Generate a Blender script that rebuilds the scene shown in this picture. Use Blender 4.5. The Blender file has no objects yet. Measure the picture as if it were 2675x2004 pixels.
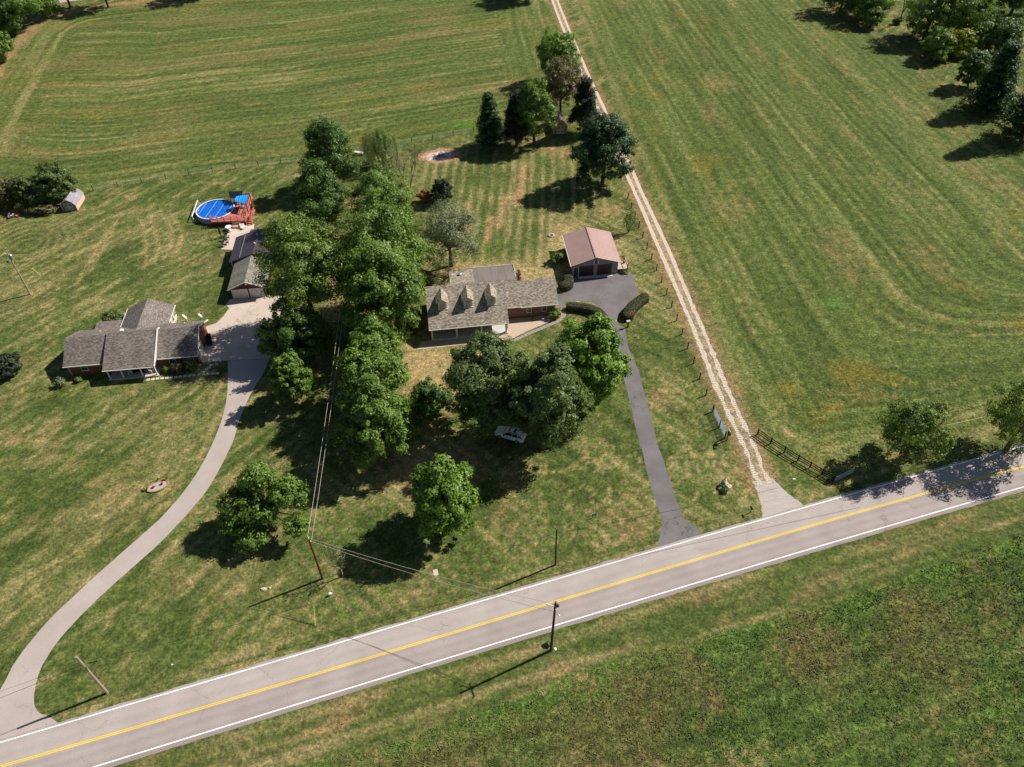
import bpy, bmesh, math, random
import numpy as np
from mathutils import Matrix, Vector

# ------------------------------------------------------------ camera, sky, sun
SC = bpy.context.scene
COL = SC.collection
CAM_H, PITCH, ROLL, FPX, PW, PH = 86.0, math.radians(44.1), math.radians(1.7), 2034.0, 2675.0, 2004.0
SUN_EL, SUN_AZ = math.radians(43.0), math.radians(23.5)      # azimuth measured from +X towards +Y

cam_data = bpy.data.cameras.new('camera')
cam_data.sensor_width = 36.0
cam_data.lens = 36.0 * FPX / PW
cam_data.clip_start = 0.5
cam_data.clip_end = 6000.0
cam = bpy.data.objects.new('camera', cam_data)
COL.objects.link(cam)
_rt = Vector((1, 0, 0)); _dn = Vector((0, -math.sin(PITCH), -math.cos(PITCH))); _fw = Vector((0, math.cos(PITCH), -math.sin(PITCH)))
_c, _s = math.cos(ROLL), math.sin(ROLL)
_R = _rt * _c + _dn * _s
_D = _rt * -_s + _dn * _c
cam.matrix_world = Matrix(((_R.x, -_D.x, -_fw.x, 0), (_R.y, -_D.y, -_fw.y, 0), (_R.z, -_D.z, -_fw.z, CAM_H), (0, 0, 0, 1)))
SC.camera = cam

world = bpy.data.worlds.new('World')
SC.world = world
world.use_nodes = True
wn = world.node_tree
wn.nodes.clear()
sky = wn.nodes.new('ShaderNodeTexSky')
sky.sky_type = 'NISHITA'
sky.sun_disc = False
sky.sun_elevation = SUN_EL
sky.sun_rotation = math.pi / 2 - SUN_AZ
sky.altitude = 250
sky.air_density = 1.0
sky.dust_density = 0.8
wbg = wn.nodes.new('ShaderNodeBackground')
wbg.inputs['Strength'].default_value = 0.05
wo = wn.nodes.new('ShaderNodeOutputWorld')
wn.links.new(sky.outputs[0], wbg.inputs[0])
wn.links.new(wbg.outputs[0], wo.inputs[0])

sun_data = bpy.data.lights.new('sun', 'SUN')
sun_data.energy = 5.0
sun_data.angle = math.radians(0.53)
sun_data.color = (1.0, 0.94, 0.85)
sun = bpy.data.objects.new('sun', sun_data)
COL.objects.link(sun)
SUN_DIR = Vector((math.cos(SUN_EL) * math.cos(SUN_AZ), math.cos(SUN_EL) * math.sin(SUN_AZ), math.sin(SUN_EL)))
sun.location = SUN_DIR * 300
sun.rotation_euler = SUN_DIR.to_track_quat('Z', 'Y').to_euler()

SC.view_settings.view_transform = 'Standard'
SC.view_settings.look = 'None'
SC.view_settings.gamma = 1.0
SC.view_settings.use_curve_mapping = False
SC.view_settings.exposure = 0.45

# ------------------------------------------------------------ helpers
rng = random.Random(7)
NR = np.random.default_rng(11)
K = PW / 2212.0

def ray(x, y):
    u = (x - PW / 2) / FPX; v = (y - PH / 2) / FPX
    u, v = _c * u - _s * v, _s * u + _c * v
    return np.array([u, math.cos(PITCH) - v * math.sin(PITCH), -math.sin(PITCH) - v * math.cos(PITCH)])

def S(x, y, z=0.0):
    """point of the photograph (2675 wide) -> place on the level at height z"""
    d = ray(x, y); t = (z - CAM_H) / d[2]
    return np.array([d[0] * t, d[1] * t, z])

def D(x, y, z=0.0):
    return S(x * K, y * K, z)

def height_at(base, px, py):
    d = ray(px * K, py * K); s = np.dot(base[:2], d[:2]) / np.dot(d[:2], d[:2])
    return CAM_H + s * d[2]

class MB:
    """collects shapes and links them as ONE mesh object"""
    def __init__(self):
        self.v = []; self.f = []; self.mi = []; self.cur = 0
    def add(self, vs, fs):
        b = len(self.v)
        self.v.extend([tuple(float(c) for c in p) for p in vs])
        for f in fs:
            self.f.append(tuple(i + b for i in f)); self.mi.append(self.cur)
        return self
    def box(self, x0, y0, z0, x1, y1, z1):
        vs = [(x0, y0, z0), (x1, y0, z0), (x1, y1, z0), (x0, y1, z0), (x0, y0, z1), (x1, y0, z1), (x1, y1, z1), (x0, y1, z1)]
        return self.add(vs, [(0, 3, 2, 1), (4, 5, 6, 7), (0, 1, 5, 4), (1, 2, 6, 5), (2, 3, 7, 6), (3, 0, 4, 7)])
    def beam(self, a, b, w, h=None):
        """rectangular bar from a to b"""
        h = h or w
        a = Vector(a); b = Vector(b); d = (b - a).normalized()
        up = Vector((0, 0, 1)) if abs(d.z) < 0.95 else Vector((0, 1, 0))
        s = d.cross(up).normalized() * (w / 2); t = s.cross(d).normalized() * (h / 2)
        vs = [a - s - t, a + s - t, a + s + t, a - s + t, b - s - t, b + s - t, b + s + t, b - s + t]
        return self.add(vs, [(0, 1, 2, 3), (7, 6, 5, 4), (0, 4, 5, 1), (1, 5, 6, 2), (2, 6, 7, 3), (3, 7, 4, 0)])
    def tube(self, pts, radii, n=6, cap=True):
        pts = [Vector(p) for p in pts]
        if not hasattr(radii, '__len__'): radii = [radii] * len(pts)
        vs = []; m = len(pts)
        for i, p in enumerate(pts):
            d = (pts[min(i + 1, m - 1)] - pts[max(i - 1, 0)])
            d = d.normalized() if d.length > 1e-9 else Vector((0, 0, 1))
            up = Vector((0, 0, 1)) if abs(d.z) < 0.9 else Vector((1, 0, 0))
            s = d.cross(up).normalized(); t = s.cross(d)
            for k in range(n):
                a = 2 * math.pi * k / n
                vs.append(p + (s * math.cos(a) + t * math.sin(a)) * radii[i])
        fs = []
        for i in range(m - 1):
            for k in range(n):
                k2 = (k + 1) % n
                fs.append((i * n + k, i * n + k2, (i + 1) * n + k2, (i + 1) * n + k))
        if cap:
            fs.append(tuple(range(n - 1, -1, -1))); fs.append(tuple((m - 1) * n + k for k in range(n)))
        return self.add(vs, fs)
    def prism(self, poly, z0, z1):
        n = len(poly)
        vs = [(p[0], p[1], z0) for p in poly] + [(p[0], p[1], z1) for p in poly]
        fs = [tuple(range(n - 1, -1, -1)), tuple(range(n, 2 * n))] + [(i, (i + 1) % n, n + (i + 1) % n, n + i) for i in range(n)]
        return self.add(vs, fs)
    def slab(self, quad, t):
        """a sheet given by its 4 (or more) top corners, thickness t downwards"""
        n = len(quad)
        vs = [tuple(q) for q in quad] + [(q[0], q[1], q[2] - t) for q in quad]
        fs = [tuple(range(n)), tuple(range(2 * n - 1, n - 1, -1))] + [(i, n + i, n + (i + 1) % n, (i + 1) % n) for i in range(n)]
        return self.add(vs, fs)
    def gable_wall(self, u0, u1, v0, v1, ze, zr, axis='u', z0=0.0):
        """closed block with a gable top; ridge runs along axis"""
        if axis == 'u':
            m = (v0 + v1) / 2
            vs = [(u0, v0, z0), (u1, v0, z0), (u1, v1, z0), (u0, v1, z0), (u0, v0, ze), (u1, v0, ze), (u1, v1, ze), (u0, v1, ze), (u0, m, zr), (u1, m, zr)]
            fs = [(0, 3, 2, 1), (0, 1, 5, 4), (2, 3, 7, 6), (1, 2, 6, 9, 5), (3, 0, 4, 8, 7), (4, 5, 9, 8), (6, 7, 8, 9)]
        else:
            m = (u0 + u1) / 2
            vs = [(u0, v0, z0), (u1, v0, z0), (u1, v1, z0), (u0, v1, z0), (u0, v0, ze), (u1, v0, ze), (u1, v1, ze), (u0, v1, ze), (m, v0, zr), (m, v1, zr)]
            fs = [(0, 3, 2, 1), (0, 1, 5, 8, 4), (2, 3, 7, 9, 6), (1, 2, 6, 5), (3, 0, 4, 7), (4, 8, 9, 7), (8, 5, 6, 9)]
        return self.add(vs, fs)
    def ball(self, c, rx, ry, rz, seg=10, rings=6, noise=0.0, r=None):
        vs = []; r = r or rng
        for i in range(rings + 1):
            th = math.pi * i / rings
            for k in range(seg):
                ph = 2 * math.pi * k / seg
                j = 1 + noise * (r.random() - 0.5)
                vs.append((c[0] + rx * j * math.sin(th) * math.cos(ph), c[1] + ry * j * math.sin(th) * math.sin(ph), c[2] + rz * j * math.cos(th)))
        fs = []
        for i in range(rings):
            for k in range(seg):
                k2 = (k + 1) % seg
                fs.append((i * seg + k, (i + 1) * seg + k, (i + 1) * seg + k2, i * seg + k2))
        return self.add(vs, fs)
    def mesh(self, name, mats):
        me = bpy.data.meshes.new(name)
        me.from_pydata(self.v, [], self.f)
        for m in (mats if isinstance(mats, (list, tuple)) else [mats]): me.materials.append(m)
        if any(self.mi): me.polygons.foreach_set('material_index', self.mi)
        me.update()
        return me
    def build(self, name, mats, parent=None, smooth=False):
        me = self.mesh(name, mats)
        if smooth: me.polygons.foreach_set('use_smooth', [True] * len(me.polygons))
        return link(name, me, parent)

def link(name, me, parent=None):
    o = bpy.data.objects.new(name, me)
    COL.objects.link(o)
    if parent is not None: o.parent = parent
    return o

def tag(o, label=None, cat=None, group=None, kind=None):
    if label: o['label'] = label
    if cat: o['category'] = cat
    if group: o['group'] = group
    if kind: o['kind'] = kind
    return o

def thing(name, label, cat, loc=(0, 0, 0), rz=0.0, group=None):
    o = bpy.data.objects.new(name, None)
    o.empty_display_size = 0.3
    COL.objects.link(o)
    o.location = [float(c) for c in loc]; o.rotation_euler = (0, 0, rz)
    return tag(o, label, cat, group)

def copy_tree(o, parent=None):
    c = o.copy(); COL.objects.link(c)
    if parent is not None: c.parent = parent
    for ch in [x for x in o.children]: copy_tree(ch, c)
    return c

def structure(name, mb, m):
    return tag(mb.build(name, m), kind='structure')

# ------------------------------------------------------------ materials
def lin(hexs):
    h = hexs.lstrip('#'); out = []
    for i in (0, 2, 4):
        c = int(h[i:i + 2], 16) / 255.0
        out.append(c / 12.92 if c <= 0.04045 else ((c + 0.055) / 1.055) ** 2.4)
    return (*out, 1.0)

def new_mat(name):
    m = bpy.data.materials.new(name); m.use_nodes = True
    nt = m.node_tree; b = nt.nodes['Principled BSDF']
    b.inputs['Specular IOR Level'].default_value = 0.25
    return m, nt, b

def N(nt, t, **kw):
    n = nt.nodes.new('ShaderNode' + t)
    for k_, v_ in kw.items(): setattr(n, k_, v_)
    return n

def coords(nt, scale=(1, 1, 1), rot=(0, 0, 0)):
    tc = N(nt, 'TexCoord'); mp = N(nt, 'Mapping')
    mp.inputs['Scale'].default_value = scale; mp.inputs['Rotation'].default_value = rot
    nt.links.new(tc.outputs['Object'], mp.inputs['Vector'])
    return mp.outputs[0]

def noise(nt, vec, scale, detail=4, rough=0.6):
    n = N(nt, 'TexNoise'); n.inputs['Scale'].default_value = scale; n.inputs['Detail'].default_value = detail; n.inputs['Roughness'].default_value = rough
    nt.links.new(vec, n.inputs['Vector'])
    return n.outputs['Fac']

def ramp(nt, fac, stops):
    r = N(nt, 'ValToRGB')
    el = r.color_ramp.elements
    while len(el) < len(stops): el.new(0.5)
    for e, (p, c) in zip(el, stops):
        e.position = p; e.color = c if len(c) == 4 else (*c, 1)
    nt.links.new(fac, r.inputs[0])
    return r.outputs[0]

def mul(nt, a, b, mode='MULTIPLY', fac=1.0):
    m = N(nt, 'Mix', data_type='RGBA', blend_type=mode)
    m.inputs['Factor'].default_value = fac
    nt.links.new(a, m.inputs[6])
    if hasattr(b, 'links'): nt.links.new(b, m.inputs[7])
    else: m.inputs[7].default_value = b
    return m.outputs[2]

def bump(nt, b, fac, strength, dist):
    n = N(nt, 'Bump'); n.inputs['Strength'].default_value = strength; n.inputs['Distance'].default_value = dist
    nt.links.new(fac, n.inputs['Height']); nt.links.new(n.outputs[0], b.inputs['Normal'])

def simple(name, c1, c2=None, scale=3.0, rough=0.7, metal=0.0, stretch=(1, 1, 1), bmp=0.0, spec=0.25, detail=5):
    """a base colour that wanders between two tones"""
    m, nt, b = new_mat(name)
    c1 = lin(c1) if isinstance(c1, str) else (*c1, 1)
    c2 = c2 or c1
    c2 = lin(c2) if isinstance(c2, str) else (*c2[:3], 1)
    f = noise(nt, coords(nt, stretch), scale, detail)
    nt.links.new(ramp(nt, f, [(0.3, c1), (0.7, c2)]), b.inputs['Base Color'])
    b.inputs['Roughness'].default_value = rough; b.inputs['Metallic'].default_value = metal; b.inputs['Specular IOR Level'].default_value = spec
    if bmp: bump(nt, b, f, 0.5, bmp)
    return m

def shingles(name, dark, mid, light, row=0.14, streak=0.25):
    """three-tab shingles: rows across the slope, tabs of different tone, weather streaks down the slope"""
    m, nt, b = new_mat(name)
    tc = N(nt, 'TexCoord'); sp = N(nt, 'SeparateXYZ'); nt.links.new(tc.outputs['UV'], sp.inputs[0])
    br = N(nt, 'TexBrick'); br.offset = 0.5
    br.inputs['Scale'].default_value = 1.0; br.inputs['Brick Width'].default_value = 0.33; br.inputs['Row Height'].default_value = row
    br.inputs['Mortar Size'].default_value = 0.012; br.inputs['Bias'].default_value = 0.0
    br.inputs['Color1'].default_value = (0, 0, 0, 1); br.inputs['Color2'].default_value = (1, 1, 1, 1); br.inputs['Mortar'].default_value = (0.12, 0.12, 0.12, 1)
    nt.links.new(tc.outputs['UV'], br.inputs['Vector'])
    mp = N(nt, 'Mapping'); mp.inputs['Scale'].default_value = (2.0, 5.0, 1); nt.links.new(tc.outputs['UV'], mp.inputs[0])
    n1 = noise(nt, mp.outputs[0], 1.6, 6, 0.75)
    mx = N(nt, 'Mix', data_type='RGBA'); mx.inputs['Factor'].default_value = 0.42
    nt.links.new(n1, mx.inputs[6]); nt.links.new(br.outputs[0], mx.inputs[7])
    col = ramp(nt, mx.outputs[2], [(0.22, lin(dark)), (0.48, lin(mid)), (0.8, lin(light))])
    mp2 = N(nt, 'Mapping'); mp2.inputs['Scale'].default_value = (1.0, 0.16, 1); nt.links.new(tc.outputs['UV'], mp2.inputs[0])
    n2 = noise(nt, mp2.outputs[0], 0.55, 3, 0.5)
    st = ramp(nt, n2, [(0.35, (1 - streak,) * 3), (0.65, (1.0, 1.0, 1.0))])
    nt.links.new(mul(nt, col, st), b.inputs['Base Color'])
    b.inputs['Roughness'].default_value = 0.66; b.inputs['Specular IOR Level'].default_value = 0.38
    bump(nt, b, mx.outputs[2], 0.5, 0.015)
    return m

def brick(name, c1, c2, mortar):
    m, nt, b = new_mat(name)
    tc = N(nt, 'TexCoord'); br = N(nt, 'TexBrick')
    br.inputs['Scale'].default_value = 1.0; br.inputs['Brick Width'].default_value = 0.21; br.inputs['Row Height'].default_value = 0.075; br.inputs['Mortar Size'].default_value = 0.008
    br.inputs['Color1'].default_value = lin(c1); br.inputs['Color2'].default_value = lin(c2); br.inputs['Mortar'].default_value = lin(mortar)
    nt.links.new(tc.outputs['UV'], br.inputs['Vector'])
    f = noise(nt, tc.outputs['UV'], 2.5, 5, 0.7)
    nt.links.new(mul(nt, br.outputs[0], ramp(nt, f, [(0.3, (0.7, 0.68, 0.66)), (0.7, (1.1, 1.05, 1.0))])), b.inputs['Base Color'])
    b.inputs['Roughness'].default_value = 0.9
    return m

def box_uv(o):
    """metric UV from the face direction in the object's own frame: u along the eave, v up the slope"""
    me = o.data
    uv = me.uv_layers.new(name='UVMap')
    for p in me.polygons:
        n = p.normal
        if abs(n.z) > 0.97: t = Vector((1, 0, 0)); s = Vector((0, 1, 0))
        else:
            t = Vector((0, 0, 1)).cross(n).normalized(); s = n.cross(t).normalized()
        for li in p.loop_indices:
            co = me.vertices[me.loops[li].vertex_index].co
            uv.data[li].uv = (co.dot(t), co.dot(s))
    return o

M = {}
M['white'] = simple('white_trim', '#d6d3cc', '#e2dfd8', 2, 0.5)
M['offwhite'] = simple('cream_trim', '#c9c5b4', '#d6d2c2', 2, 0.55)
M['garage_white'] = simple('garage_door_paint', '#c8bcbb', '#d6cccb', 1.5, 0.5)
M['glass'] = simple('window_glass', '#20252c', '#39414a', 1.2, 0.08, spec=0.6)
M['glass_pale'] = simple('curtained_glass', '#9a9aa0', '#b4b2b4', 3, 0.12, spec=0.6)
M['brown_door'] = simple('brown_door_paint', '#3a2b2b', '#443234', 2, 0.5)
M['brick_red'] = brick('red_brick', '#774636', '#935b47', '#8a7466')
M['brick_shade'] = brick('shade_darkened_brick', '#4c302a', '#603e35', '#5c4a42')  # brick darkened for the garage gable, its shade is put into the colour
M['brick_brown'] = brick('brown_brick', '#7c5b47', '#926c54', '#94836f')
M['board_grey'] = simple('grey_batten_siding', '#8b8787', '#989492', 1.2, 0.75)
M['dormer_paint'] = simple('pale_dormer_siding', '#dcd9cf', '#e6e3da', 2, 0.6)
M['siding_cream'] = simple('cream_siding', '#c6c1ad', '#d0ccba', 2, 0.7)
M['shingle_left'] = shingles('weathered_grey_shingle', '#4e4746', '#766d67', '#9e9486')
M['shingle_garage'] = shingles('grey_green_shingle', '#5f5d54', '#817d71', '#9c978a', streak=0.35)
M['shingle_cape'] = shingles('mottled_taupe_shingle', '#5a5148', '#8f8475', '#c2b6a6', row=0.17, streak=0.08)
M['metal_plum'] = simple('plum_metal_roof', '#4b434c', '#544c54', 0.6, 0.42, 0.0, spec=0.4)
M['metal_red'] = simple('faded_red_metal_roof', '#a98b84', '#b3968e', 0.5, 0.5, 0.0, spec=0.35)
M['metal_taupe'] = simple('flat_taupe_roof', '#6f6662', '#7e7570', 0.9, 0.6, stretch=(1, 0.2, 1))
M['galv'] = simple('galvanised_metal', '#9aa0a6', '#b4b9be', 4, 0.35, 0.6)
M['black'] = simple('black_paint', '#131214', '#1c1b1d', 3, 0.6)
M['black_wood'] = simple('black_stained_wood', '#151315', '#221f20', 3, 0.8)
M['post_wood'] = simple('dark_weathered_post', '#2f2a26', '#46403a', 3, 0.9)
M['pole_grey'] = simple('grey_weathered_pole', '#8c7d6c', '#aa9a86', 3, 0.85, stretch=(1, 1, 0.15))
M['pole_dark'] = simple('dark_creosote_pole', '#3c342f', '#56493f', 3, 0.85, stretch=(1, 1, 0.15))
M['pole_red'] = simple('red_brown_pole', '#5a3022', '#77422c', 3, 0.85, stretch=(1, 1, 0.15))
M['deck_red'] = simple('red_stained_deck', '#b0655a', '#c4786a', 2.5, 0.75)
M['deck_grey'] = simple('bleached_deck_wood', '#a89a90', '#c2b4aa', 2.5, 0.8)
M['tan_plank'] = simple('tan_plank_siding', '#8b7654', '#9a845f', 2, 0.8)
M['pink_plank'] = simple('pale_pink_siding', '#c9a496', '#d6b2a3', 2, 0.75)
M['pink_plank_shade'] = simple('shaded_pink_siding', '#6c6470', '#7a717c', 2, 0.75)  # shaded copy of the pink siding for the shed front, shade in the colour
M['shed_roof'] = shingles('pale_grey_shed_shingle', '#7c767c', '#938c92', '#aaa3a6', streak=0.2)
M['shed_roof_dark'] = shingles('brown_shed_shingle', '#3f332f', '#55463f', '#6f5d52', streak=0.2)
M['pool_wall'] = simple('pool_wall_vinyl', '#8f96a4', '#a9afba', 1.5, 0.4)
M['tarp'] = simple('blue_tarpaulin', '#0a7fd0', '#1391e2', 3, 0.4)
M['plastic_white'] = simple('white_plastic', '#e6e4e0', '#f0eeea', 3, 0.4)
M['tan_cover'] = simple('tan_fabric_cover', '#c4a488', '#d2b496', 4, 0.85)
M['dark_fabric'] = simple('dark_grey_fabric', '#26262c', '#34343a', 5, 0.9)
M['concrete'] = simple('pale_concrete', '#b8a99a', '#c9bcae', 0.5, 0.9, bmp=0.01)
M['stone'] = simple('pale_limestone', '#b8ad9c', '#d2c9b8', 3, 0.9, bmp=0.03)
M['rust'] = simple('rust_brown', '#8a4c30', '#a4623c', 4, 0.8)
M['car_white'] = simple('white_car_paint', '#dcdde2', '#e4e5ea', 1, 0.25, spec=0.5)
M['car_glass'] = simple('dark_car_glass', '#0b0d10', '#14171b', 1, 0.06, spec=0.7)
M['tyre'] = simple('tyre_rubber', '#111111', '#1b1b1b', 6, 0.85)
M['barn_blue'] = simple('quilt_blue', '#2a3a92', '#3344a0', 3, 0.6)
M['barn_tan'] = simple('quilt_tan', '#a08c70', '#b09c80', 3, 0.6)
M['sign_blue'] = simple('blue_sign', '#28348c', '#34409c', 3, 0.5)
M['magenta'] = simple('magenta_blossom', '#c01468', '#e02a80', 12, 0.7)
M['orange'] = simple('orange_paint', '#e0521c', '#f0662c', 4, 0.6)
M['yellow_pvc'] = simple('yellow_plastic', '#d8dc50', '#e6ea6c', 4, 0.5)
M['red'] = simple('red_paint', '#b02c20', '#c43a2c', 4, 0.5)
M['wire'] = simple('pale_aluminium_wire', '#b8b0a0', '#c8c0b0', 3, 0.5)
M['wire_dark'] = simple('dark_cable', '#1d1b1a', '#2a2826', 3, 0.7)
M['bark'] = simple('grey_brown_bark', '#4a3e34', '#6b5d50', 6, 0.95, stretch=(1, 1, 0.2))
M['bark_pale'] = simple('pale_bark', '#8a7b6c', '#a59686', 6, 0.95, stretch=(1, 1, 0.2))

# ------------------------------------------------------------ ground: one sheet, colours of the turf computed per point
def vnoise(x, y, seed, octaves=1, gain=0.5):
    out = np.zeros_like(x); amp = 1.0; tot = 0.0
    for o in range(octaves):
        tab = np.random.default_rng(seed * 31 + o).random((256, 256))
        xs = x * 2 ** o + 17.3 * o; ys = y * 2 ** o + 9.1 * o
        xi = np.floor(xs).astype(int); yi = np.floor(ys).astype(int)
        fx = xs - xi; fy = ys - yi
        fx = fx * fx * (3 - 2 * fx); fy = fy * fy * (3 - 2 * fy)
        a = tab[xi % 256, yi % 256]; b = tab[(xi + 1) % 256, yi % 256]; c = tab[xi % 256, (yi + 1) % 256]; d = tab[(xi + 1) % 256, (yi + 1) % 256]
        out += amp * ((a * (1 - fx) + b * fx) * (1 - fy) + (c * (1 - fx) + d * fx) * fy)
        tot += amp; amp *= gain
    return out / tot

def sdist(poly, x, y):
    """signed distance to a polygon, positive inside"""
    p = np.array([q[:2] for q in poly]); n = len(p)
    dmin = np.full(x.shape, 1e9); ins = np.zeros(x.shape, bool)
    for i in range(n):
        a = p[i]; b = p[(i + 1) % n]; e = b - a
        t = np.clip(((x - a[0]) * e[0] + (y - a[1]) * e[1]) / max(e @ e, 1e-9), 0, 1)
        dmin = np.minimum(dmin, np.hypot(x - a[0] - t * e[0], y - a[1] - t * e[1]))
        if a[1] != b[1]:
            c = ((a[1] > y) != (b[1] > y)) & (x < (b[0] - a[0]) * (y - a[1]) / (b[1] - a[1]) + a[0])
            ins ^= c
    return np.where(ins, dmin, -dmin)

def pdist(line, x, y):
    p = np.array([q[:2] for q in line]); dm = np.full(x.shape, 1e9)
    for a, b in zip(p[:-1], p[1:]):
        e = b - a
        t = np.clip(((x - a[0]) * e[0] + (y - a[1]) * e[1]) / max(e @ e, 1e-9), 0, 1)
        dm = np.minimum(dm, np.hypot(x - a[0] - t * e[0], y - a[1] - t * e[1]))
    return dm

def smooth(a, lo, hi):
    t = np.clip((a - lo) / (hi - lo), 0, 1); return t * t * (3 - 2 * t)

# road: from the yellow line and the white edge lines
YEL = [D(*q) for q in [(14, 1653), (340, 1556), (661, 1463), (1033, 1350), (1406, 1240), (1659, 1161), (1930, 1085), (2212, 1008)]]
UPW = [D(*q) for q in [(0, 1604), (330, 1507), (620, 1422), (1000, 1309), (1406, 1193), (1654, 1120), (1930, 1042), (2212, 963)]]
LOW = [D(*q) for q in [(212, 1654), (500, 1566), (817, 1467), (1033, 1400), (1406, 1291), (1828, 1162), (2020, 1107), (2212, 1052)]]
def fit_line(pts, lo=-175, hi=190, n=120, deg=3):
    p = np.array([q[:2] for q in pts]); cx, cs = 0.0, 60.0
    co = np.polyfit((p[:, 0] - cx) / cs, p[:, 1], deg)
    xs = np.linspace(lo, hi, n)
    def f(x):
        x0, x1 = p[:, 0].min() - 3, p[:, 0].max() + 3
        xc = np.clip(x, x0, x1)
        dv = np.polyval(np.polyder(co), (xc - cx) / cs) / cs
        return np.polyval(co, (xc - cx) / cs) + dv * (x - xc)
    return np.c_[xs, f(xs)], f
yel, yel_f = fit_line(YEL)
upw, upw_f = fit_line(UPW)
low, low_f = fit_line(LOW)
def offs(line, d):
    """parallel line, d metres to the left of its direction"""
    t = np.gradient(line, axis=0); t /= np.linalg.norm(t, axis=1)[:, None]
    return line + np.c_[-t[:, 1], t[:, 0]] * np.asarray(d).reshape(-1, 1) if hasattr(d, '__len__') else line + np.c_[-t[:, 1], t[:, 0]] * d

LANE_PX = [(1183, -60), (1196, -5), (1214, 41), (1240, 103), (1267, 167), (1305, 248), (1335, 318), (1377, 413), (1425, 518), (1487, 661), (1525, 755), (1559, 841), (1604, 931), (1622, 975), (1640, 1021), (1655, 1050)]
lane_c = [D(*q) for q in LANE_PX]
BACK_FENCE_PX = [(-60, 418), (60, 424), (202, 412), (345, 389), (470, 369), (657, 348), (864, 314), (1023, 285), (1130, 268), (1270, 246)]
back_fence = [D(*q) for q in BACK_FENCE_PX]
FIELD_LEFT_PX = [(-140, 330), (-60, 210), (0, 132), (37, 76), (94, 40), (168, 17), (270, 3), (380, -8), (500, -14), (800, -25), (1183, -55)]
field_left = [D(*q) for q in FIELD_LEFT_PX]
Z_BACK = [D(*q) for q in FIELD_LEFT_PX] + [D(1183, -55), D(1190, 0), D(1255, 160), D(1290, 238)] + back_fence[::-1]
Z_RIGHT = [D(*q) for q in [(1225, -60), (1250, 40), (1335, 225), (1412, 400), (1522, 660), (1582, 820), (1604, 880), (1625, 925), (1700, 990), (1790, 1025), (1860, 1005), (1990, 975), (2212, 910), (2500, 820), (2500, 440), (2330, 360), (2212, 300), (2120, 240), (2050, 190), (1990, 140), (1900, 75), (1840, 40), (1760, 10), (1700, -30), (1640, -60)]]
Z_NEAR = [np.array([x, low_f(x) - 7.2 + 0.5 * math.sin(x * 0.13)]) for x in np.linspace(-160, 180, 60)] + [np.array([180, -60]), np.array([-160, -60])]
YARD_SPLIT = [D(*q) for q in [(640, 345), (690, 480), (650, 660), (560, 790), (520, 960), (470, 1090), (330, 1250), (150, 1440), (70, 1600)]]
Z_YARD = [D(*q) for q in [(720, 340), (864, 318), (1023, 288), (1150, 268), (1290, 255), (1345, 380), (1400, 500), (1470, 680), (1530, 880), (1600, 1000), (1650, 1100), (1400, 1185), (1000, 1300), (700, 1390), (650, 1330), (640, 1150), (690, 950), (730, 700), (700, 560), (730, 440)]]
Z_BACKYARD = [D(*q) for q in [(905, 335), (990, 320), (1200, 300), (1290, 340), (1340, 400), (1330, 470), (1210, 480), (1180, 575), (1000, 575), (900, 560), (890, 430)]]
L_DRIVE_R = [(565, 795), (560, 845), (525, 905), (510, 960), (485, 1012), (435, 1085), (360, 1205), (320, 1265), (275, 1320), (195, 1400), (150, 1465), (118, 1540), (88, 1613)]
BURN = D(950, 337)

def tangent_field(a, b):
    """unit direction on the ground between two points of the photograph"""
    d = D(*b)[:2] - D(*a)[:2]; return d / np.linalg.norm(d)

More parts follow.
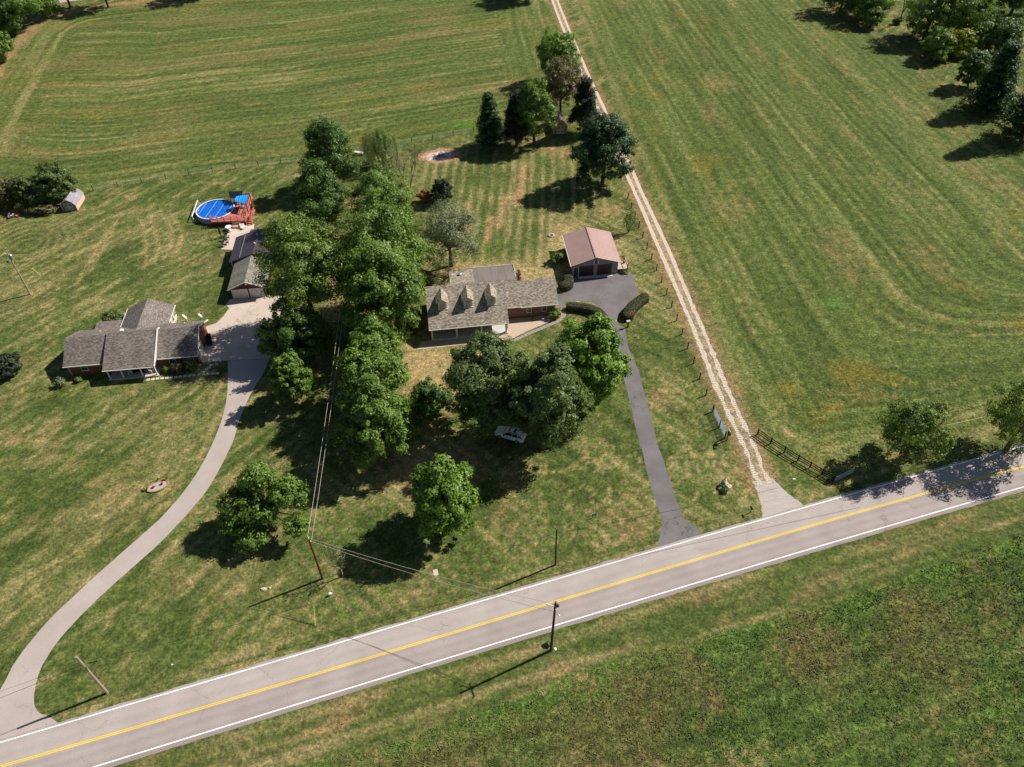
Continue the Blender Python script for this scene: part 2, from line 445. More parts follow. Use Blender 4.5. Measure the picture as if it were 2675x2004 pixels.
def turf(x, y):
    """base colour of the turf (no light in it): greens, straw, bare soil; mowing stripes follow the field edges"""
    n1 = vnoise(x * 0.05, y * 0.05, 1, 3); n2 = vnoise(x * 0.22, y * 0.22, 2, 3); n3 = vnoise(x * 0.9, y * 0.9, 3, 2)
    gd = np.array([0.048, 0.072, 0.018]); gm = np.array([0.086, 0.116, 0.029]); gl = np.array([0.160, 0.172, 0.062])
    straw = np.array([0.300, 0.232, 0.112]); tan = np.array([0.300, 0.190, 0.095]); soil = np.array([0.34, 0.20, 0.13]); gold = np.array([0.23, 0.155, 0.025])
    def mix3(g):
        g = np.clip(g, 0, 1)[..., None]
        return np.where(g < 0.5, gd + (gm - gd) * g * 2, gm + (gl - gm) * (g * 2 - 1))
    def lay(c, col, w): return c + (col - c) * np.clip(w, 0, 1)[..., None]
    # rough pasture outside everything
    g = 0.5 * n1 + 0.5 * n2
    c = lay(mix3(g * 0.9), straw, smooth(n2 * 0.6 + n1 * 0.5, 0.42, 0.75) * 0.75)
    c = lay(c, tan, smooth(vnoise(x * 0.12, y * 0.12, 5, 2), 0.5, 0.8) * 0.7)
    # ---- left lawn: streaks run from lower left to upper right of the picture
    d1 = tangent_field((100, 1300), (260, 1170)); s = x * d1[0] + y * d1[1]; t = -x * d1[1] + y * d1[0]
    st = vnoise(t * 0.55, s * 0.12, 21, 2); st2 = vnoise(t * 0.22, s * 0.05, 22, 2)
    dist = vnoise(x * 0.16, y * 0.16, 23, 3)
    n4 = vnoise(x * 1.9, y * 1.9, 4, 1); sf = vnoise(t * 1.5, s * 0.35, 26, 2)
    cl = mix3(0.36 + 0.45 * (st - 0.5) + 0.55 * (dist - 0.45) + 0.6 * (sf - 0.5) + 0.30 * (n3 - 0.5) + 0.35 * (n4 - 0.5))
    dry = smooth(0.45 * st + 0.45 * st2 + 0.5 * vnoise(x * 0.09, y * 0.09, 24, 3), 0.66, 0.98)
    cl = lay(cl, straw, dry * 0.30 * (0.3 + 1.2 * sf))
    cl = lay(cl, tan, smooth(vnoise(x * 0.2, y * 0.2, 25, 3) * 0.7 + 0.3 * sf, 0.55, 0.8) * 0.38)
    cl = lay(cl, straw, smooth(sf * 0.6 + n3 * 0.3 + dist * 0.3, 0.62, 0.9) * 0.55)
    for line, w in [([(165, 615), (205, 545), (240, 490)], 0.5), ([(195, 585), (230, 520), (252, 478)], 0.4), ([(300, 470), (312, 500), (318, 545), (312, 580)], 0.4),
                    ([(322, 465), (338, 500), (342, 540), (330, 570)], 0.45), ([(348, 462), (372, 497), (370, 530), (352, 560)], 0.45), ([(372, 462), (392, 500), (388, 535), (375, 555)], 0.4),
                    ([(455, 870), (490, 810)], 0.6), ([(430, 990), (470, 900)], 0.5)]:
        pd = pdist([D(*q) for q in line], x, y)
        cl = lay(cl, straw, np.exp(-(pd / w) ** 2) * (0.35 + 0.5 * n3))
    cc = D(60, 528); rr = np.hypot(x - cc[0], y - cc[1])
    cl = lay(cl, straw, np.exp(-((rr - 6) / 5) ** 2) * smooth(np.sin(rr * 3.6) + 0.8 * (n2 - 0.5), -0.2, 1.0) * 0.45)
    w_left = smooth(-sdist(Z_YARD, x, y), -2, 4)
    lawn = cl
    # ---- yard of the cape house: drier, stripes run the other way
    d2 = tangent_field((1180, 1080), (1300, 1175)); s2 = x * d2[0] + y * d2[1]; t2 = -x * d2[1] + y * d2[0]
    sa = vnoise(t2 * 0.42, s2 * 0.07, 31, 2); sb = vnoise(s2 * 0.4, t2 * 0.12, 32, 2); pat = vnoise(x * 0.13, y * 0.13, 33, 3)
    sg = vnoise(t2 * 1.3, s2 * 0.3, 35, 2); sh = vnoise(s2 * 1.1, t2 * 0.3, 36, 2)
    cy = mix3(0.36 + 0.8 * (sa - 0.5) + 0.35 * (n3 - 0.5) + 0.2 * (pat - 0.5) + 0.5 * (sg - 0.5) + 0.25 * (sh - 0.5) + 0.3 * (n4 - 0.5))
    shade_dry = np.maximum(np.exp(-((x - D(900, 780)[0]) / 9) ** 2 - ((y - D(900, 780)[1]) / 10) ** 2), 0.9 * np.exp(-((x - D(1200, 700)[0]) / 22) ** 2 - ((y - D(1200, 560)[1]) / 16) ** 2))
    shade_dry = np.maximum(shade_dry, 0.9 * np.exp(-((x - D(680, 680)[0]) / 5) ** 2 - ((y - D(690, 700)[1]) / 22) ** 2))
    shade_dry = np.maximum(shade_dry, 0.75 * np.exp(-((x - D(900, 1010)[0]) / 8) ** 2 - ((y - D(860, 1010)[1]) / 7) ** 2))
    st_y = 0.6 * np.sin(s2 * 3.3 + 2.0 * (vnoise(s2 * .06, t2 * .06, 39, 2) - .5)) * vnoise(s2 * .2, t2 * .2, 40, 2) + np.sin(t2 * 3.5 + 2.2 * (vnoise(s2 * .05, t2 * .05, 37, 2) - .5)) * (0.4 + 0.9 * vnoise(s2 * .14, t2 * .3, 38, 2))
    cy = np.clip(cy * (1 - 0.20 * st_y[..., None]), 0, 1)
    dryy = smooth(0.26 * st_y + 0.25 * sa + 0.15 * sb + 0.38 * pat + 0.36 * sg + 0.32 * shade_dry, 0.60, 1.02)
    cy = lay(cy, straw, dryy * 0.8)
    cy = lay(cy, tan, smooth(pat * 0.45 + 0.3 * sb + 0.3 * sh + 0.2 * shade_dry, 0.55, 0.9) * 0.55)
    cy = lay(cy, straw * 1.12, smooth(shade_dry + 0.5 * (n2 - 0.5), 0.35, 0.95) * (0.4 + 0.4 * sg))
    vein = np.abs(vnoise(x * 0.35, y * 0.35, 34, 3) - 0.5)
    cy = lay(cy, straw * 1.15, smooth(0.045 - vein, 0.0, 0.045) * smooth(-np.abs(y - 66), -14, -6) * smooth(x, 0, 6) * 0.6)
    lawn = cy * (1 - w_left[..., None]) + cl * w_left[..., None]
    # backyard: stripes straight away from the camera
    d3 = tangent_field((1070, 500), (1085, 370)); t3 = -x * d3[1] + y * d3[0]; s3 = x * d3[0] + y * d3[1]
    ph = np.sin(t3 * 2.9 + 0.6 * np.sin(s3 * 0.1)); sp = vnoise(t3 * 1.1, s3 * 0.06, 41, 2)
    sq = vnoise(t3 * 2.2, s3 * 0.25, 42, 2)
    cb = mix3(0.42 + 0.16 * ph * sp + 0.4 * (n3 - 0.5) + 0.5 * (n2 - 0.5) + 0.3 * (n4 - 0.5))
    cb = lay(cb, straw, smooth(ph * 0.22 + sp * 0.5 + n2 * 0.5 + sq * 0.45, 0.55, 1.15) * 0.75)
    for line in [[(1100, 420), (1085, 450), (1078, 490)], [(1133, 362), (1128, 390), (1120, 415), (1116, 445)], [(1062, 470), (1052, 520)], [(1010, 440), (1012, 500)]]:
        pd = pdist([D(*q) for q in line], x, y)
        cb = lay(cb, tan * 1.12, np.exp(-(pd / 0.7) ** 2) * 0.75)
    wb = smooth(sdist(Z_BACKYARD, x, y), -1.5, 4)
    lawn = lawn * (1 - wb[..., None]) + cb * wb[..., None]
    bx = (x - BURN[0]) / 4.6; by = (y - BURN[1]) / 3.4; br = np.sqrt(bx * bx + by * by) + 0.35 * (n2 - 0.5)
    lawn = lay(lawn, soil * 1.1, smooth(1.25 - br, 0, 0.5) * 0.85)
    lawn = lay(lawn, np.array([0.52, 0.48, 0.45]), smooth(0.8 - br, 0, 0.35) * (0.5 + 0.5 * n3))
    # red soil streaks near the big pine
    for q in [(1225, 330), (1190, 322), (1315, 455), (1245, 250), (1125, 300)]:
        p0 = D(*q); lawn = lay(lawn, tan, np.exp(-((x - p0[0]) / 3.0) ** 2 - ((y - p0[1]) / 2.0) ** 2) * (0.3 + 0.6 * n3))
    # ---- mown strip of the verge on both sides of the road
    up = y - upw_f(x); dn = low_f(x) - y
    vg = vnoise(up * 1.5, x * 0.06, 51, 3, 0.6)
    ver = lay(mix3(0.35 + 0.5 * (vg - 0.5) + 0.3 * (n3 - 0.5)), straw, smooth(vg + 0.5 * (n2 - 0.5), 0.3, 0.8) * 0.8)
    wv = smooth(-np.abs(up - 1.6), -1.3, -0.5) * 0.75
    lawn = lay(lawn, ver, wv)
    c = lawn
    # ---- back hay field
    sd = sdist(Z_BACK, x, y); wf = smooth(sd, -0.5, 1.2)
    d_f = pdist(back_fence, x, y); d_e = np.minimum(pdist(field_left, x, y) * 0.9, pdist(lane_c[:8], x, y) - 2.0)
    we = smooth(20 + 4 * (n1 - 0.5) - d_e, 0, 7)
    d4 = tangent_field((100, 250), (900, 225)); along = x * d4[0] + y * d4[1]
    sA = vnoise(d_f * 0.33, along * 0.012, 61, 3, 0.6); sB = vnoise(d_e * 0.4, along * 0.02 + y * 0.02, 62, 3, 0.6)
    stripes = sA * (1 - we) + sB * we
    fine = vnoise(d_f * 1.2, along * 0.05, 63, 2) * (1 - we) + vnoise(d_e * 1.2, (along + y) * 0.05, 64, 2) * we
    cf = mix3(0.44 + 0.62 * (stripes - 0.5) + 0.75 * (fine - 0.5) + 0.35 * (n3 - 0.5) + 0.25 * (n1 - 0.5) + 0.4 * (n4 - 0.5))
    qf = d_f * (1 - we) + d_e * we
    ml = np.sin(qf * 2.7 + 2.4 * vnoise(qf * .12, along * .02, 67, 2)) * (0.35 + 0.9 * vnoise(qf * .3, along * .015, 68, 2)) + 0.7 * np.sin(qf * 1.1) * vnoise(qf * .2, along * .012, 69)
    cf = np.clip(cf * (1 + 0.14 * ml[..., None]), 0, 1)
    cf = lay(cf, straw, smooth(fine * 0.55 + stripes * 0.25 + n2 * 0.2 + n3 * 0.2, 0.66, 0.95) * 0.55)
    cf = lay(cf, gold, smooth(vnoise(d_f * 0.35, along * 0.03, 65, 3) * .8 + .2 * n3, 0.55, 0.85) * 0.28)
    cf = lay(cf, tan * .8, smooth(vnoise(x * .05, d_f * .16, 66, 3), .52, .75) * .25)
    edge = smooth(5.5 - pdist(field_left, x, y) + 4 * (n2 - 0.5), 0, 4.0)
    cf = lay(cf, tan, edge * 0.75)
    p0 = D(1010, 270); cf = lay(cf, np.array([0.06, 0.16, 0.02]), np.exp(-((x - p0[0]) / 5) ** 2 - ((y - p0[1]) / 1.6) ** 2) * 0.8)
    c = c * (1 - wf[..., None]) + cf * wf[..., None]
    # ---- right hay field: rounds follow the lane, then swing along the board fence
    sr = sdist(Z_RIGHT, x, y); wr = smooth(sr, -0.6, 1.5)
    dl = pdist(lane_c, x, y); far = dl + 0.06 * y
    corner = np.maximum(sr, 0.0)
    wcor = smooth(105 - y + 0.25 * (x - 40), 0, 35)
    q_ = dl * (1 - wcor) + corner * wcor
    sA = vnoise(q_ * 0.27, y * 0.012 + x * 0.004, 71, 3, 0.6); fine = vnoise(q_ * 1.0, y * 0.05, 72, 2)
    cr = mix3(0.42 + 0.60 * (sA - 0.5) + 0.80 * (fine - 0.5) + 0.38 * (n3 - 0.5) + 0.25 * (n1 - 0.5) + 0.45 * (n4 - 0.5))
    ml = np.sin(q_ * 3.0 + 2.0 * vnoise(q_ * .15, y * .03, 75, 2)) * (0.35 + 0.9 * vnoise(q_ * .3, y * .02, 76, 2)) + 0.7 * np.sin(q_ * 1.37 + 1.0) * vnoise(q_ * .2, y * .015, 77)
    cr = np.clip(cr * (1 + 0.15 * ml[..., None]), 0, 1)
    cr = lay(cr, straw, smooth(fine * 0.6 + n2 * 0.15 + n3 * 0.25 + 0.04 * wcor + 0.08 * ml, 0.66, 0.98) * 0.55)
    cr = lay(cr, tan, smooth(vnoise(q_ * 0.22, y * 0.05, 73, 3) * .75 + .25 * n3, 0.55, 0.8) * 0.30)
    for q in [(1700, 835), (2090, 1010), (1800, 880), (1775, 895), (1760, 910), (1935, 820), (1850, 858), (1990, 955)]:
        p0 = D(*q); cr = lay(cr, gold, np.exp(-((x - p0[0]) / 1.9) ** 2 - ((y - p0[1]) / 1.1) ** 2) * (0.1 + 0.7 * n3) * (0.2 + 0.8 * n4))
    cr = lay(cr, gold, smooth(vnoise(x * 0.09, y * 0.09, 74, 3), 0.66, 0.85) * 0.3)
    p0 = D(1800, 655); cr = lay(cr, np.array([0.08, 0.19, 0.03]), np.exp(-((x - p0[0]) / 2) ** 2 - ((y - p0[1]) / 2) ** 2) * 0.5)
    edge = smooth(2.2 - sr + 1.6 * (n2 - 0.5), 0, 2.0)
    cr = lay(cr, straw * 0.9, edge * 0.45)
    c = c * (1 - wr[..., None]) + cr * wr[..., None]
    # strips beside and between the lane ruts
    wl = smooth(3.2 + 1.0 * (n2 - 0.5) - dl, 0, 1.6)
    c = lay(c, tan * 0.8, wl * (0.35 + 0.45 * n3))
    c = lay(c, np.array([.36, .29, .20]), smooth(1.25 - dl + .5 * (n3 - .5), 0, .5) * (.35 + .35 * n4))
    # ---- near side of the road
    vlow = vnoise(dn * 1.3, x * 0.045, 81, 3, 0.6)
    cv = lay(mix3(0.32 + 0.6 * (vlow - 0.5) + 0.3 * (n3 - 0.5)), straw * 0.85, smooth(vlow * 0.7 + n2 * 0.4 + 0.12 * smooth(-np.abs(dn - 4.4), -2.2, 0), 0.42, 0.85) * 0.75)
    cv = lay(cv, tan * 0.85, smooth(vnoise(x * 0.2, dn * 0.5, 82, 2), 0.55, 0.85) * 0.4)
    wn_ = smooth(dn, 0.2, 0.8)
    c = c * (1 - wn_[..., None]) + cv * wn_[..., None]
    sn = sdist(Z_NEAR, x, y); wnn = smooth(sn + 1.4 * (n2 - 0.5), -0.4, 0.6)
    d5 = tangent_field((1300, 1500), (2100, 1260)); t5 = -x * d5[1] + y * d5[0]; s5 = x * d5[0] + y * d5[1]
    row = vnoise(t5 * 0.62, s5 * 0.06, 91, 2); cl5 = vnoise(x * 1.5, y * 1.5, 92, 2); big = vnoise(x * 0.12, y * 0.12, 93, 3)
    cn = mix3(0.26 + 0.7 * (cl5 - 0.5) + 0.3 * (big - 0.5) + 0.3 * (row - 0.5) + 0.6 * (n4 - 0.5)) * np.array([0.92, 1.0, 0.92])
    lush = smooth(3.2 - sn + 2 * (n2 - 0.5), 0, 2.5)
    cn = lay(cn, np.array([0.07, 0.135, 0.022]), lush * (0.3 + 0.5 * cl5))
    cn = lay(cn, tan * 0.45, smooth(vnoise(x * 0.07, y * 0.07, 98, 3), 0.42, 0.7) * 0.35)
    cn = lay(cn, np.array([0.09, 0.16, 0.03]), smooth(vnoise(x * 0.8, y * 0.8, 94, 2) * 0.75 + big * 0.3, 0.68, 0.85) * 0.55)
    rw = np.sin(t5 * 2.2 + 1.5 * vnoise(t5 * .2, s5 * .04, 96, 2)) * vnoise(t5 * .4, s5 * .05, 97, 2)
    cn = np.clip(cn * (1 + 0.2 * rw[..., None]), 0, 1)
    cn = lay(cn, tan * 0.55, smooth(vnoise(x * 0.3, y * 0.3, 95, 3) * .6 + .4 * cl5, 0.50, 0.78) * 0.5)
    cn = lay(cn, straw * 1.05, smooth(row * 0.62 + cl5 * 0.45 + 0.08 * rw, 0.72, 0.98) * 0.55)
    c = c * (1 - wnn[..., None]) + cn * wnn[..., None]
    rough = 0.70 + 0.55 * wnn + 0.25 * wr * (1 - wnn) * wcor
    return np.clip(c, 0.0, 0.9), np.clip(rough, 0, 1)

def axis(lo, hi, step, far, ratio=1.5):
    a = list(np.arange(lo, hi + 1e-6, step)); d = step; v = a[-1]; out = []
    while v < far: d *= ratio; v += d; out.append(v)
    d = step; v = a[0]; pre = []
    while v > -far: d *= ratio; v -= d; pre.append(v)
    return np.array(pre[::-1] + a + out)
gx = axis(-170, 168, 0.5, 2500); gy = axis(22, 292, 0.5, 2500)
GX, GY = np.meshgrid(gx, gy)
tc_, tr_ = turf(GX.ravel(), GY.ravel())
nx, ny = len(gx), len(gy)
gme = bpy.data.meshes.new('ground')
gme.vertices.add(nx * ny)
gme.vertices.foreach_set('co', np.c_[GX.ravel(), GY.ravel(), np.zeros(nx * ny)].astype(np.float32).ravel())
ii = (np.arange(ny - 1)[:, None] * nx + np.arange(nx - 1)[None, :]).ravel()
quads = np.c_[ii, ii + 1, ii + nx + 1, ii + nx].astype(np.int32)
gme.loops.add(quads.size); gme.polygons.add(len(quads))
gme.loops.foreach_set('vertex_index', quads.ravel())
gme.polygons.foreach_set('loop_start', np.arange(0, quads.size, 4, dtype=np.int32))
gme.update()
at = gme.attributes.new('turf', 'FLOAT_COLOR', 'POINT')
at.data.foreach_set('color', np.c_[tc_, tr_].astype(np.float32).ravel())
m, nt, b = new_mat('turf')
an = N(nt, 'Attribute'); an.attribute_name = 'turf'
cvec = coords(nt)
f1 = noise(nt, cvec, 0.9, 6, 0.75); f2 = noise(nt, cvec, 2.6, 5, 0.75)
v1 = ramp(nt, f1, [(0.34, (0.48, 0.52, 0.46)), (0.5, (1.0, 1.0, 1.0)), (0.66, (1.62, 1.5, 1.45))])
v2 = ramp(nt, f2, [(0.34, (0.26, 0.30, 0.24)), (0.5, (1.0, 1.0, 1.0)), (0.66, (2.1, 1.95, 1.8))])
c0 = mul(nt, an.outputs['Color'], v1, fac=0.9)
mx = N(nt, 'Mix', data_type='RGBA', blend_type='MULTIPLY'); nt.links.new(an.outputs['Alpha'], mx.inputs['Factor'])
nt.links.new(c0, mx.inputs[6]); nt.links.new(v2, mx.inputs[7])
nt.links.new(mx.outputs[2], b.inputs['Base Color'])
b.inputs['Roughness'].default_value = 0.95; b.inputs['Specular IOR Level'].default_value = 0.1
bump(nt, b, f2, 0.55, 0.22)
gme.materials.append(m)
ground = link('ground', gme)
tag(ground, kind='structure')

# ------------------------------------------------------------ paved surfaces
def ragged(poly, step=0.5, amp=0.07, seed=1, closed=True):
    r = random.Random(seed); out = []; n = len(poly)
    for i in range(n if closed else n - 1):
        a = np.array(poly[i][:2]); c = np.array(poly[(i + 1) % n][:2]); L = np.linalg.norm(c - a); k_ = max(1, int(L / step))
        nv = np.array([-(c - a)[1], (c - a)[0]]) / max(L, 1e-6)
        for j in range(k_):
            p = a + (c - a) * j / k_
            out.append(p + nv * r.uniform(-amp, amp) * (1 if j else 0.4))
    return out

def chaikin(pts, it=2):
    p = [np.array(q[:2], float) for q in pts]
    for _ in range(it):
        o = [p[0]]
        for a, c in zip(p[:-1], p[1:]): o += [a * 0.75 + c * 0.25, a * 0.25 + c * 0.75]
        p = o + [p[-1]]
    return p

def sheet(name, poly, z, mt):
    bm = bmesh.new()
    vs = [bm.verts.new((p[0], p[1], z)) for p in poly]
    f = bm.faces.new(vs)
    bmesh.ops.triangulate(bm, faces=[f])
    for t in bm.faces:
        if t.normal.z < 0: t.normal_flip()
    me = bpy.data.meshes.new(name); bm.to_mesh(me); bm.free()
    me.materials.append(mt)
    return tag(link(name, me), kind='structure')

def ribbon(name, left, right, z, mt, kind='structure', parent=None):
    n = len(left)
    mb = MB(); mb.add([(p[0], p[1], z) for p in left] + [(p[0], p[1], z) for p in right], [(n + i, n + i + 1, i + 1, i) for i in range(n - 1)])
    o = mb.build(name, mt, parent)
    if kind: tag(o, kind=kind)
    return o

# asphalt of the road: pale, worn, with wheel paths, seal cracks and a darker near lane
def asphalt(name, c1, c2, crack, speck=0.12, wheel=False, crack_scale=0.35, crack_w=0.02):
    m, nt, b = new_mat(name)
    v = coords(nt)
    f = noise(nt, v, 0.25, 5, 0.6); g_ = noise(nt, v, 9.0, 3, 0.7)
    col = ramp(nt, f, [(0.3, lin(c1)), (0.7, lin(c2))])
    col = mul(nt, col, ramp(nt, g_, [(0.3, (1 - speck,) * 3), (0.7, (1 + speck,) * 3)]))
    if wheel:
        at_ = N(nt, 'Attribute'); at_.attribute_name = 'across'
        sx = N(nt, 'SeparateXYZ'); nt.links.new(at_.outputs['Vector'], sx.inputs[0])
        # across: 0 far edge .. 1 near edge
        w = ramp(nt, sx.outputs['X'], [(0.0, (0.9, 0.9, 0.9)), (0.10, (1.0, 1, 1)), (0.20, (1.06, 1.05, 1.06)), (0.30, (0.98, 0.98, 0.98)), (0.40, (1.05, 1.05, 1.05)), (0.49, (0.97, 0.96, 0.96)), (0.54, (0.84, 0.82, 0.83)), (0.62, (0.95, 0.94, 0.94)), (0.70, (0.84, 0.82, 0.83)), (0.80, (0.93, 0.92, 0.92)), (0.88, (0.82, 0.80, 0.80)), (1.0, (0.72, 0.68, 0.66))])
        wob = N(nt, 'Mix', data_type='RGBA'); wob.inputs['Factor'].default_value = 1.0
        wob.inputs[6].default_value = (1, 1, 1, 1); nt.links.new(w, wob.inputs[7])
        col = mul(nt, col, wob.outputs[2])
    vo = N(nt, 'TexVoronoi', feature='DISTANCE_TO_EDGE'); vo.inputs['Scale'].default_value = crack_scale
    wv = N(nt, 'TexNoise'); wv.inputs['Scale'].default_value = 0.9; wv.inputs['Detail'].default_value = 5
    nt.links.new(v, wv.inputs['Vector'])
    ad = N(nt, 'VectorMath', operation='ADD'); nt.links.new(v, ad.inputs[0])
    sc_ = N(nt, 'VectorMath', operation='SCALE'); sc_.inputs['Scale'].default_value = 1.6; nt.links.new(wv.outputs['Color'], sc_.inputs[0])
    nt.links.new(sc_.outputs[0], ad.inputs[1]); nt.links.new(ad.outputs[0], vo.inputs['Vector'])
    ck = ramp(nt, vo.outputs['Distance'], [(0.0, lin(crack)), (crack_w, (1, 1, 1, 1))])
    gate = noise(nt, v, 0.12, 2, 0.5)
    gm_ = N(nt, 'Mix', data_type='RGBA'); nt.links.new(ramp(nt, gate, [(0.46, (0, 0, 0)), (0.58, (1, 1, 1))]), gm_.inputs['Factor'])
    gm_.inputs[6].default_value = (1, 1, 1, 1); nt.links.new(ck, gm_.inputs[7])
    nt.links.new(mul(nt, col, gm_.outputs[2]), b.inputs['Base Color'])
    b.inputs['Roughness'].default_value = 0.85; b.inputs['Specular IOR Level'].default_value = 0.2
    bump(nt, b, g_, 0.25, 0.02)
    return m
M['road'] = asphalt('worn_road_asphalt', '#9b908c', '#aaa09b', '#c8c4c2', wheel=True, crack_scale=0.12, crack_w=0.005)
M['drive_pale'] = asphalt('pale_drive_asphalt', '#a29690', '#aea29b', '#e0dcda', crack_scale=0.1, crack_w=0.004)
M['drive_dark'] = asphalt('sealed_drive_asphalt', '#625e5f', '#787374', '#c4c0c1', crack_scale=0.25, crack_w=0.012)
M['drive_conc'] = asphalt('concrete_drive', '#b3a498', '#c4b6aa', '#b0aaa4', crack_scale=0.2, crack_w=0.008)
M['paint_white'] = asphalt('white_road_paint', '#e9e7e4', '#f4f2ef', '#f0f0f0', speck=0.06)
M['paint_yellow'] = asphalt('yellow_road_paint', '#d6b820', '#e2c62c', '#f0f0d0', speck=0.08)

up_edge = offs(upw, [0.42 + 0.09 * math.sin(i * 1.3) + rng.uniform(-0.08, 0.08) for i in range(len(upw))])
lo_edge = offs(low, [-0.62 + rng.uniform(-0.07, 0.07) for i in range(len(low))])
fine_i = np.linspace(0, 119, 720)
def resample(l): return np.c_[np.interp(fine_i, np.arange(120), l[:, 0]), np.interp(fine_i, np.arange(120), l[:, 1])]
upF = resample(offs(upw, 0.36)); loF = resample(offs(low, -0.60))
upF = offs(upF, [0.16 * (vnoise(np.array([i * 0.31]), np.array([0.5]), 7, 2)[0] - 0.5) * 2 for i in range(720)])
loF = offs(loF, [0.10 * (vnoise(np.array([i * 0.31]), np.array([2.5]), 8, 2)[0] - 0.5) * 2 for i in range(720)])
rmb = MB()
for i in range(720):
    for t in (0.0, 0.25, 0.5, 0.75, 1.0):
        p = upF[i] * (1 - t) + loF[i] * t; rmb.v.append((p[0], p[1], 0.012))
for i in range(719):
    for j in range(4):
        a = i * 5 + j; rmb.f.append((a + 1, a + 6, a + 5, a)); rmb.mi.append(0)
road = structure('road', rmb, M['road'])
av = road.data.attributes.new('across', 'FLOAT_VECTOR', 'POINT')
av.data.foreach_set('vector', np.array([(t, 0, 0) for i in range(720) for t in (0.0, 0.25, 0.5, 0.75, 1.0)], np.float32).ravel())
yF, uF, lF = resample(yel), resample(upw), resample(low)
ribbon('edge_line', offs(uF, 0.065), offs(uF, -0.065), 0.017, M['paint_white'])
ribbon('edge_line', offs(lF, 0.07), offs(lF, -0.07), 0.017, M['paint_white'])
ribbon('centre_line', offs(yF, 0.155), offs(yF, 0.04), 0.017, M['paint_yellow'])
ribbon('centre_line', offs(yF, -0.04), offs(yF, -0.155), 0.017, M['paint_yellow'])
# rumble strip: milled grooves along the near shoulder
M['rumble'] = simple('milled_asphalt', '#857b78', '#938986', 4, 0.9)
rb = MB()
lowS = np.array([(x, low_f(x)) for x in np.arange(-62, 34, 0.36)])
tn = np.gradient(lowS, axis=0); tn /= np.linalg.norm(tn, axis=1)[:, None]; nv = np.c_[-tn[:, 1], tn[:, 0]]
for p, t, n in zip(lowS, tn, nv):
    a = p - n * 0.16; c_ = p - n * 0.50
    q = [a - t * 0.08, a + t * 0.08, c_ + t * 0.08, c_ - t * 0.08]
    rb.add([(v_[0], v_[1], 0.016) for v_ in q], [(3, 2, 1, 0)])
structure('rumble_strip', rb, M['rumble'])

# pale curving drive of the brick house
def Dz1(x, y): return D(x / 2.071 / K, (1200 + y / 2.071) / K)      # from an enlarged corner of the photograph
def Dz0(x, y): return D(x / 2.761 / K, (550 + y / 2.761) / K)
dl_left = [Dz0(*q) for q in [(1645, 1083), (1643, 1330), (1605, 1500), (1545, 1657)]] + [Dz1(*q) for q in [(1110, 0), (1030, 130), (900, 290), (780, 400), (560, 590), (420, 720), (270, 860), (160, 990), (70, 1110), (20, 1220), (-60, 1330), (-120, 1480), (-140, 1600)]]
dl_right = [Dz0(*q) for q in [(1945, 1068), (1900, 1180), (1830, 1280), (1770, 1400), (1720, 1520), (1690, 1650)]] + [Dz1(*q) for q in [(1215, 0), (1130, 160), (1010, 300), (880, 440), (780, 530), (620, 670), (470, 810), (330, 960), (260, 1060), (215, 1140), (190, 1230), (180, 1320), (205, 1372), (262, 1388), (318, 1428)]]
poly = chaikin(dl_left) + [Dz1(-140, 1640)[:2], Dz1(100, 1570)[:2], Dz1(330, 1500)[:2]] + chaikin(dl_right)[::-1]
sheet('left_driveway', ragged(poly, 0.6, 0.05, 3), 0.006, M['drive_pale'])
poly = [Dz0(*q) for q in [(1380, 1085), (1380, 900), (1500, 832), (1560, 812), (1615, 760), (1655, 703), (1628, 682), (1660, 640), (1700, 640), (1890, 615), (2060, 615), (2060, 700), (2035, 860), (1985, 980), (1948, 1066), (1640, 1082), (1455, 1092)]]
sheet('concrete_driveway', ragged(poly, 0.8, 0.03, 4), 0.010, M['drive_conc'])
# dark drive of the cape house, court in front of the red roofed garage
def Dz4(x, y): return S(1410 + x / 5.523, 570 + y / 5.523)
def Dz3(x, y): return S(1050 + x / 3.156, 650 + y / 3.156)
def Dz6(x, y): return S(1675 + x / 2.76, 800 + y / 2.76)
right = [Dz4(*q) for q in [(1290, 800), (1328, 815), (1430, 1080), (1330, 1160), (1240, 1265), (1140, 1380), (1108, 1470), (1140, 1550), (1232, 1575), (1240, 1650)]] + [Dz3(*q) for q in [(1862, 800), (1905, 900), (1955, 1010), (1995, 1180), (2040, 1330), (2075, 1480), (2118, 1657)]] + [Dz6(*q) for q in [(130, 1030), (210, 1250), (250, 1390), (310, 1530), (360, 1570), (420, 1600), (428, 1660), (425, 1700)]]
left = [Dz6(*q) for q in [(100, 1800), (128, 1680), (155, 1560), (110, 1420), (50, 1230), (0, 1010)]] + [Dz3(*q) for q in [(1970, 1657), (1900, 1350), (1835, 1090), (1790, 900), (1740, 740), (1710, 620)]] + [Dz4(*q) for q in [(1005, 1450), (985, 1410), (900, 1300), (740, 1210), (600, 1195), (360, 1200), (352, 1300), (170, 1290), (180, 1095), (262, 1088), (360, 1083), (430, 1048), (470, 990), (482, 920), (480, 838), (1124, 798)]]
sheet('right_driveway', ragged([p[:2] for p in right] + [p[:2] for p in left], 0.5, 0.06, 5), 0.006, M['drive_dark'])
M['gravel'] = simple('pale_gravel', '#a89684', '#d6c8b8', 7, 0.95, bmp=0.05)
M['gravel_pink'] = simple('pinkish_pea_gravel', '#a28e7c', '#c9b6a2', 9, 0.95, bmp=0.04)
M['apron'] = simple('compacted_limestone', '#9f958e', '#b4aaa2', 1.6, 0.95, stretch=(0.4, 2, 1))
poly = [Dz6(*q) for q in [(800, 1262), (850, 1250), (900, 1262), (945, 1240), (985, 1280), (1030, 1325), (1090, 1375), (1160, 1425), (1180, 1480), (880, 1590), (872, 1510), (868, 1440), (850, 1390), (830, 1320)]]
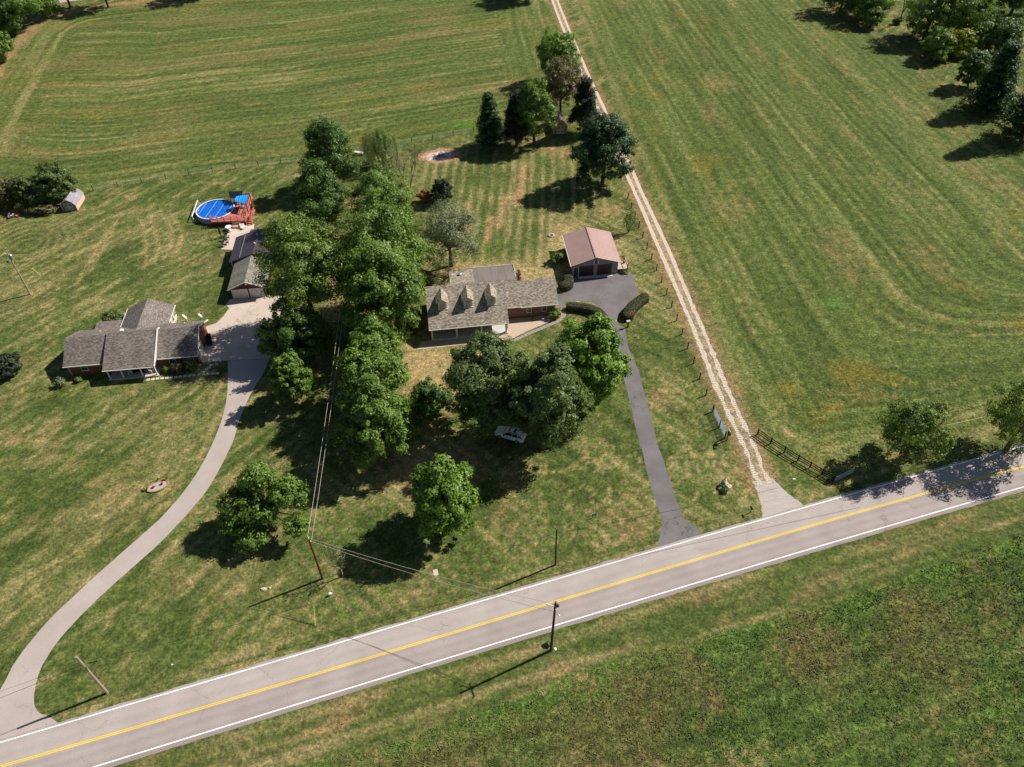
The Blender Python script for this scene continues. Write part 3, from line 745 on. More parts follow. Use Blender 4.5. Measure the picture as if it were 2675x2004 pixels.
sheet('lane_apron', ragged(poly, 0.35, 0.12, 6), 0.005, M['apron'])
# two gravel ruts of the lane
lc = np.array(chaikin(lane_c, 3)); seg = np.r_[0, np.cumsum(np.linalg.norm(np.diff(lc, axis=0), axis=1))]
ss = np.arange(0, seg[-1], 0.4); lc = np.c_[np.interp(ss, seg, lc[:, 0]), np.interp(ss, seg, lc[:, 1])]
near = smooth(ss, ss[-1] - 60, ss[-1])
for side, sd_ in ((-1, 401), (1, 402)):
    wob = (vnoise(ss * 0.06, ss * 0, sd_, 2) - 0.5) * 0.35
    gap = 0.80 - 0.08 * near
    hw = 0.36 + 0.10 * (vnoise(ss * 0.5, ss * 0, sd_ + 5, 3) - 0.5) * (1 + 4 * near) - 0.05 * near
    jit = lambda k_: (vnoise(ss * 1.7, ss * 0, sd_ + k_, 2) - 0.5) * (0.12 + 0.42 * near)
    ribbon('gravel_rut', offs(lc, side * gap + wob + hw + jit(11)), offs(lc, side * gap + wob - hw + jit(12)), 0.007, M['gravel'])
# loose limestone scattered along the lower end of the lane
st_ = MB(); r_ = random.Random(5)
for _ in range(2600):
    i = len(lc) - 1 - int(abs(r_.gauss(0, 1)) * 70) % (len(lc) - 2); p = lc[i]; t = lc[min(i + 1, len(lc) - 1)] - lc[max(i - 1, 0)]; t /= np.linalg.norm(t)
    o_ = r_.choice((-1, 1)) * 0.95 + r_.gauss(0, 0.38); q = p + np.array([-t[1], t[0]]) * o_
    s_ = r_.uniform(0.04, 0.11)
    st_.add([(q[0] - s_, q[1] - s_ * .6, 0.0), (q[0] + s_, q[1] - s_ * .5, 0.0), (q[0] + s_ * .7, q[1] + s_, 0.0), (q[0] - s_ * .6, q[1] + s_ * .8, 0.0), (q[0], q[1], s_ * 0.9)], [(0, 1, 4), (1, 2, 4), (2, 3, 4), (3, 0, 4)])
tag(st_.build('loose_gravel', M['gravel']), kind='stuff')
# patio slab beside the pool
def SP(x, y, z=0.0): return S(500 + x / 9.2, 480 + y / 9.2, z)
sheet('patio_slab', [SP(*q)[:2] for q in [(1510, 975), (1180, 1010), (930, 1090), (870, 1200), (715, 1578), (1000, 1592), (1150, 1600), (1500, 1300)]], 0.03, M['concrete'])
# far road glimpsed at the top left corner
fr = [D(x, y)[:2] for x, y in [(60, 12), (150, 1), (260, -14), (500, -40)]]
frl = np.array(chaikin(fr, 2)); ribbon('far_road', offs(frl, 4.0), offs(frl, -1.2), 0.006, M['drive_pale'])

# ------------------------------------------------------------ buildings
def part(name, mb, mt, parent, uv=False, label=None, kind=None, smooth_=False):
    o = mb.build(name, mt, parent, smooth_)
    if uv: box_uv(o)
    return tag(o, label=label, kind=kind)

def roof_pair(parent, u0, u1, v0, vr, v1, z0, zr, z1, mt, t=0.12, axis='u', name='roof'):
    """two slopes meeting at a ridge (ridge runs along axis)"""
    for a, za in ((v0, z0), (v1, z1)):
        mb = MB()
        if axis == 'u': q = [(u0, a, za), (u1, a, za), (u1, vr, zr), (u0, vr, zr)]
        else: q = [(a, u0, za), (a, u1, za), (vr, u1, zr), (vr, u0, zr)]
        n = (Vector(q[1]) - Vector(q[0])).cross(Vector(q[3]) - Vector(q[0]))
        if n.z < 0: q = q[::-1]
        mb.slab(q, t)
        part(name, mb, mt, parent, uv=True)

def window(parent, face, a0, a1, z0, z1, pos, out, mt_frame='white', glass='glass', fr=0.07, bars=1, name='window'):
    """a frame standing 4 cm proud of its wall with a pane set back; face 'u': wall along u at v=pos facing out(-1/+1)"""
    f = MB(); d0, d1 = sorted((pos + out * 0.002, pos + out * 0.055))
    def bx(mb, p0, p1, q0, q1, e0, e1):
        if face == 'u': mb.box(p0, e0, q0, p1, e1, q1)
        else: mb.box(e0, p0, q0, e1, p1, q1)
    bx(f, a0, a0 + fr, z0, z1, d0, d1); bx(f, a1 - fr, a1, z0, z1, d0, d1)
    bx(f, a0 + fr, a1 - fr, z0, z0 + fr, d0, d1); bx(f, a0 + fr, a1 - fr, z1 - fr, z1, d0, d1)
    zm = (z0 + z1) / 2
    if bars: bx(f, a0 + fr, a1 - fr, zm - 0.025, zm + 0.025, d0, d1)
    fo = f.build(name, M[mt_frame], parent)
    p = MB(); e0, e1 = sorted((pos + out * 0.004, pos + out * 0.02))
    if bars:
        for q0, q1 in ((z0 + fr, zm - 0.025), (zm + 0.025, z1 - fr)):
            g_ = MB(); bx(g_, a0 + fr, a1 - fr, q0, q1, e0, e1); g_.build('pane', M[glass], fo)
    else:
        bx(p, a0 + fr, a1 - fr, z0 + fr, z1 - fr, e0, e1); p.build('pane', M[glass], fo)
    s_ = MB(); h0, h1 = sorted((pos, pos + out * 0.10)); bx(s_, a0 - 0.05, a1 + 0.05, z0 - 0.06, z0 - 0.001, h0, h1); s_.build('sill', M[mt_frame], fo)
    return fo

def sectional_door(parent, face, a0, a1, z1, pos, out, mt, lights=0, z0=0.0, label=None, trim='white'):
    d = MB(); n = 4
    def bx(mb, p0, p1, q0, q1, e0, e1):
        e0, e1 = sorted((e0, e1))
        if face == 'u': mb.box(p0, e0, q0, p1, e1, q1)
        else: mb.box(e0, p0, q0, e1, p1, q1)
    h = (z1 - z0) / n
    for i in range(n):
        bx(d, a0, a1, z0 + i * h + 0.008, z0 + (i + 1) * h - 0.008, pos + out * 0.004, pos + out * 0.03)
        m_ = 4
        for j in range(m_):
            w = (a1 - a0) / m_
            if not (lights and i == n - 1): bx(d, a0 + j * w + 0.1, a0 + (j + 1) * w - 0.1, z0 + i * h + 0.1, z0 + (i + 1) * h - 0.1, pos + out * 0.031, pos + out * 0.042)
    o = d.build('garage_door', mt, parent)
    if label: o['label'] = label
    if lights:
        w = (a1 - a0) / lights
        for j in range(lights):
            g_ = MB(); bx(g_, a0 + j * w + 0.06, a0 + (j + 1) * w - 0.06, z1 - h * 0.72, z1 - h * 0.3, pos + out * 0.031, pos + out * 0.045); g_.build('pane', M['glass'], o)
    c = MB()
    bx(c, a0 - 0.1, a0 - 0.005, z0, z1 + 0.1, pos + out * 0.003, pos + out * 0.05); bx(c, a1 + 0.005, a1 + 0.1, z0, z1 + 0.1, pos + out * 0.003, pos + out * 0.05); bx(c, a0 - 0.005, a1 + 0.005, z1 + 0.005, z1 + 0.1, pos + out * 0.003, pos + out * 0.05)
    c.build('door_frame', M[trim], parent)
    return o

# ---- brick ranch house (left)
H1 = thing('ranch_house', 'long brick ranch house with dark weathered grey roof and columned front porch', 'house', (-72.05, 93.1, 0), math.radians(4.9))
mb = MB(); mb.gable_wall(0.35, 20.85, 0.7, 8.45, 2.37, 4.35, 'u')
part('wall', mb, M['brick_red'], H1, uv=True)
mb = MB(); mb.gable_wall(7.2, 14.6, 8.5, 13.7, 2.42, 4.1, 'v')
part('rear_wall', mb, M['siding_cream'], H1, uv=True)
roof_pair(H1, 0, 6.63, 0, 4.55, 9.1, 2.45, 4.78, 2.45, M['shingle_left'])
roof_pair(H1, 14.78, 21.3, 0, 4.55, 9.1, 2.45, 4.80, 2.45, M['shingle_left'])
roof_pair(H1, 6.65, 14.75, -1.8, 4.50, 9.14, 2.45, 5.0, 2.45, M['shingle_left'])
# cheeks that close the step between the raised porch roof and its neighbours
for u_ in (6.72, 14.66):
    mb = MB(); mb.prism([(0, 0), (1, 0), (1, 1)], 0, 1); mb.v = []; mb.f = []; mb.mi = []
    a = [(u_, -1.7, 2.36), (u_, 0.6, 2.36), (u_, 4.4, 4.62), (u_, 4.48, 4.86), (u_, -1.7, 2.38)]
    mb.add(a + [(p[0] + 0.05, p[1], p[2]) for p in a], [(4, 3, 2, 1, 0), (5, 6, 7, 8, 9)] + [(i, (i + 1) % 5, 5 + (i + 1) % 5, 5 + i) for i in range(5)])
    part('gable_cheek', mb, M['white'], H1)
# white rake board at the right rim of the porch roof, eave gutters and gable rake
mb = MB(); mb.beam((14.80, -1.82, 2.46), (14.80, 4.5, 5.04), 0.16, 0.22); mb.beam((14.80, 4.5, 5.04), (14.80, 5.3, 4.64), 0.16, 0.2); part('rake_board', mb, M['white'], H1)
mb = MB(); mb.beam((21.33, -0.05, 2.42), (21.33, 4.55, 4.80), 0.10, 0.2); mb.beam((21.33, 4.55, 4.80), (21.33, 9.15, 2.44), 0.10, 0.2); part('rake_board', mb, M['white'], H1)
for u0, u1, v_ in ((0, 6.6, -0.06), (14.9, 21.3, -0.06), (6.65, 14.75, -1.86)):
    mb = MB(); mb.box(u0, v_ - 0.06, 2.30, u1, v_ + 0.05, 2.42); part('gutter', mb, M['offwhite'], H1)
mb = MB(); mb.box(6.9, -1.62, 2.28, 14.6, -1.0, 2.36); part('porch_beam', mb, M['white'], H1)
roof_pair(H1, 4.62, 14.02, 6.88, 10.9, 14.92, 2.52, 4.42, 2.52, M['shingle_left'], axis='v')
mb = MB(); mb.slab([(2.4, 9.05, 2.42), (6.86, 9.05, 2.42), (6.86, 11.55, 2.12), (2.4, 11.55, 2.12)], 0.12); part('patio_roof', mb, M['shingle_left'], H1, uv=True)
for u_ in (2.6, 6.5):
    mb = MB(); mb.box(u_ - 0.06, 11.3, 0, u_ + 0.06, 11.42, 2.0); part('post', mb, M['white'], H1)
mb = MB(); mb.beam((6.86, 8.6, 2.48), (6.86, 14.05, 2.48), 0.08, 0.16); part('gutter', mb, M['white'], H1)
mb = MB(); mb.beam((14.95, 9.2, 2.48), (14.95, 14.05, 2.48), 0.08, 0.16); part('gutter', mb, M['white'], H1)
for u_, g in ((7.0, 0), (9.13, 1), (12.16, 1), (14.4, 0)):
    mb = MB(); mb.box(u_ - 0.09, -1.29, 0.18, u_ + 0.09, -1.11, 2.36); mb.box(u_ - 0.13, -1.33, 0.18, u_ + 0.13, -1.07, 0.3); mb.box(u_ - 0.13, -1.33, 2.2, u_ + 0.13, -1.07, 2.3); part('porch_column', mb, M['white'], H1)
mb = MB(); mb.box(6.8, -1.5, 0, 14.7, 0.69, 0.18); part('porch_floor', mb, M['concrete'], H1)
window(H1, 'u', 2.2, 3.3, 0.75, 2.15, 0.7, -1); window(H1, 'u', 16.2, 17.3, 0.75, 2.15, 0.7, -1); window(H1, 'u', 19.1, 20.2, 0.75, 2.15, 0.7, -1)
window(H1, 'u', 8.0, 9.0, 0.8, 2.15, 0.7, -1); window(H1, 'u', 12.6, 13.8, 0.8, 2.15, 0.7, -1)
mb = MB(); mb.box(10.4, 0.62, 0.18, 11.4, 0.695, 2.2); part('front_door', mb, M['brown_door'], H1)
for u_ in (0.35, 6.55):
    mb = MB(); mb.box(u_ - 0.05, 0.6, 0.0, u_ + 0.05, 0.69, 2.3); part('downspout', mb, M['white'], H1)
sectional_door(H1, 'v', 1.55, 4.2, 2.05, 20.85, 1, M['garage_white'], label='white garage door in the sunlit brick gable end')
for v_ in (9.9, 11.3, 12.7): window(H1, 'v', v_, v_ + 0.9, 0.8, 2.1, 14.6, 1, 'white', 'glass')
mb = MB(); mb.box(14.66, 9.3, 0, 17.0, 11.8, 0.35); part('side_deck', mb, M['deck_red'], H1)
for (u_, v_) in ((14.9, 11.7), (16.9, 11.7), (16.9, 9.4)):
    mb = MB(); mb.box(u_ - 0.05, v_ - 0.05, 0.35, u_ + 0.05, v_ + 0.05, 1.3); part('post', mb, M['white'], H1)
for u_, v_, z_, s_ in ((4.9, 6.2, 3.93, 0.10), (8.7, 5.5, 4.55, 0.26), (18.2, 7.2, 3.42, 0.10)):
    mb = MB()
    if s_ > 0.2: mb.box(u_ - s_, v_ - s_, z_ - 0.05, u_ + s_, v_ + s_, z_ + 0.16)
    else: mb.tube([(u_, v_, z_ - 0.1), (u_, v_, z_ + 0.35)], 0.05, 8); mb.tube([(u_, v_, z_ + 0.33), (u_, v_, z_ + 0.37)], 0.09, 8)
    part('roof_vent', mb, M['white'], H1)

# ---- brick garage with metal roofed pavilion behind (left)
A2 = math.radians(4.3)
H2 = thing('brick_garage', 'brick two car garage with grey green shingle roof and two white doors', 'garage', (-49.95, 112.9, 0), A2)
mb = MB(); mb.gable_wall(0, 5.95, 0, 8.0, 2.28, 3.42, 'v'); part('wall', mb, M['brick_shade'], H2, uv=True)
roof_pair(H2, -0.45, 8.25, -0.42, 2.98, 6.38, 2.30, 3.78, 2.30, M['shingle_garage'], axis='v')
mb = MB(); mb.beam((-0.44, -0.48, 2.24), (2.98, -0.48, 3.73), 0.06, 0.2); part('rake_board', mb, M['white'], H2)
mb = MB(); mb.beam((2.98, -0.48, 3.73), (6.40, -0.48, 2.24), 0.06, 0.2); part('rake_board', mb, M['white'], H2)
mb = MB(); mb.tube([(2.98, -0.02, 3.05), (2.98, -0.08, 3.05)], 0.22, 12); part('gable_vent', mb, M['white'], H2)
sectional_door(H2, 'u', 0.18, 2.82, 1.9, 0, -1, M['garage_white']); sectional_door(H2, 'u', 3.3, 5.8, 1.9, 0, -1, M['garage_white'])
H3 = thing('pavilion', 'open pavilion under a plum metal roof behind the brick garage', 'pavilion', (-49.95, 112.9, 0), A2)
def ribbed(parent, q, n, mt, across='u'):
    """standing ribs on a sloping sheet: quad q = eave0, eave1, ridge1, ridge0"""
    mb = MB(); q = [Vector(p) for p in q]
    for i in range(n + 1):
        t = i / n; a = q[0].lerp(q[1], t); c = q[3].lerp(q[2], t)
        mb.beam(a + Vector((0, 0, 0.012)), c + Vector((0, 0, 0.012)), 0.05, 0.04)
    return part('roof_rib', mb, mt, parent, kind='stuff')
for q in ([(-1.45, 8.0, 2.45), (-1.45, 16.35, 2.45), (3.3, 16.35, 4.02), (3.3, 8.0, 4.02)], [(8.05, 16.35, 2.45), (8.05, 8.0, 2.45), (3.3, 8.0, 4.02), (3.3, 16.35, 4.02)]):
    mb = MB(); n_ = (Vector(q[1]) - Vector(q[0])).cross(Vector(q[3]) - Vector(q[0])); mb.slab(q if n_.z > 0 else q[::-1], 0.06); part('roof', mb, M['metal_plum'], H3)
    ribbed(H3, q, 28, M['metal_plum'])
mb = MB(); mb.beam((0.62, 8.3, 3.21), (0.62, 16.4, 3.21), 0.10, 0.06); part('roof_seam', mb, M['galv'], H3)
mb = MB(); mb.slab([(1.0, 16.4, 2.75), (6.8, 16.4, 2.75), (6.8, 18.9, 2.45), (1.0, 18.9, 2.45)], 0.06); part('rear_roof', mb, M['metal_plum'], H3)
for u_, v_, h in ((-1.1, 8.5, 2.48), (-1.1, 12.2, 2.48), (-1.1, 16.1, 2.48), (7.7, 8.5, 2.48), (7.7, 12.2, 2.48), (7.7, 16.1, 2.48), (1.3, 18.7, 2.4), (6.5, 18.7, 2.4)):
    mb = MB(); mb.box(u_ - 0.08, v_ - 0.08, 0, u_ + 0.08, v_ + 0.08, h); part('post', mb, M['white'], H3)
for v_, z_ in ((11.2, 3.95), (14.2, 3.95)):
    mb = MB(); mb.tube([(3.3, v_, z_), (3.3, v_, z_ + 0.3)], 0.09, 8); mb.tube([(3.3, v_, z_ + 0.3), (3.3, v_, z_ + 0.36)], 0.16, 8); part('roof_vent', mb, M['white'], H3)

# ---- cape house with three dormers (centre)
H4 = thing('cape_house', 'cape style house with mottled taupe roof, three dormers and columned porch', 'house', (-0.2, 100.55, 0), math.radians(5.6))
mb = MB(); mb.gable_wall(-12.85, -0.25, 4.45, 10.7, 2.7, 2.71, 'u'); mb.gable_wall(-12.83, -0.27, 0.55, 10.65, 2.72, 6.1, 'u', z0=2.62); part('wall', mb, M['brick_brown'], H4, uv=True)
mb = MB(); mb.gable_wall(-0.24, 8.55, 4.45, 10.85, 2.5, 4.35, 'u'); part('wing_wall', mb, M['brick_brown'], H4, uv=True)
roof_pair(H4, -13.38, 0.0, -0.12, 6.4, 10.95, 2.86, 6.92, 2.86, M['shingle_cape'])
roof_pair(H4, 0.01, 2.46, 3.98, 8.25, 11.2, 2.78, 5.44, 2.78, M['shingle_cape'])
roof_pair(H4, 2.47, 9.0, 3.95, 8.18, 11.05, 2.62, 5.07, 2.62, M['shingle_cape'])
for u0, u1, v_, z_ in ((-13.4, 0.02, -0.19, 2.84), (0.03, 2.5, 3.91, 2.76), (2.5, 9.02, 3.88, 2.60)):
    mb = MB(); mb.box(u0, v_ - 0.05, z_ - 0.16, u1, v_ + 0.06, z_ - 0.02); part('gutter', mb, M['offwhite'], H4)
mb = MB(); mb.box(-13.2, 0.45, 2.42, -0.2, 0.8, 2.62); part('porch_beam', mb, M['offwhite'], H4)
for u_ in (-12.96, -8.82, -4.62, -0.45):
    mb = MB(); mb.box(u_ - 0.15, 0.5, 0.22, u_ + 0.15, 0.8, 2.44); mb.box(u_ - 0.2, 0.45, 0.22, u_ + 0.2, 0.85, 0.36); mb.box(u_ - 0.19, 0.46, 2.28, u_ + 0.19, 0.84, 2.42); part('porch_column', mb, M['offwhite'], H4)
mb = MB(); mb.box(-13.15, 0.35, 0, -0.2, 4.44, 0.22); part('porch_floor', mb, simple('porch_concrete', '#b4b2b2', '#c6c4c2', 0.8, 0.7), H4)
for u_ in (-11.2, -9.6, -4.2, -2.0): window(H4, 'u', u_ - 0.5, u_ + 0.5, 0.95, 2.35, 4.45, -1, 'offwhite')
mb = MB(); mb.box(-7.2, 4.38, 0.22, -6.2, 4.445, 2.3); part('front_door', mb, M['red'], H4)
window(H4, 'u', 3.55, 4.4, 0.95, 2.25, 4.45, -1, 'offwhite'); window(H4, 'u', 6.2, 7.05, 0.95, 2.25, 4.45, -1, 'offwhite')
mb = MB(); mb.box(8.45, 4.36, 0, 8.55, 4.44, 2.45); part('downspout', mb, M['offwhite'], H4)
RS = (6.92 - 2.86) / 6.52
for u_ in (-10.78, -6.50, -2.56):
    w = 0.72; vf = 2.78; zb = 2.86 + RS * (vf + 0.12); ze = zb + 1.52; zr = zb + 2.05
    dv = lambda z: (z - 2.86) / RS - 0.12
    d = MB()
    d.add([(u_ - w, vf, zb - 0.1), (u_ + w, vf, zb - 0.1), (u_ + w, vf, ze), (u_, vf, zr), (u_ - w, vf, ze), (u_ - w, dv(ze) + .1, ze), (u_ + w, dv(ze) + .1, ze), (u_, dv(zr) + .1, zr)],
          [(0, 1, 2, 3, 4), (1, 6, 2), (0, 4, 5), (2, 6, 7, 3), (4, 3, 7, 5)])
    do = part('dormer', d, M['dormer_paint'], H4, uv=True)
    for sg in (-1, 1):
        r_ = MB(); o_ = 0.30; sl = (zr - ze) / w; zo = ze - sl * o_
        q = [(u_ + sg * (w + o_), vf - 0.22, zo + .07), (u_ + sg * (w + o_), dv(zo) - 0.02, zo + .07), (u_, dv(zr + .07) + .05, zr + .07), (u_, vf - 0.22, zr + .07)]
        n_ = (Vector(q[1]) - Vector(q[0])).cross(Vector(q[3]) - Vector(q[0])); r_.slab(q if n_.z > 0 else q[::-1], 0.09)
        part('roof', r_, M['shingle_cape'], do, uv=True)
    fo = MB(); zz0, zz1 = zb + 0.16, zb + 1.30
    fo.box(u_ - 0.46, vf - 0.05, zz0, u_ - 0.38, vf - 0.002, zz1); fo.box(u_ + 0.38, vf - 0.05, zz0, u_ + 0.46, vf - 0.002, zz1); fo.box(u_ - 0.38, vf - 0.05, zz0, u_ + 0.38, vf - 0.002, zz0 + .07); fo.box(u_ - 0.38, vf - 0.05, zz1 - .07, u_ + 0.38, vf - 0.002, zz1); fo.box(u_ - 0.38, vf - 0.045, (zz0 + zz1) / 2 - .03, u_ + 0.38, vf - 0.004, (zz0 + zz1) / 2 + .03)
    fo.box(u_ - 0.85, vf - 0.14, zb - 0.06, u_ + 0.85, vf - 0.003, zb + 0.06)
    fo.build('window', M['white'], do)
    g_ = MB(); g_.box(u_ - 0.38, vf - 0.02, zz0 + .07, u_ + 0.38, vf - 0.003, zz1 - .07); g_.build('pane', M['glass_pale'], do)
# flat roofed sunroom and small shingled extension behind the ridge
mb = MB(); mb.box(-5.9, 10.9, 0, 2.2, 16.0, 2.55); part('sunroom_wall', mb, M['siding_cream'], H4, uv=True)
mb = MB(); mb.slab([(-6.4, 11.0, 3.02), (2.6, 11.0, 3.02), (2.6, 16.35, 2.72), (-6.4, 16.35, 2.72)], 0.14); part('sunroom_roof', mb, M['metal_taupe'], H4)
for u_ in (-4.0, -1.5, 0.9): 
    mb = MB(); mb.box(u_ - 0.03, 12.5, 2.96, u_ + 0.03, 12.53, 2.99); mb.beam((u_, 11.1, 3.025), (u_, 16.3, 2.735), 0.05, 0.02); part('roof_seam', mb, M['metal_taupe'], H4)
mb = MB(); mb.box(-6.42, 16.36, 2.60, 2.62, 16.43, 2.80); mb.box(2.62, 11.3, 2.62, 2.70, 16.43, 2.92); part('roof_edge', mb, M['offwhite'], H4)
mb = MB(); mb.box(-8.8, 10.8, 0, -5.0, 15.3, 2.6); part('extension_wall', mb, M['siding_cream'], H4, uv=True)
mb = MB(); mb.slab([(-9.1, 10.6, 3.62), (-4.85, 10.6, 3.62), (-4.85, 15.6, 3.02), (-9.1, 15.6, 3.02)], 0.12); part('extension_roof', mb, M['shingle_cape'], H4, uv=True)
for (u_, v_, z_) in ((-8.0, 15.2, 3.05), (-6.4, 15.35, 3.05), (-9.9, 6.6, 6.75), (-0.9, 6.7, 6.65), (5.2, 8.5, 4.85)):
    mb = MB(); mb.tube([(u_, v_, z_), (u_, v_, z_ + 0.32)], 0.06, 8); mb.tube([(u_, v_, z_ + 0.3), (u_, v_, z_ + 0.35)], 0.10, 8); part('roof_vent', mb, M['galv'], H4)
mb = MB(); mb.tube([(-7.2, 13.9, 3.2), (-7.2, 13.9, 3.5)], 0.26, 12); mb.ball((-7.2, 13.9, 3.5), 0.34, 0.34, 0.14, 12, 5); part('attic_fan', mb, M['galv'], H4)
mb = MB(); mb.tube([(2.4, 8.9, 4.4), (2.4, 8.9, 6.35)], 0.13, 10); mb.tube([(2.4, 8.9, 6.3), (2.4, 8.9, 6.5)], 0.2, 10); part('flue_pipe', mb, M['galv'], H4)

# ---- red roofed garage
H5 = thing('red_roof_garage', 'grey batten sided garage with faded red metal roof and two brown doors', 'garage', (11.82, 116.44, 0), math.radians(5.05))
mb = MB(); mb.gable_wall(0, 8.28, 0, 9.4, 2.55, 3.86, 'v'); part('wall', mb, M['board_grey'], H5, uv=True)
bt = MB(); 
for i in range(1, 27):
    u_ = 0.307 * i; top = 2.55 + (3.86 - 2.55) * (1 - abs(u_ - 4.14) / 4.14) - 0.03
    if any(a <= u_ <= b_ for a, b_ in ((1.0, 3.9), (4.3, 7.3))): bt.box(u_ - 0.025, -0.025, 2.46, u_ + 0.025, -0.002, top)
    elif 0.0 <= u_ <= 0.95: bt.box(u_ - 0.025, -0.025, 2.15, u_ + 0.025, -0.002, top)
    else: bt.box(u_ - 0.025, -0.025, 0.02, u_ + 0.025, -0.002, top)
for i in range(1, 31): bt.box(8.282, 0.307 * i - 0.025, 0.02, 8.305, 0.307 * i + 0.025, 2.5)
part('batten', bt, M['board_grey'], H5, kind='stuff')
for q in ([(-0.52, -0.35, 2.62), (-0.52, 9.75, 2.62), (4.14, 9.75, 4.14), (4.14, -0.35, 4.14)], [(8.80, 9.75, 2.62), (8.80, -0.35, 2.62), (4.14, -0.35, 4.14), (4.14, 9.75, 4.14)]):
    n_ = (Vector(q[1]) - Vector(q[0])).cross(Vector(q[3]) - Vector(q[0])); mb = MB(); mb.slab(q if n_.z > 0 else q[::-1], 0.06); part('roof', mb, M['metal_red'], H5)
    ribbed(H5, q, 26, M['metal_red'])
mb = MB(); mb.beam((4.14, -0.38, 4.17), (4.14, 9.78, 4.17), 0.4, 0.05); part('ridge_cap', mb, M['metal_red'], H5)
mb = MB(); mb.beam((-0.54, -0.36, 2.58), (-0.54, 9.76, 2.58), 0.08, 0.14); part('gutter', mb, M['white'], H5)
sectional_door(H5, 'u', 1.08, 3.76, 2.32, 0, -1, M['brown_door'], lights=5, trim='board_grey'); sectional_door(H5, 'u', 4.42, 7.12, 2.32, 0, -1, M['brown_door'], lights=5, trim='board_grey')
mb = MB(); mb.box(0.12, -0.045, 0.02, 0.86, -0.003, 2.06); do = part('side_door', mb, M['brown_door'], H5)
mb = MB(); mb.ball((0.76, -0.07, 1.0), 0.04, 0.04, 0.04, 8, 5); part('handle', mb, M['galv'], do)
mb = MB(); mb.box(0.03, -0.05, 0.0, 0.11, -0.003, 2.16); mb.box(0.87, -0.05, 0.0, 0.95, -0.003, 2.16); mb.box(0.11, -0.05, 2.07, 0.87, -0.003, 2.16); part('door_frame', mb, M['white'], H5)
mb = MB(); mb.box(0.9, -0.75, 0, 7.3, -0.06, 0.05); part('door_threshold', mb, M['concrete'], H5)
# painted square on the gable
SQ = thing('barn_quilt', 'square barn quilt board with blue centre on the gable of the red roofed garage', 'sign', H5.matrix_basis @ Vector((4.14, -0.06, 2.98)), H5.rotation_euler.z)
mb = MB(); mb.box(-0.6, -0.03, -0.5, 0.6, 0.0, 0.5); part('board', mb, M['barn_blue'], SQ)
mb = MB()
for x0, z0, x1, z1 in ((-0.6, -0.5, 0.6, -0.36), (-0.6, 0.36, 0.6, 0.5), (-0.6, -0.36, -0.46, 0.36), (0.46, -0.36, 0.6, 0.36)): mb.box(x0, -0.042, z0, x1, -0.031, z1)
part('border', mb, M['barn_tan'], SQ)
mb = MB()
for sx in (-1, 1):
    for sz in (-1, 1):
        mb.box(min(sx * 0.25, sx * 0.45), -0.04, min(sz * 0.2, sz * 0.35), max(sx * 0.25, sx * 0.45), -0.031, max(sz * 0.2, sz * 0.35))
mb.box(-0.45, -0.04, -0.17, -0.26, -0.031, 0.17); mb.box(0.26, -0.04, -0.17, 0.45, -0.031, 0.17)
part('patch', mb, M['white'], SQ)
# side deck with dark railing
DK = thing('side_deck', 'bleached wooden deck with black railing on the right side of the red roofed garage', 'deck', H5.matrix_basis @ Vector((8.35, 0.2, 0)), H5.rotation_euler.z)
for i in range(14):
    mb = MB(); mb.box(0.0, 0.05 + i * 0.2, 0.72, 1.9, 0.05 + i * 0.2 + 0.185, 0.76); part('board', mb, M['deck_grey'], DK)
for u_, v_ in ((0.08, 0.1), (1.82, 0.1), (0.08, 2.75), (1.82, 2.75)):
    mb = MB(); mb.box(u_ - 0.06, v_ - 0.06, 0, u_ + 0.06, v_ + 0.06, 1.62 if (v_ > 2 or u_ > 1) else 0.72); part('post', mb, M['black_wood'], DK)
mb = MB(); mb.box(0.0, 2.72, 1.55, 1.9, 2.8, 1.62)
for i in range(9): mb.box(0.1 + i * 0.21, 2.74, 0.76, 0.13 + i * 0.21, 2.77, 1.55)
part('railing', mb, M['black_wood'], DK)
mb = MB(); mb.box(1.8, 0.1, 1.52, 1.88, 2.7, 1.60); part('hand_rail', mb, M['deck_grey'], DK)
mb = MB(); mb.box(0.0, 0.0, 0.56, 1.9, 0.04, 0.71); part('skirt', mb, M['black_wood'], DK)
for i in range(3):
    mb = MB(); mb.box(0.5, -0.28 * (i + 1), 0.44 - 0.18 * i, 1.8, -0.28 * i - 0.01, 0.48 - 0.18 * i); part('step', mb, M['black_wood'], DK)
mb = MB(); mb.box(0, 0, 0, 0.34, 0.34, 0.42); o = part('red_can', mb, M['red'], None); o.location = DK.matrix_basis @ Vector((1.4, 1.6, 0.762)); o.rotation_euler.z = 0.3; tag(o, 'small red container standing on the wooden side deck', 'container')

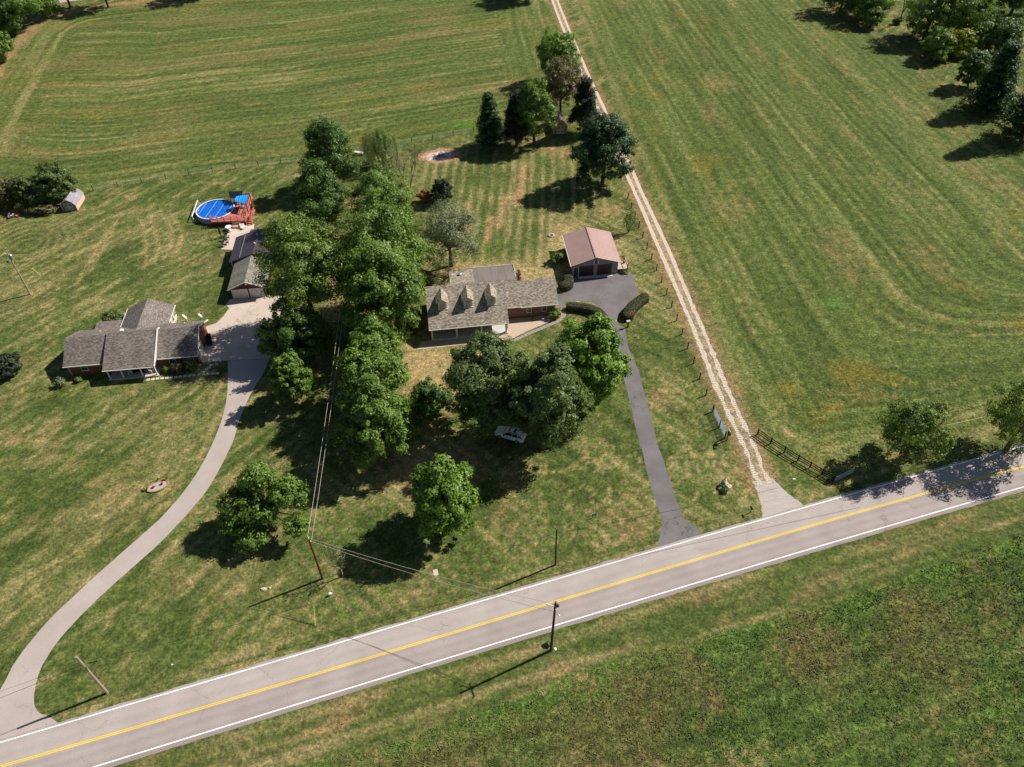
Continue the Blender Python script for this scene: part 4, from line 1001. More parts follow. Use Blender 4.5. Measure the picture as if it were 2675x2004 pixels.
# ---- gambrel sheds
def gambrel(name, label, loc, rz, w, L, hw, hk, hr, wall, trim, roof, front):
    t = thing(name, label, 'shed', loc, rz)
    k_ = 0.31 * w
    prof = [(0, 0), (w, 0), (w, hw), (w - w * 0.5 + k_, hk), (w / 2, hr), (w / 2 - k_, hk), (0, hw)]
    mb = MB(); n = len(prof)
    mb.add([(p[0], 0, p[1]) for p in prof] + [(p[0], L, p[1]) for p in prof], [tuple(range(n)), tuple(range(2 * n - 1, n - 1, -1))] + [(i, n + i, n + (i + 1) % n, (i + 1) % n) for i in range(n)])
    part('wall', mb, wall, t)
    if front is not None:
        mb = MB(); mb.add([(p[0], -0.012, p[1]) for p in prof] + [(p[0], -0.001, p[1]) for p in prof], [tuple(range(n)), tuple(range(2 * n - 1, n - 1, -1))] + [(i, n + i, n + (i + 1) % n, (i + 1) % n) for i in range(n)]); part('front_wall', mb, front, t)
    e = 0.12
    pts = [(-e, hw - 0.06), (w / 2 - k_ - 0.02, hk + 0.06), (w / 2, hr + 0.07), (w / 2 + k_ + 0.02, hk + 0.06), (w + e, hw - 0.06)]
    for a, c in zip(pts[:-1], pts[1:]):
        mb = MB(); mb.slab([(a[0], -e, a[1]), (c[0], -e, c[1]), (c[0], L + e, c[1]), (a[0], L + e, a[1])], 0.05); part('roof', mb, roof, t, uv=True)
    mb = MB()
    for a, c in zip(pts[:-1], pts[1:]): mb.beam((a[0], -e - 0.015, a[1] - 0.05), (c[0], -e - 0.015, c[1] - 0.05), 0.02, 0.09)
    mb.box(0.0, -0.05, 0, 0.1, -0.013, hw); mb.box(w - 0.1, -0.05, 0, w, -0.013, hw)
    part('trim', mb, trim, t)
    dw = 0.56 * w; d0 = (w - dw) / 2; dh = hk * 0.86
    for s_ in (0, 1):
        x0 = d0 + s_ * dw / 2 + 0.01; x1 = x0 + dw / 2 - 0.02
        mb = MB(); mb.box(x0, -0.035, 0.1, x1, -0.014, dh); dd = part('door', mb, front or wall, t)
        mb = MB(); y0, y1 = -0.06, -0.036; m_ = 0.1 + (dh - 0.1) * 0.47
        mb.box(x0, y0, 0.1, x0 + 0.1, y1, dh); mb.box(x1 - 0.1, y0, 0.1, x1, y1, dh)
        for z_ in (0.1, m_, dh - 0.1): mb.box(x0 + 0.1, y0, z_, x1 - 0.1, y1, z_ + 0.1)
        cx_ = (x0 + x1) / 2; cz = (0.2 + m_) / 2; rx = (x1 - x0) / 2 - 0.1; rz_ = (m_ - 0.2) / 2
        for p, q in (((cx_ - rx, cz), (cx_, cz + rz_)), ((cx_, cz + rz_), (cx_ + rx, cz)), ((cx_ + rx, cz), (cx_, cz - rz_)), ((cx_, cz - rz_), (cx_ - rx, cz))):
            mb.beam((p[0], -0.045, p[1]), (q[0], -0.045, q[1]), 0.018, 0.08)
        part('trim', mb, trim, dd)
    return t
gambrel('garden_shed', 'pale pink gambrel shed with grey roof beside the shrubs by the back fence', (-93.3, 144.9, 0), math.radians(3.0), 3.0, 4.9, 1.25, 2.05, 2.62, M['pink_plank'], M['offwhite'], M['shed_roof'], M['pink_plank_shade'])
gambrel('garden_shed', 'tan gambrel shed with white crossed doors under the trees by the lane', (11.55, 172.9, 0), math.radians(4.5), 3.25, 5.2, 1.65, 2.5, 3.25, M['tan_plank'], M['white'], M['shed_roof_dark'], None)

# ------------------------------------------------------------ pool, deck and patio
PC = (-60.22, 141.88); PR = 3.87
PL = thing('pool', 'round above ground swimming pool under a blue bubble cover', 'pool', (PC[0], PC[1], 0))
mb = MB(); n = 48
ring = [(math.cos(2 * math.pi * i / n), math.sin(2 * math.pi * i / n)) for i in range(n)]
mb.add([(c * (PR - .06), s * (PR - .06), 0) for c, s in ring] + [(c * (PR - .06), s * (PR - .06), 1.2) for c, s in ring] + [(c * (PR - .1), s * (PR - .1), 1.2) for c, s in ring] + [(c * (PR - .1), s * (PR - .1), 0.2) for c, s in ring],
       [(i, (i + 1) % n, n + (i + 1) % n, n + i) for i in range(n)] + [(2 * n + i, 3 * n + i, 3 * n + (i + 1) % n, 2 * n + (i + 1) % n) for i in range(n)] + [(n + i, n + (i + 1) % n, 2 * n + (i + 1) % n, 2 * n + i) for i in range(n)])
part('wall', mb, M['pool_wall'], PL)
mb = MB()
mb.add([(c * (PR + .02), s * (PR + .02), 1.21) for c, s in ring] + [(c * (PR + .02), s * (PR + .02), 1.27) for c, s in ring] + [(c * (PR - .16), s * (PR - .16), 1.27) for c, s in ring] + [(c * (PR - .16), s * (PR - .16), 1.21) for c, s in ring],
       sum([[(i, (i + 1) % n, n + (i + 1) % n, n + i), (n + i, n + (i + 1) % n, 2 * n + (i + 1) % n, 2 * n + i), (2 * n + i, 2 * n + (i + 1) % n, 3 * n + (i + 1) % n, 3 * n + i), (3 * n + i, 3 * n + (i + 1) % n, (i + 1) % n, i)] for i in range(n)], []))
part('rim', mb, M['plastic_white'], PL)
for i in range(14):
    a = 2 * math.pi * i / 14; mb = MB(); c, s = math.cos(a), math.sin(a)
    mb.beam((c * (PR - .02), s * (PR - .02), 0), (c * (PR - .02), s * (PR - .02), 1.2), 0.14, 0.06); part('upright', mb, M['pool_wall'], PL)
m, nt, b = new_mat('bubble_cover')
v = coords(nt); f = noise(nt, v, 1.1, 4, 0.6)
wv = N(nt, 'TexWave', wave_type='BANDS'); wv.inputs['Scale'].default_value = 0.165; wv.inputs['Distortion'].default_value = 0.15
mp = N(nt, 'Mapping'); mp.inputs['Rotation'].default_value = (0, 0, 0.12); nt.links.new(v, mp.inputs[0]); nt.links.new(mp.outputs[0], wv.inputs['Vector'])
base_ = ramp(nt, f, [(0.3, lin('#0c52b0')), (0.7, lin('#1468c8'))])
nt.links.new(mul(nt, base_, ramp(nt, wv.outputs['Fac'], [(0.955, (0, 0, 0)), (0.985, (0.10, 0.20, 0.28))]), 'ADD'), b.inputs['Base Color'])
b.inputs['Roughness'].default_value = 0.22; b.inputs['Specular IOR Level'].default_value = 0.5
n2_ = noise(nt, v, 2.2, 6, 0.75); bump(nt, b, n2_, 0.55, 0.16)
mb = MB(); rr = [0, .35, .7, 1.0]
mb.add([(0, 0, 1.08)] + [(c * (PR - .13), s * (PR - .13), 1.08) for c, s in ring], [(0, 1 + i, 1 + (i + 1) % n) for i in range(n)]); part('cover', mb, m, PL)
# deck in local coordinates of the world (its Empty at the front right corner)
DKO = (-53.05, 137.40)
PD = thing('pool_deck', 'red stained raised wooden deck with railings and steps wrapped round the pool', 'deck', (DKO[0], DKO[1], 0), math.radians(1.5))
def in_pool(x, y, r=PR + 0.04):
    c_, s_ = math.cos(math.radians(1.5)), math.sin(math.radians(1.5)); X = DKO[0] + x * c_ - y * s_; Y = DKO[1] + x * s_ + y * c_
    return (X - PC[0]) ** 2 + (Y - PC[1]) ** 2 < r * r
yb = 0.0
while yb < 9.3:
    right_ = 0.0 - 0.075 * yb * 0.5
    x = right_; xs_ = x
    limit = -6.95 if yb < 3.4 else (-3.9 if yb < 8.4 else -2.6)
    while xs_ > limit and not (in_pool(xs_ - 0.05, yb + 0.07)): xs_ -= 0.05
    if right_ - xs_ > 0.2:
        mb = MB(); mb.box(xs_, yb, 1.06, right_, yb + 0.14, 1.10); part('board', mb, M['deck_red'], PD)
    yb += 0.15
mb = MB(); mb.box(-6.95, -0.06, 0.82, 0.05, -0.005, 1.05); mb.beam((0.02, -0.05, 0.94), (-0.33, 9.3, 0.94), 0.05, 0.22); part('rim_joist', mb, M['deck_red'], PD)
skirt_shade = simple('shaded_deck_skirt', '#5a302a', '#6e3c34', 2, 0.85)  # darker copy of the deck red, shade painted into the skirt boards
for i in range(35):
    mb = MB(); mb.box(-6.93 + i * 0.2, -0.045, 0.05, -6.93 + i * 0.2 + 0.17, -0.015, 0.81); part('skirt_board', mb, skirt_shade, PD)
for i in range(44):
    t = i * 0.21; mb = MB(); mb.box(0.0 - 0.0375 * t - 0.02, t + 0.02, 0.05, 0.02 - 0.0375 * t, t + 0.2, 0.82); part('skirt_board', mb, skirt_shade, PD)
def rail_run(a, c, posts=5, z=1.10, h=1.0, mt=M['deck_red'], boards=3):
    a = Vector(a); c = Vector(c)
    for i in range(posts):
        p = a.lerp(c, i / (posts - 1)); mb = MB(); mb.box(p.x - .06, p.y - .06, z - 0.3, p.x + .06, p.y + .06, z + h); part('rail_post', mb, mt, PD)
    for j in range(boards):
        zz = z + h * (0.3 + 0.35 * j) - (0.02 if j < 2 else 0); mb = MB(); mb.beam((a.x, a.y, zz), (c.x, c.y, zz), 0.14 if j == boards - 1 else 0.04, 0.05 if j == boards - 1 else 0.12); part('rail', mb, mt, PD)
rail_run((-6.9, 0.05, 0), (-0.1, 0.05, 0), 6, boards=3)
rail_run((-0.12, 1.9, 0), (-0.36, 9.2, 0), 6, boards=3)
rail_run((1.15, 1.95, 0), (0.95, 4.2, 0), 3, z=0.9, boards=2)
rail_run((-0.36, 9.25, 0), (-2.4, 9.25, 0), 3, boards=3)
rail_run((-6.9, 0.05, 0), (-6.9, 0.9, 0), 2, boards=3)
for i in range(5):
    mb = MB(); mb.box(0.06, 1.55 - 0.34 * i - 0.3, 0.86 - 0.2 * i, 1.15, 1.55 - 0.34 * i, 0.92 - 0.2 * i); part('step', mb, M['deck_red'], PD)
mb = MB(); mb.box(0.06, 1.56, 0.9, 1.2, 4.2, 0.96); part('landing', mb, M['deck_red'], PD)
for x_ in (0.06, 1.18):
    mb = MB(); mb.beam((x_, 1.9, 0.84), (x_, 0.0, 0.02), 0.05, 0.26); part('stringer', mb, M['deck_red'], PD)
    mb = MB(); mb.beam((x_, 1.95, 1.9), (x_, -0.02, 0.85), 0.06, 0.10); part('rail', mb, M['deck_red'], PD)
    mb = MB(); mb.box(x_ - .05, -0.07, 0, x_ + .05, 0.03, 0.9); part('rail_post', mb, M['deck_red'], PD)
# bright blue awning on a dark frame, standing on the deck
CN = thing('awning', 'bright blue tarpaulin awning on a dark frame above the pool deck', 'awning', (-54.4, 141.9, 1.10))
q = [Vector(D_) - Vector((-54.4, 141.9, 1.10)) for D_ in [SP(1030, 430, 3.1), SP(1310, 485, 3.1), SP(1395, 262, 3.25), SP(1330, 240, 3.5), SP(1080, 305, 3.45)]]
mb = MB(); N_ = 16
for i in range(N_):
    def pt(t, w):
        lo_ = q[0].lerp(q[1], t); hi_ = q[4].lerp(q[2] if t > .8 else q[3].lerp(q[2], t), t); p = lo_.lerp(hi_, w); p = p.copy(); p.z += 0.14 * math.sin(math.pi * w) + 0.05 * math.sin(t * 40) - 0.10 * math.sin(math.pi * t) * math.sin(math.pi * w); return p
    for j in range(6):
        mb.add([pt(i / N_, j / 6), pt((i + 1) / N_, j / 6), pt((i + 1) / N_, (j + 1) / 6), pt(i / N_, (j + 1) / 6)], [(0, 1, 2, 3)])
part('canopy', mb, M['tarp'], CN)
for p in (q[0], q[1], q[2], q[4]):
    mb = MB(); mb.tube([(p.x, p.y, 0), (p.x, p.y, p.z)], 0.07, 6); part('post', mb, M['black'], CN)
mb = MB()
for a, c in ((q[0], q[1]), (q[1], q[2]), (q[2], q[4]), (q[4], q[0])): mb.tube([a - Vector((0, 0, .05)), c - Vector((0, 0, .05))], 0.05, 6)
part('frame', mb, M['black'], CN)
SB = thing('folding_chair', 'folded grey sun chair under the blue awning on the pool deck', 'chair', SP(1250, 580, 1.1), 0.4)
for nm, a in (('seat', (-.3, -.3, .34, .3, .3, .42)), ('backrest', (-.3, .28, .42, .3, .36, 1.0))):
    mb = MB(); mb.box(*a); part(nm, mb, M['pool_wall'], SB)
for sx in (-.26, .26):
    for sy in (-.26, .26):
        mb = MB(); mb.box(sx - .02, sy - .02, 0, sx + .02, sy + .02, .34); part('leg', mb, M['galv'], SB)
# dark roofed lean-to behind the deck
LT = thing('pump_shelter', 'small open shelter with dark ribbed metal roof behind the pool deck', 'shelter', (-56.4, 144.9, 0))
q = [Vector((-0.95, -0.95, 2.45)), Vector((1.75, -1.05, 2.45)), Vector((1.2, 1.25, 2.75)), Vector((-1.75, 1.3, 2.75))]
mb = MB(); mb.slab(q, 0.05); part('roof', mb, simple('dark_slate_metal', '#1e1c28', '#282636', 1, 0.4), LT)
ribbed(LT, [q[0], q[1], q[2], q[3]], 9, simple('dark_slate_rib', '#1a1824', '#22202e', 1, 0.4))
for x_, y_, h in ((-0.9, -0.9, 2.42), (1.6, -0.95, 2.42), (1.1, 1.1, 2.7), (-1.6, 1.1, 2.7)):
    mb = MB(); mb.box(x_ - .06, y_ - .06, 0, x_ + .06, y_ + .06, h - .03); part('post', mb, M['tan_plank'], LT)
mb = MB(); mb.box(-0.9, -1.0, 2.3, 1.6, -0.95, 2.42); part('fascia', mb, M['offwhite'], LT)
# cover reel
RL = thing('cover_reel', 'white cover reel tube on stands at the left side of the pool', 'cover reel', (-64.6, 142.4, 0))
mb = MB(); mb.tube([(-0.3, 3.2, 1.2), (0.25, -3.15, 1.2)], 0.09, 8); part('tube', mb, M['plastic_white'], RL)
for x_, y_ in ((-0.3, 3.1), (0.25, -3.05)):
    mb = MB(); mb.tube([(x_, y_, 0), (x_, y_, 1.2)], 0.05, 6); mb.tube([(x_ - .5, y_, 0.04), (x_ + .5, y_, 0.04)], 0.05, 6); mb.tube([(x_ - .5, y_, 0.04), (x_, y_, 0.9)], 0.035, 5); mb.tube([(x_ + .5, y_, 0.04), (x_, y_, 0.9)], 0.035, 5); part('stand', mb, M['plastic_white'], RL)
mb = MB(); mb.tube([(-0.3, 2.9, 1.2), (0.1, 2.6, 0.95), (0.7, 2.2, 1.1), (1.4, 1.9, 1.2)], 0.03, 5); mb.tube([(0.1, -1.3, 1.2), (0.7, -1.0, 1.0), (1.1, -0.5, 1.22)], 0.03, 5); part('strap', mb, M['plastic_white'], RL)

def chair(label, loc, rz, mt, group=None, s=1.0, solid=True):
    t = thing('patio_chair', label, 'chair', loc, rz, group)
    mb = MB(); mb.box(-.26 * s, -.26 * s, .40, .26 * s, .26 * s, .45); part('seat', mb, mt, t)
    mb = MB(); mb.add([(-.26 * s, .24 * s, .45), (.26 * s, .24 * s, .45), (.26 * s, .36 * s, .95), (-.26 * s, .36 * s, .95), (-.26 * s, .28 * s, .45), (.26 * s, .28 * s, .45), (.26 * s, .40 * s, .95), (-.26 * s, .40 * s, .95)], [(0, 1, 2, 3), (7, 6, 5, 4), (0, 4, 5, 1), (1, 5, 6, 2), (2, 6, 7, 3), (3, 7, 4, 0)]); part('backrest', mb, mt, t)
    for sx in (-1, 1):
        mb = MB(); mb.box(sx * .27 * s - .03, -.26 * s, .60, sx * .27 * s + .03, .28 * s, .64); part('armrest', mb, mt, t)
        for sy in (-1, 1):
            mb = MB(); mb.box(sx * .25 * s - .025, sy * .24 * s - .025, 0, sx * .25 * s + .025, sy * .24 * s + .025, .62 if sy < 0 else .42); part('leg', mb, mt, t)
    return t
M['mesh_grey'] = simple('grey_mesh_seat', '#5c5e60', '#76787a', 8, 0.7)
zp = 0.031
chair('white resin chair beside the tan covered seat', SP(1258, 1085, zp), 0.5, M['plastic_white'], s=1.35)
chair('white resin chair tucked in at the round white table', SP(945, 1150, zp), 2.6, M['plastic_white'])
chair('pale mesh chair facing the dark one by the patio edge', SP(890, 1335, zp), -1.2, M['mesh_grey'])
chair('dark slatted chair at the lawn edge of the patio', SP(815, 1365, zp), 1.4, M['dark_fabric'])
chair('pale mesh chair nearest the pavilion roof', SP(870, 1450, zp), -1.3, M['mesh_grey'])
chair('dark chair at the lowest corner of the patio', SP(800, 1505, zp), 1.3, M['dark_fabric'])
chair('small dark chair beside the folded umbrella', SP(830, 1265, zp), 1.8, M['dark_fabric'], s=0.9)
TB = thing('patio_table', 'round white patio table near the pool deck', 'table', SP(910, 1105, zp))
mb = MB(); mb.tube([(0, 0, .70), (0, 0, .74)], 0.62, 20); part('tabletop', mb, M['plastic_white'], TB)
for a in (0.8, 2.4, 3.9, 5.5):
    mb = MB(); mb.beam((.4 * math.cos(a), .4 * math.sin(a), 0), (.35 * math.cos(a), .35 * math.sin(a), .70), 0.05); part('leg', mb, M['plastic_white'], TB)
TS = thing('covered_seat', 'low curved seat under a tan fabric cover on the patio', 'seat', SP(1095, 1045, zp), 0.1)
mb = MB(); mb.box(-.8, -.45, 0.0, .8, .55, .42); part('seat', mb, M['tan_cover'], TS)
mb = MB(); mb.box(-.8, .35, .42, .8, .6, .82); mb.box(.58, -.45, .42, .82, .35, .66); part('backrest', mb, M['tan_cover'], TS)
mb = MB(); mb.box(-.86, -.47, 0.0, -.72, .5, .62); part('armrest', mb, M['rust'], TS)
UM = thing('umbrella', 'closed dark patio umbrella standing at the edge of the patio', 'umbrella', SP(725, 1300))
mb = MB(); mb.tube([(0, 0, 0), (0, 0, 2.6)], 0.035, 6); part('pole', mb, M['galv'], UM)
mb = MB(); mb.tube([(0, 0, .85), (0, 0, 1.1), (0, 0, 1.9), (0, 0, 2.62)], [.16, .22, .16, .04], 10); part('canopy', mb, M['dark_fabric'], UM)
mb = MB(); mb.tube([(0, 0, 0), (0, 0, .12), (0, 0, .2)], [.4, .36, .1], 12); part('base', mb, M['dark_fabric'], UM)

# ------------------------------------------------------------ poles and wires
def pole(name, label, base, top_z, r0, r1, mt, lean=(0, 0)):
    t = thing(name, label, 'utility pole', base)
    mb = MB(); mb.tube([(0, 0, -0.1), (lean[0] * .5, lean[1] * .5, top_z * .5), (lean[0], lean[1], top_z)], [r0, (r0 + r1) / 2, r1], 9); part('shaft', mb, mt, t)
    return t
G_ = 'utility poles along the road and across the lawn'
pl = S(79.8, 768.6)
UP1 = pole('utility_pole', 'grey wooden utility pole with transformer and lamp on the left lawn', pl, 9.55, .15, .10, M['pole_grey']); UP1['group'] = G_
mb = MB(); mb.tube([(.36, -.05, 7.75), (.36, -.05, 8.6)], .24, 12); mb.tube([(.36, -.05, 8.6), (.36, -.05, 8.75)], [.24, .08], 12); tr = part('transformer', mb, M['galv'], UP1)
mb = MB(); mb.tube([(.36, -.05, 8.7), (.36, -.05, 8.95)], .05, 6); part('bushing', mb, M['plastic_white'], tr)
mb = MB(); mb.beam((-.55, 0, 8.85), (0.1, 0, 8.85), .09); mb.tube([(-.5, 0, 8.9), (-.5, 0, 9.1)], .05, 6); mb.tube([(-.3, 0, 8.9), (-.3, 0, 9.05)], .05, 6); part('crossarm', mb, M['plastic_white'], UP1)
mb = MB(); mb.tube([(0, 0, 7.35), (-.5, -.2, 7.45)], .035, 6); mb.ball((-.62, -.25, 7.38), .24, .18, .14, 10, 6); part('lamp', mb, M['dark_fabric'], UP1)
pr = D(232, 1497)
UP2 = pole('utility_pole', 'bare grey wooden utility pole beside the left driveway entrance', pr, height_at(pr, 165, 1418), .17, .13, M['pole_grey']); UP2['group'] = G_
prd = D(697, 1250)
UP3 = pole('utility_pole', 'red brown wooden pole on the front lawn carrying two pale cables', prd, height_at(prd, 660, 1168), .16, .12, M['pole_red']); UP3['group'] = G_
mb = MB(); mb.tube([(0, 0, 8.3), (.2, -.05, 8.3)], .06, 6); mb.tube([(0, 0, 8.75), (.02, .05, 9.0)], .05, 6); part('insulator', mb, M['plastic_white'], UP3)
pd_ = D(1200, 1220)
UP4 = pole('utility_pole', 'dark bare utility pole at the lawn edge beside the far road edge', pd_, height_at(pd_, 1199, 1143), .13, .10, M['pole_dark'], (0.0, 0)); UP4['group'] = G_
pn = D(1190, 1405)
NP_H = 11.0
UP5 = pole('utility_pole', 'tall dark pole with crossarm standing on the near verge of the road', pn, NP_H, .17, .12, M['pole_dark'], (0.35, -.1)); UP5['group'] = G_
mb = MB(); mb.beam((.35 - .25, .55, 9.75), (.35 + .3, -1.05, 9.75), .11, .12); part('crossarm', mb, M['pole_grey'], UP5)
mb = MB(); mb.tube([(.3, .0, 9.9), (-.5, .25, 9.9)], .05, 6); mb.tube([(-.55, .27, 9.8), (-.55, .27, 10.15)], .07, 6); mb.tube([(.68, -1.05, 9.8), (.72, -1.1, 10.0)], .08, 6); part('insulator', mb, M['plastic_white'], UP5)
mb = MB(); mb.box(.45, -.1, 9.85, .75, .15, 10.05); mb.tube([(.4, 0, 9.4), (.6, .2, 10.1)], .05, 6); part('bracket', mb, M['black'], UP5)
mb = MB(); mb.tube([(.5, .15, .0), (.5, .15, .12)], [.2, .12], 8); o = part('white_cap', mb, M['plastic_white'], None); o.location = pn; tag(o, 'small white cap on the ground beside the near pole', 'marker')
mb = MB(); mb.tube([(.19, 0, 0), (.20, 0, 2.6)], .05, 6); part('conduit', mb, M['galv'], UP5)

def wire(name, label, a, c, sag, r, mt, seg=18, cat='cable', group=None, extra=None):
    a = Vector([float(q_) for q_ in a]); c = Vector([float(q_) for q_ in c]); mb = MB()
    pts = []
    for i in range(seg + 1):
        t = i / seg; p = a.lerp(c, t); p.z -= sag * 4 * t * (1 - t); pts.append(p - a)
    mb.tube(pts, r, 4)
    if extra: extra(mb, pts)
    o = mb.build(name, mt); o.location = a
    return tag(o, label, cat, group)
top3 = Vector(prd) + Vector((0, 0, 8.85)); top1 = Vector(pl) + Vector((0, 0, 9.0))
far_c = Vector(D(740, 640, 7.5))
gw = 'paired cables from the red brown pole'
wire('overhead_cable', 'left one of two pale cables running from the red brown pole towards the trees', top3 + Vector((-.12, .1, .1)), far_c + Vector((-.1, 0, .3)), 0.7, .022, M['wire'], group=gw)
wire('overhead_cable', 'right one of two pale cables running from the red brown pole towards the trees', top3 + Vector((.25, 0, -.5)), far_c + Vector((.35, 0, -.2)), 0.7, .022, M['wire'], group=gw)
e1 = Vector(D(1060, 1285, 7.5)); e2 = Vector(D(1400, 1400, 8.5)) 
npt = Vector(pn) + Vector((.3, 0.3, 9.9))
wire('overhead_cable', 'upper of two pale cables crossing the lawn from the red brown pole to the road', top3 + Vector((.2, -.05, 0)), npt, 0.75, .024, M['wire'], group=gw)
wire('overhead_cable', 'lower of two pale cables crossing the lawn from the red brown pole to the road', top3 + Vector((.25, -.05, -.6)), npt + Vector((0.1, -.8, -.3)), 0.75, .024, M['wire'], group=gw)
# telephone cable along the road verge: pole to pole, leaving the frame on both sides
h2 = Vector(pr) + Vector((0, 0, 6.9)); h4 = Vector(pd_) + Vector((0, 0, 6.9))
gt = 'telephone cable spans along the road'
wire('telephone_cable', 'dark telephone cable span between the left driveway and the bare dark pole', h2, h4, 0.55, .022, M['wire_dark'], 30, group=gt, extra=lambda mb, pts: mb.tube([pts[0].lerp(pts[1], .35), pts[0].lerp(pts[1], .8)], .07, 6))
ex = Vector(D(1700, 1068, 6.6)); ex2 = Vector(D(2300, 880, 6.8))
wire('telephone_cable', 'dark telephone cable span right of the bare dark pole over the driveways', h4, Vector(D(1985, 985, 6.9)), 0.5, .022, M['wire_dark'], 30, group=gt)
wire('telephone_cable', 'dark telephone cable leaving the left pole over the driveway', h2, h2 + Vector((-40, -17.5, 0.2)), 0.5, .024, M['wire_dark'], 20, group=gt)
wire('telephone_cable', 'thin upper cable leaving the left pole over the driveway', h2 + Vector((0, 0, .5)), h2 + Vector((-40, -15.0, 0.4)), 0.4, .015, M['wire_dark'], 20, group=gt)
wire('overhead_cable', 'upper pale cable leaving the transformer pole past the left frame edge', top1 + Vector((-.5, 0, 0)), top1 + Vector((-12, -14, -1.2)), 0.2, .025, M['wire'], group='cables of the transformer pole')
wire('overhead_cable', 'lower pale cable leaving the transformer pole past the left frame edge', Vector(pl) + Vector((-.2, 0, 7.2)), Vector(pl) + Vector((-16, -19, 6.0)), 0.3, .025, M['wire'], group='cables of the transformer pole')
wire('overhead_cable', 'pale cable span between the two roadside trees on the right', Vector(D(2010, 925, 7.0)), Vector(D(2230, 875, 7.0)), 0.2, .03, M['wire'])
gyb = D(681, 1352); wire('guy_wire', 'thin guy wire from the red brown pole down to its yellow guard', top3, Vector(gyb), 0.0, .012, M['galv'], 2, 'wire')
gt_ = (Vector(top3) - Vector(gyb)).normalized()
mb = MB(); mb.tube([(0, 0, 0), gt_ * 2.6], .03, 6); o = mb.build('guy_guard', M['yellow_pvc']); o.location = gyb; tag(o, 'yellow plastic guy wire guard slanting up from the lawn near the road', 'guy guard')
gy2 = S(106, 719); mb = MB(); mb.tube([(0, 0, 0), (-1.3, 0.5, 1.3)], .035, 6); o = mb.build('guy_guard', M['yellow_pvc']); o.location = gy2; tag(o, 'yellow green guy wire guard on the left lawn by the transformer pole', 'guy guard')

# ------------------------------------------------------------ fences and gates
def fence_posts(t, pts, h, r, mt, square=True):
    for p in pts:
        mb = MB()
        hh = h * rng.uniform(.95, 1.06); dx, dy = rng.uniform(-.04, .04), rng.uniform(-.04, .04)
        mb.tube([(p[0], p[1], 0), (p[0] + dx, p[1] + dy, hh)], r, 5 if not square else 4); part('post', mb, mt, t)
def fence_wires(t, line, zs, r, mt, name='strand'):
    for z_ in zs:
        mb = MB(); mb.tube([(p[0], p[1], z_) for p in line], r, 3); part(name, mb, mt, t)
def along(line, step):
    p = np.array([q[:2] for q in line]); s_ = np.r_[0, np.cumsum(np.linalg.norm(np.diff(p, axis=0), axis=1))]; k_ = max(1, int(round(s_[-1] / step)))
    u = np.linspace(0, s_[-1], k_ + 1); return np.c_[np.interp(u, s_, p[:, 0]), np.interp(u, s_, p[:, 1])]
LF = [S(*q) for q in [(1640, 520), (1655, 560), (1695, 663), (1733, 751), (1776, 860), (1825, 985), (1861, 1077)]]
lf = along(LF, 3.75); o0 = lf[0].copy()
T = thing('wire_fence', 'woven wire fence with dark posts beside the gravel lane', 'fence', (o0[0], o0[1], 0)); rel = [p - o0 for p in lf]
fence_posts(T, rel, 1.45, .095, M['black']); fence_wires(T, rel, (.15, .4, .65, .9, 1.15), .009, M['pole_grey'])
wm = MB()
fr_ = along(LF, 0.5)
for p in fr_: wm.tube([(p[0] - o0[0], p[1] - o0[1], 0.05), (p[0] - o0[0], p[1] - o0[1], 1.15)], .007, 3, False)
part('wire_mesh', wm, M['pole_grey'], T, kind='stuff')
BF = [D(*q) for q in BACK_FENCE_PX[2:8]]; bf = along(BF, 5.1); o0 = bf[0].copy()
T = thing('wire_fence', 'long wire fence with dark posts between the lawns and the back field', 'fence', (o0[0], o0[1], 0)); rel = [p - o0 for p in bf]
fence_posts(T, rel, 1.25, .075, M['post_wood']); fence_wires(T, rel, (.3, .6, .9, 1.1), .012, M['galv'])
# black board fence
BP = [(35.92, 76.42), (37.36, 74.55), (38.87, 72.8), (40.35, 71.2), (41.69, 69.85), (42.98, 68.55), (44.11, 67.27)]; o0 = np.array(BP[0])
T = thing('board_fence', 'black three board fence curving from the lane to the roadside tree', 'fence', (o0[0], o0[1], 0))
for p in BP:
    mb = MB(); x_, y_ = p[0] - o0[0], p[1] - o0[1]; mb.box(x_ - .07, y_ - .07, 0, x_ + .07, y_ + .07, 1.3); part('post', mb, M['black_wood'], T)
for a, c in zip(BP[:-1], BP[1:]):
    for z_ in (.35, .75, 1.15):
        a3 = Vector((a[0] - o0[0], a[1] - o0[1], z_)); c3 = Vector((c[0] - o0[0], c[1] - o0[1], z_)); n_ = (c3 - a3).cross(Vector((0, 0, 1))).normalized() * .09
        mb = MB(); mb.beam(a3 + n_, c3 + n_, .035, .14); part('board', mb, M['black_wood'], T)
TG = thing('pipe_gate', 'dull grey pipe gate in the shade at the right end of the black fence', 'gate', (44.3, 67.15, 0), math.radians(26))
mb = MB()
for z_ in (.25, .5, .75, 1.0, 1.2): mb.tube([(0, 0, z_), (3.4, 0, z_)], .025, 5)
part('rail', mb, M['galv'], TG); mb = MB()
for x_ in (0, 1.7, 3.4): mb.tube([(x_, 0, .2), (x_, 0, 1.22)], .03, 5)
part('upright', mb, M['galv'], TG)
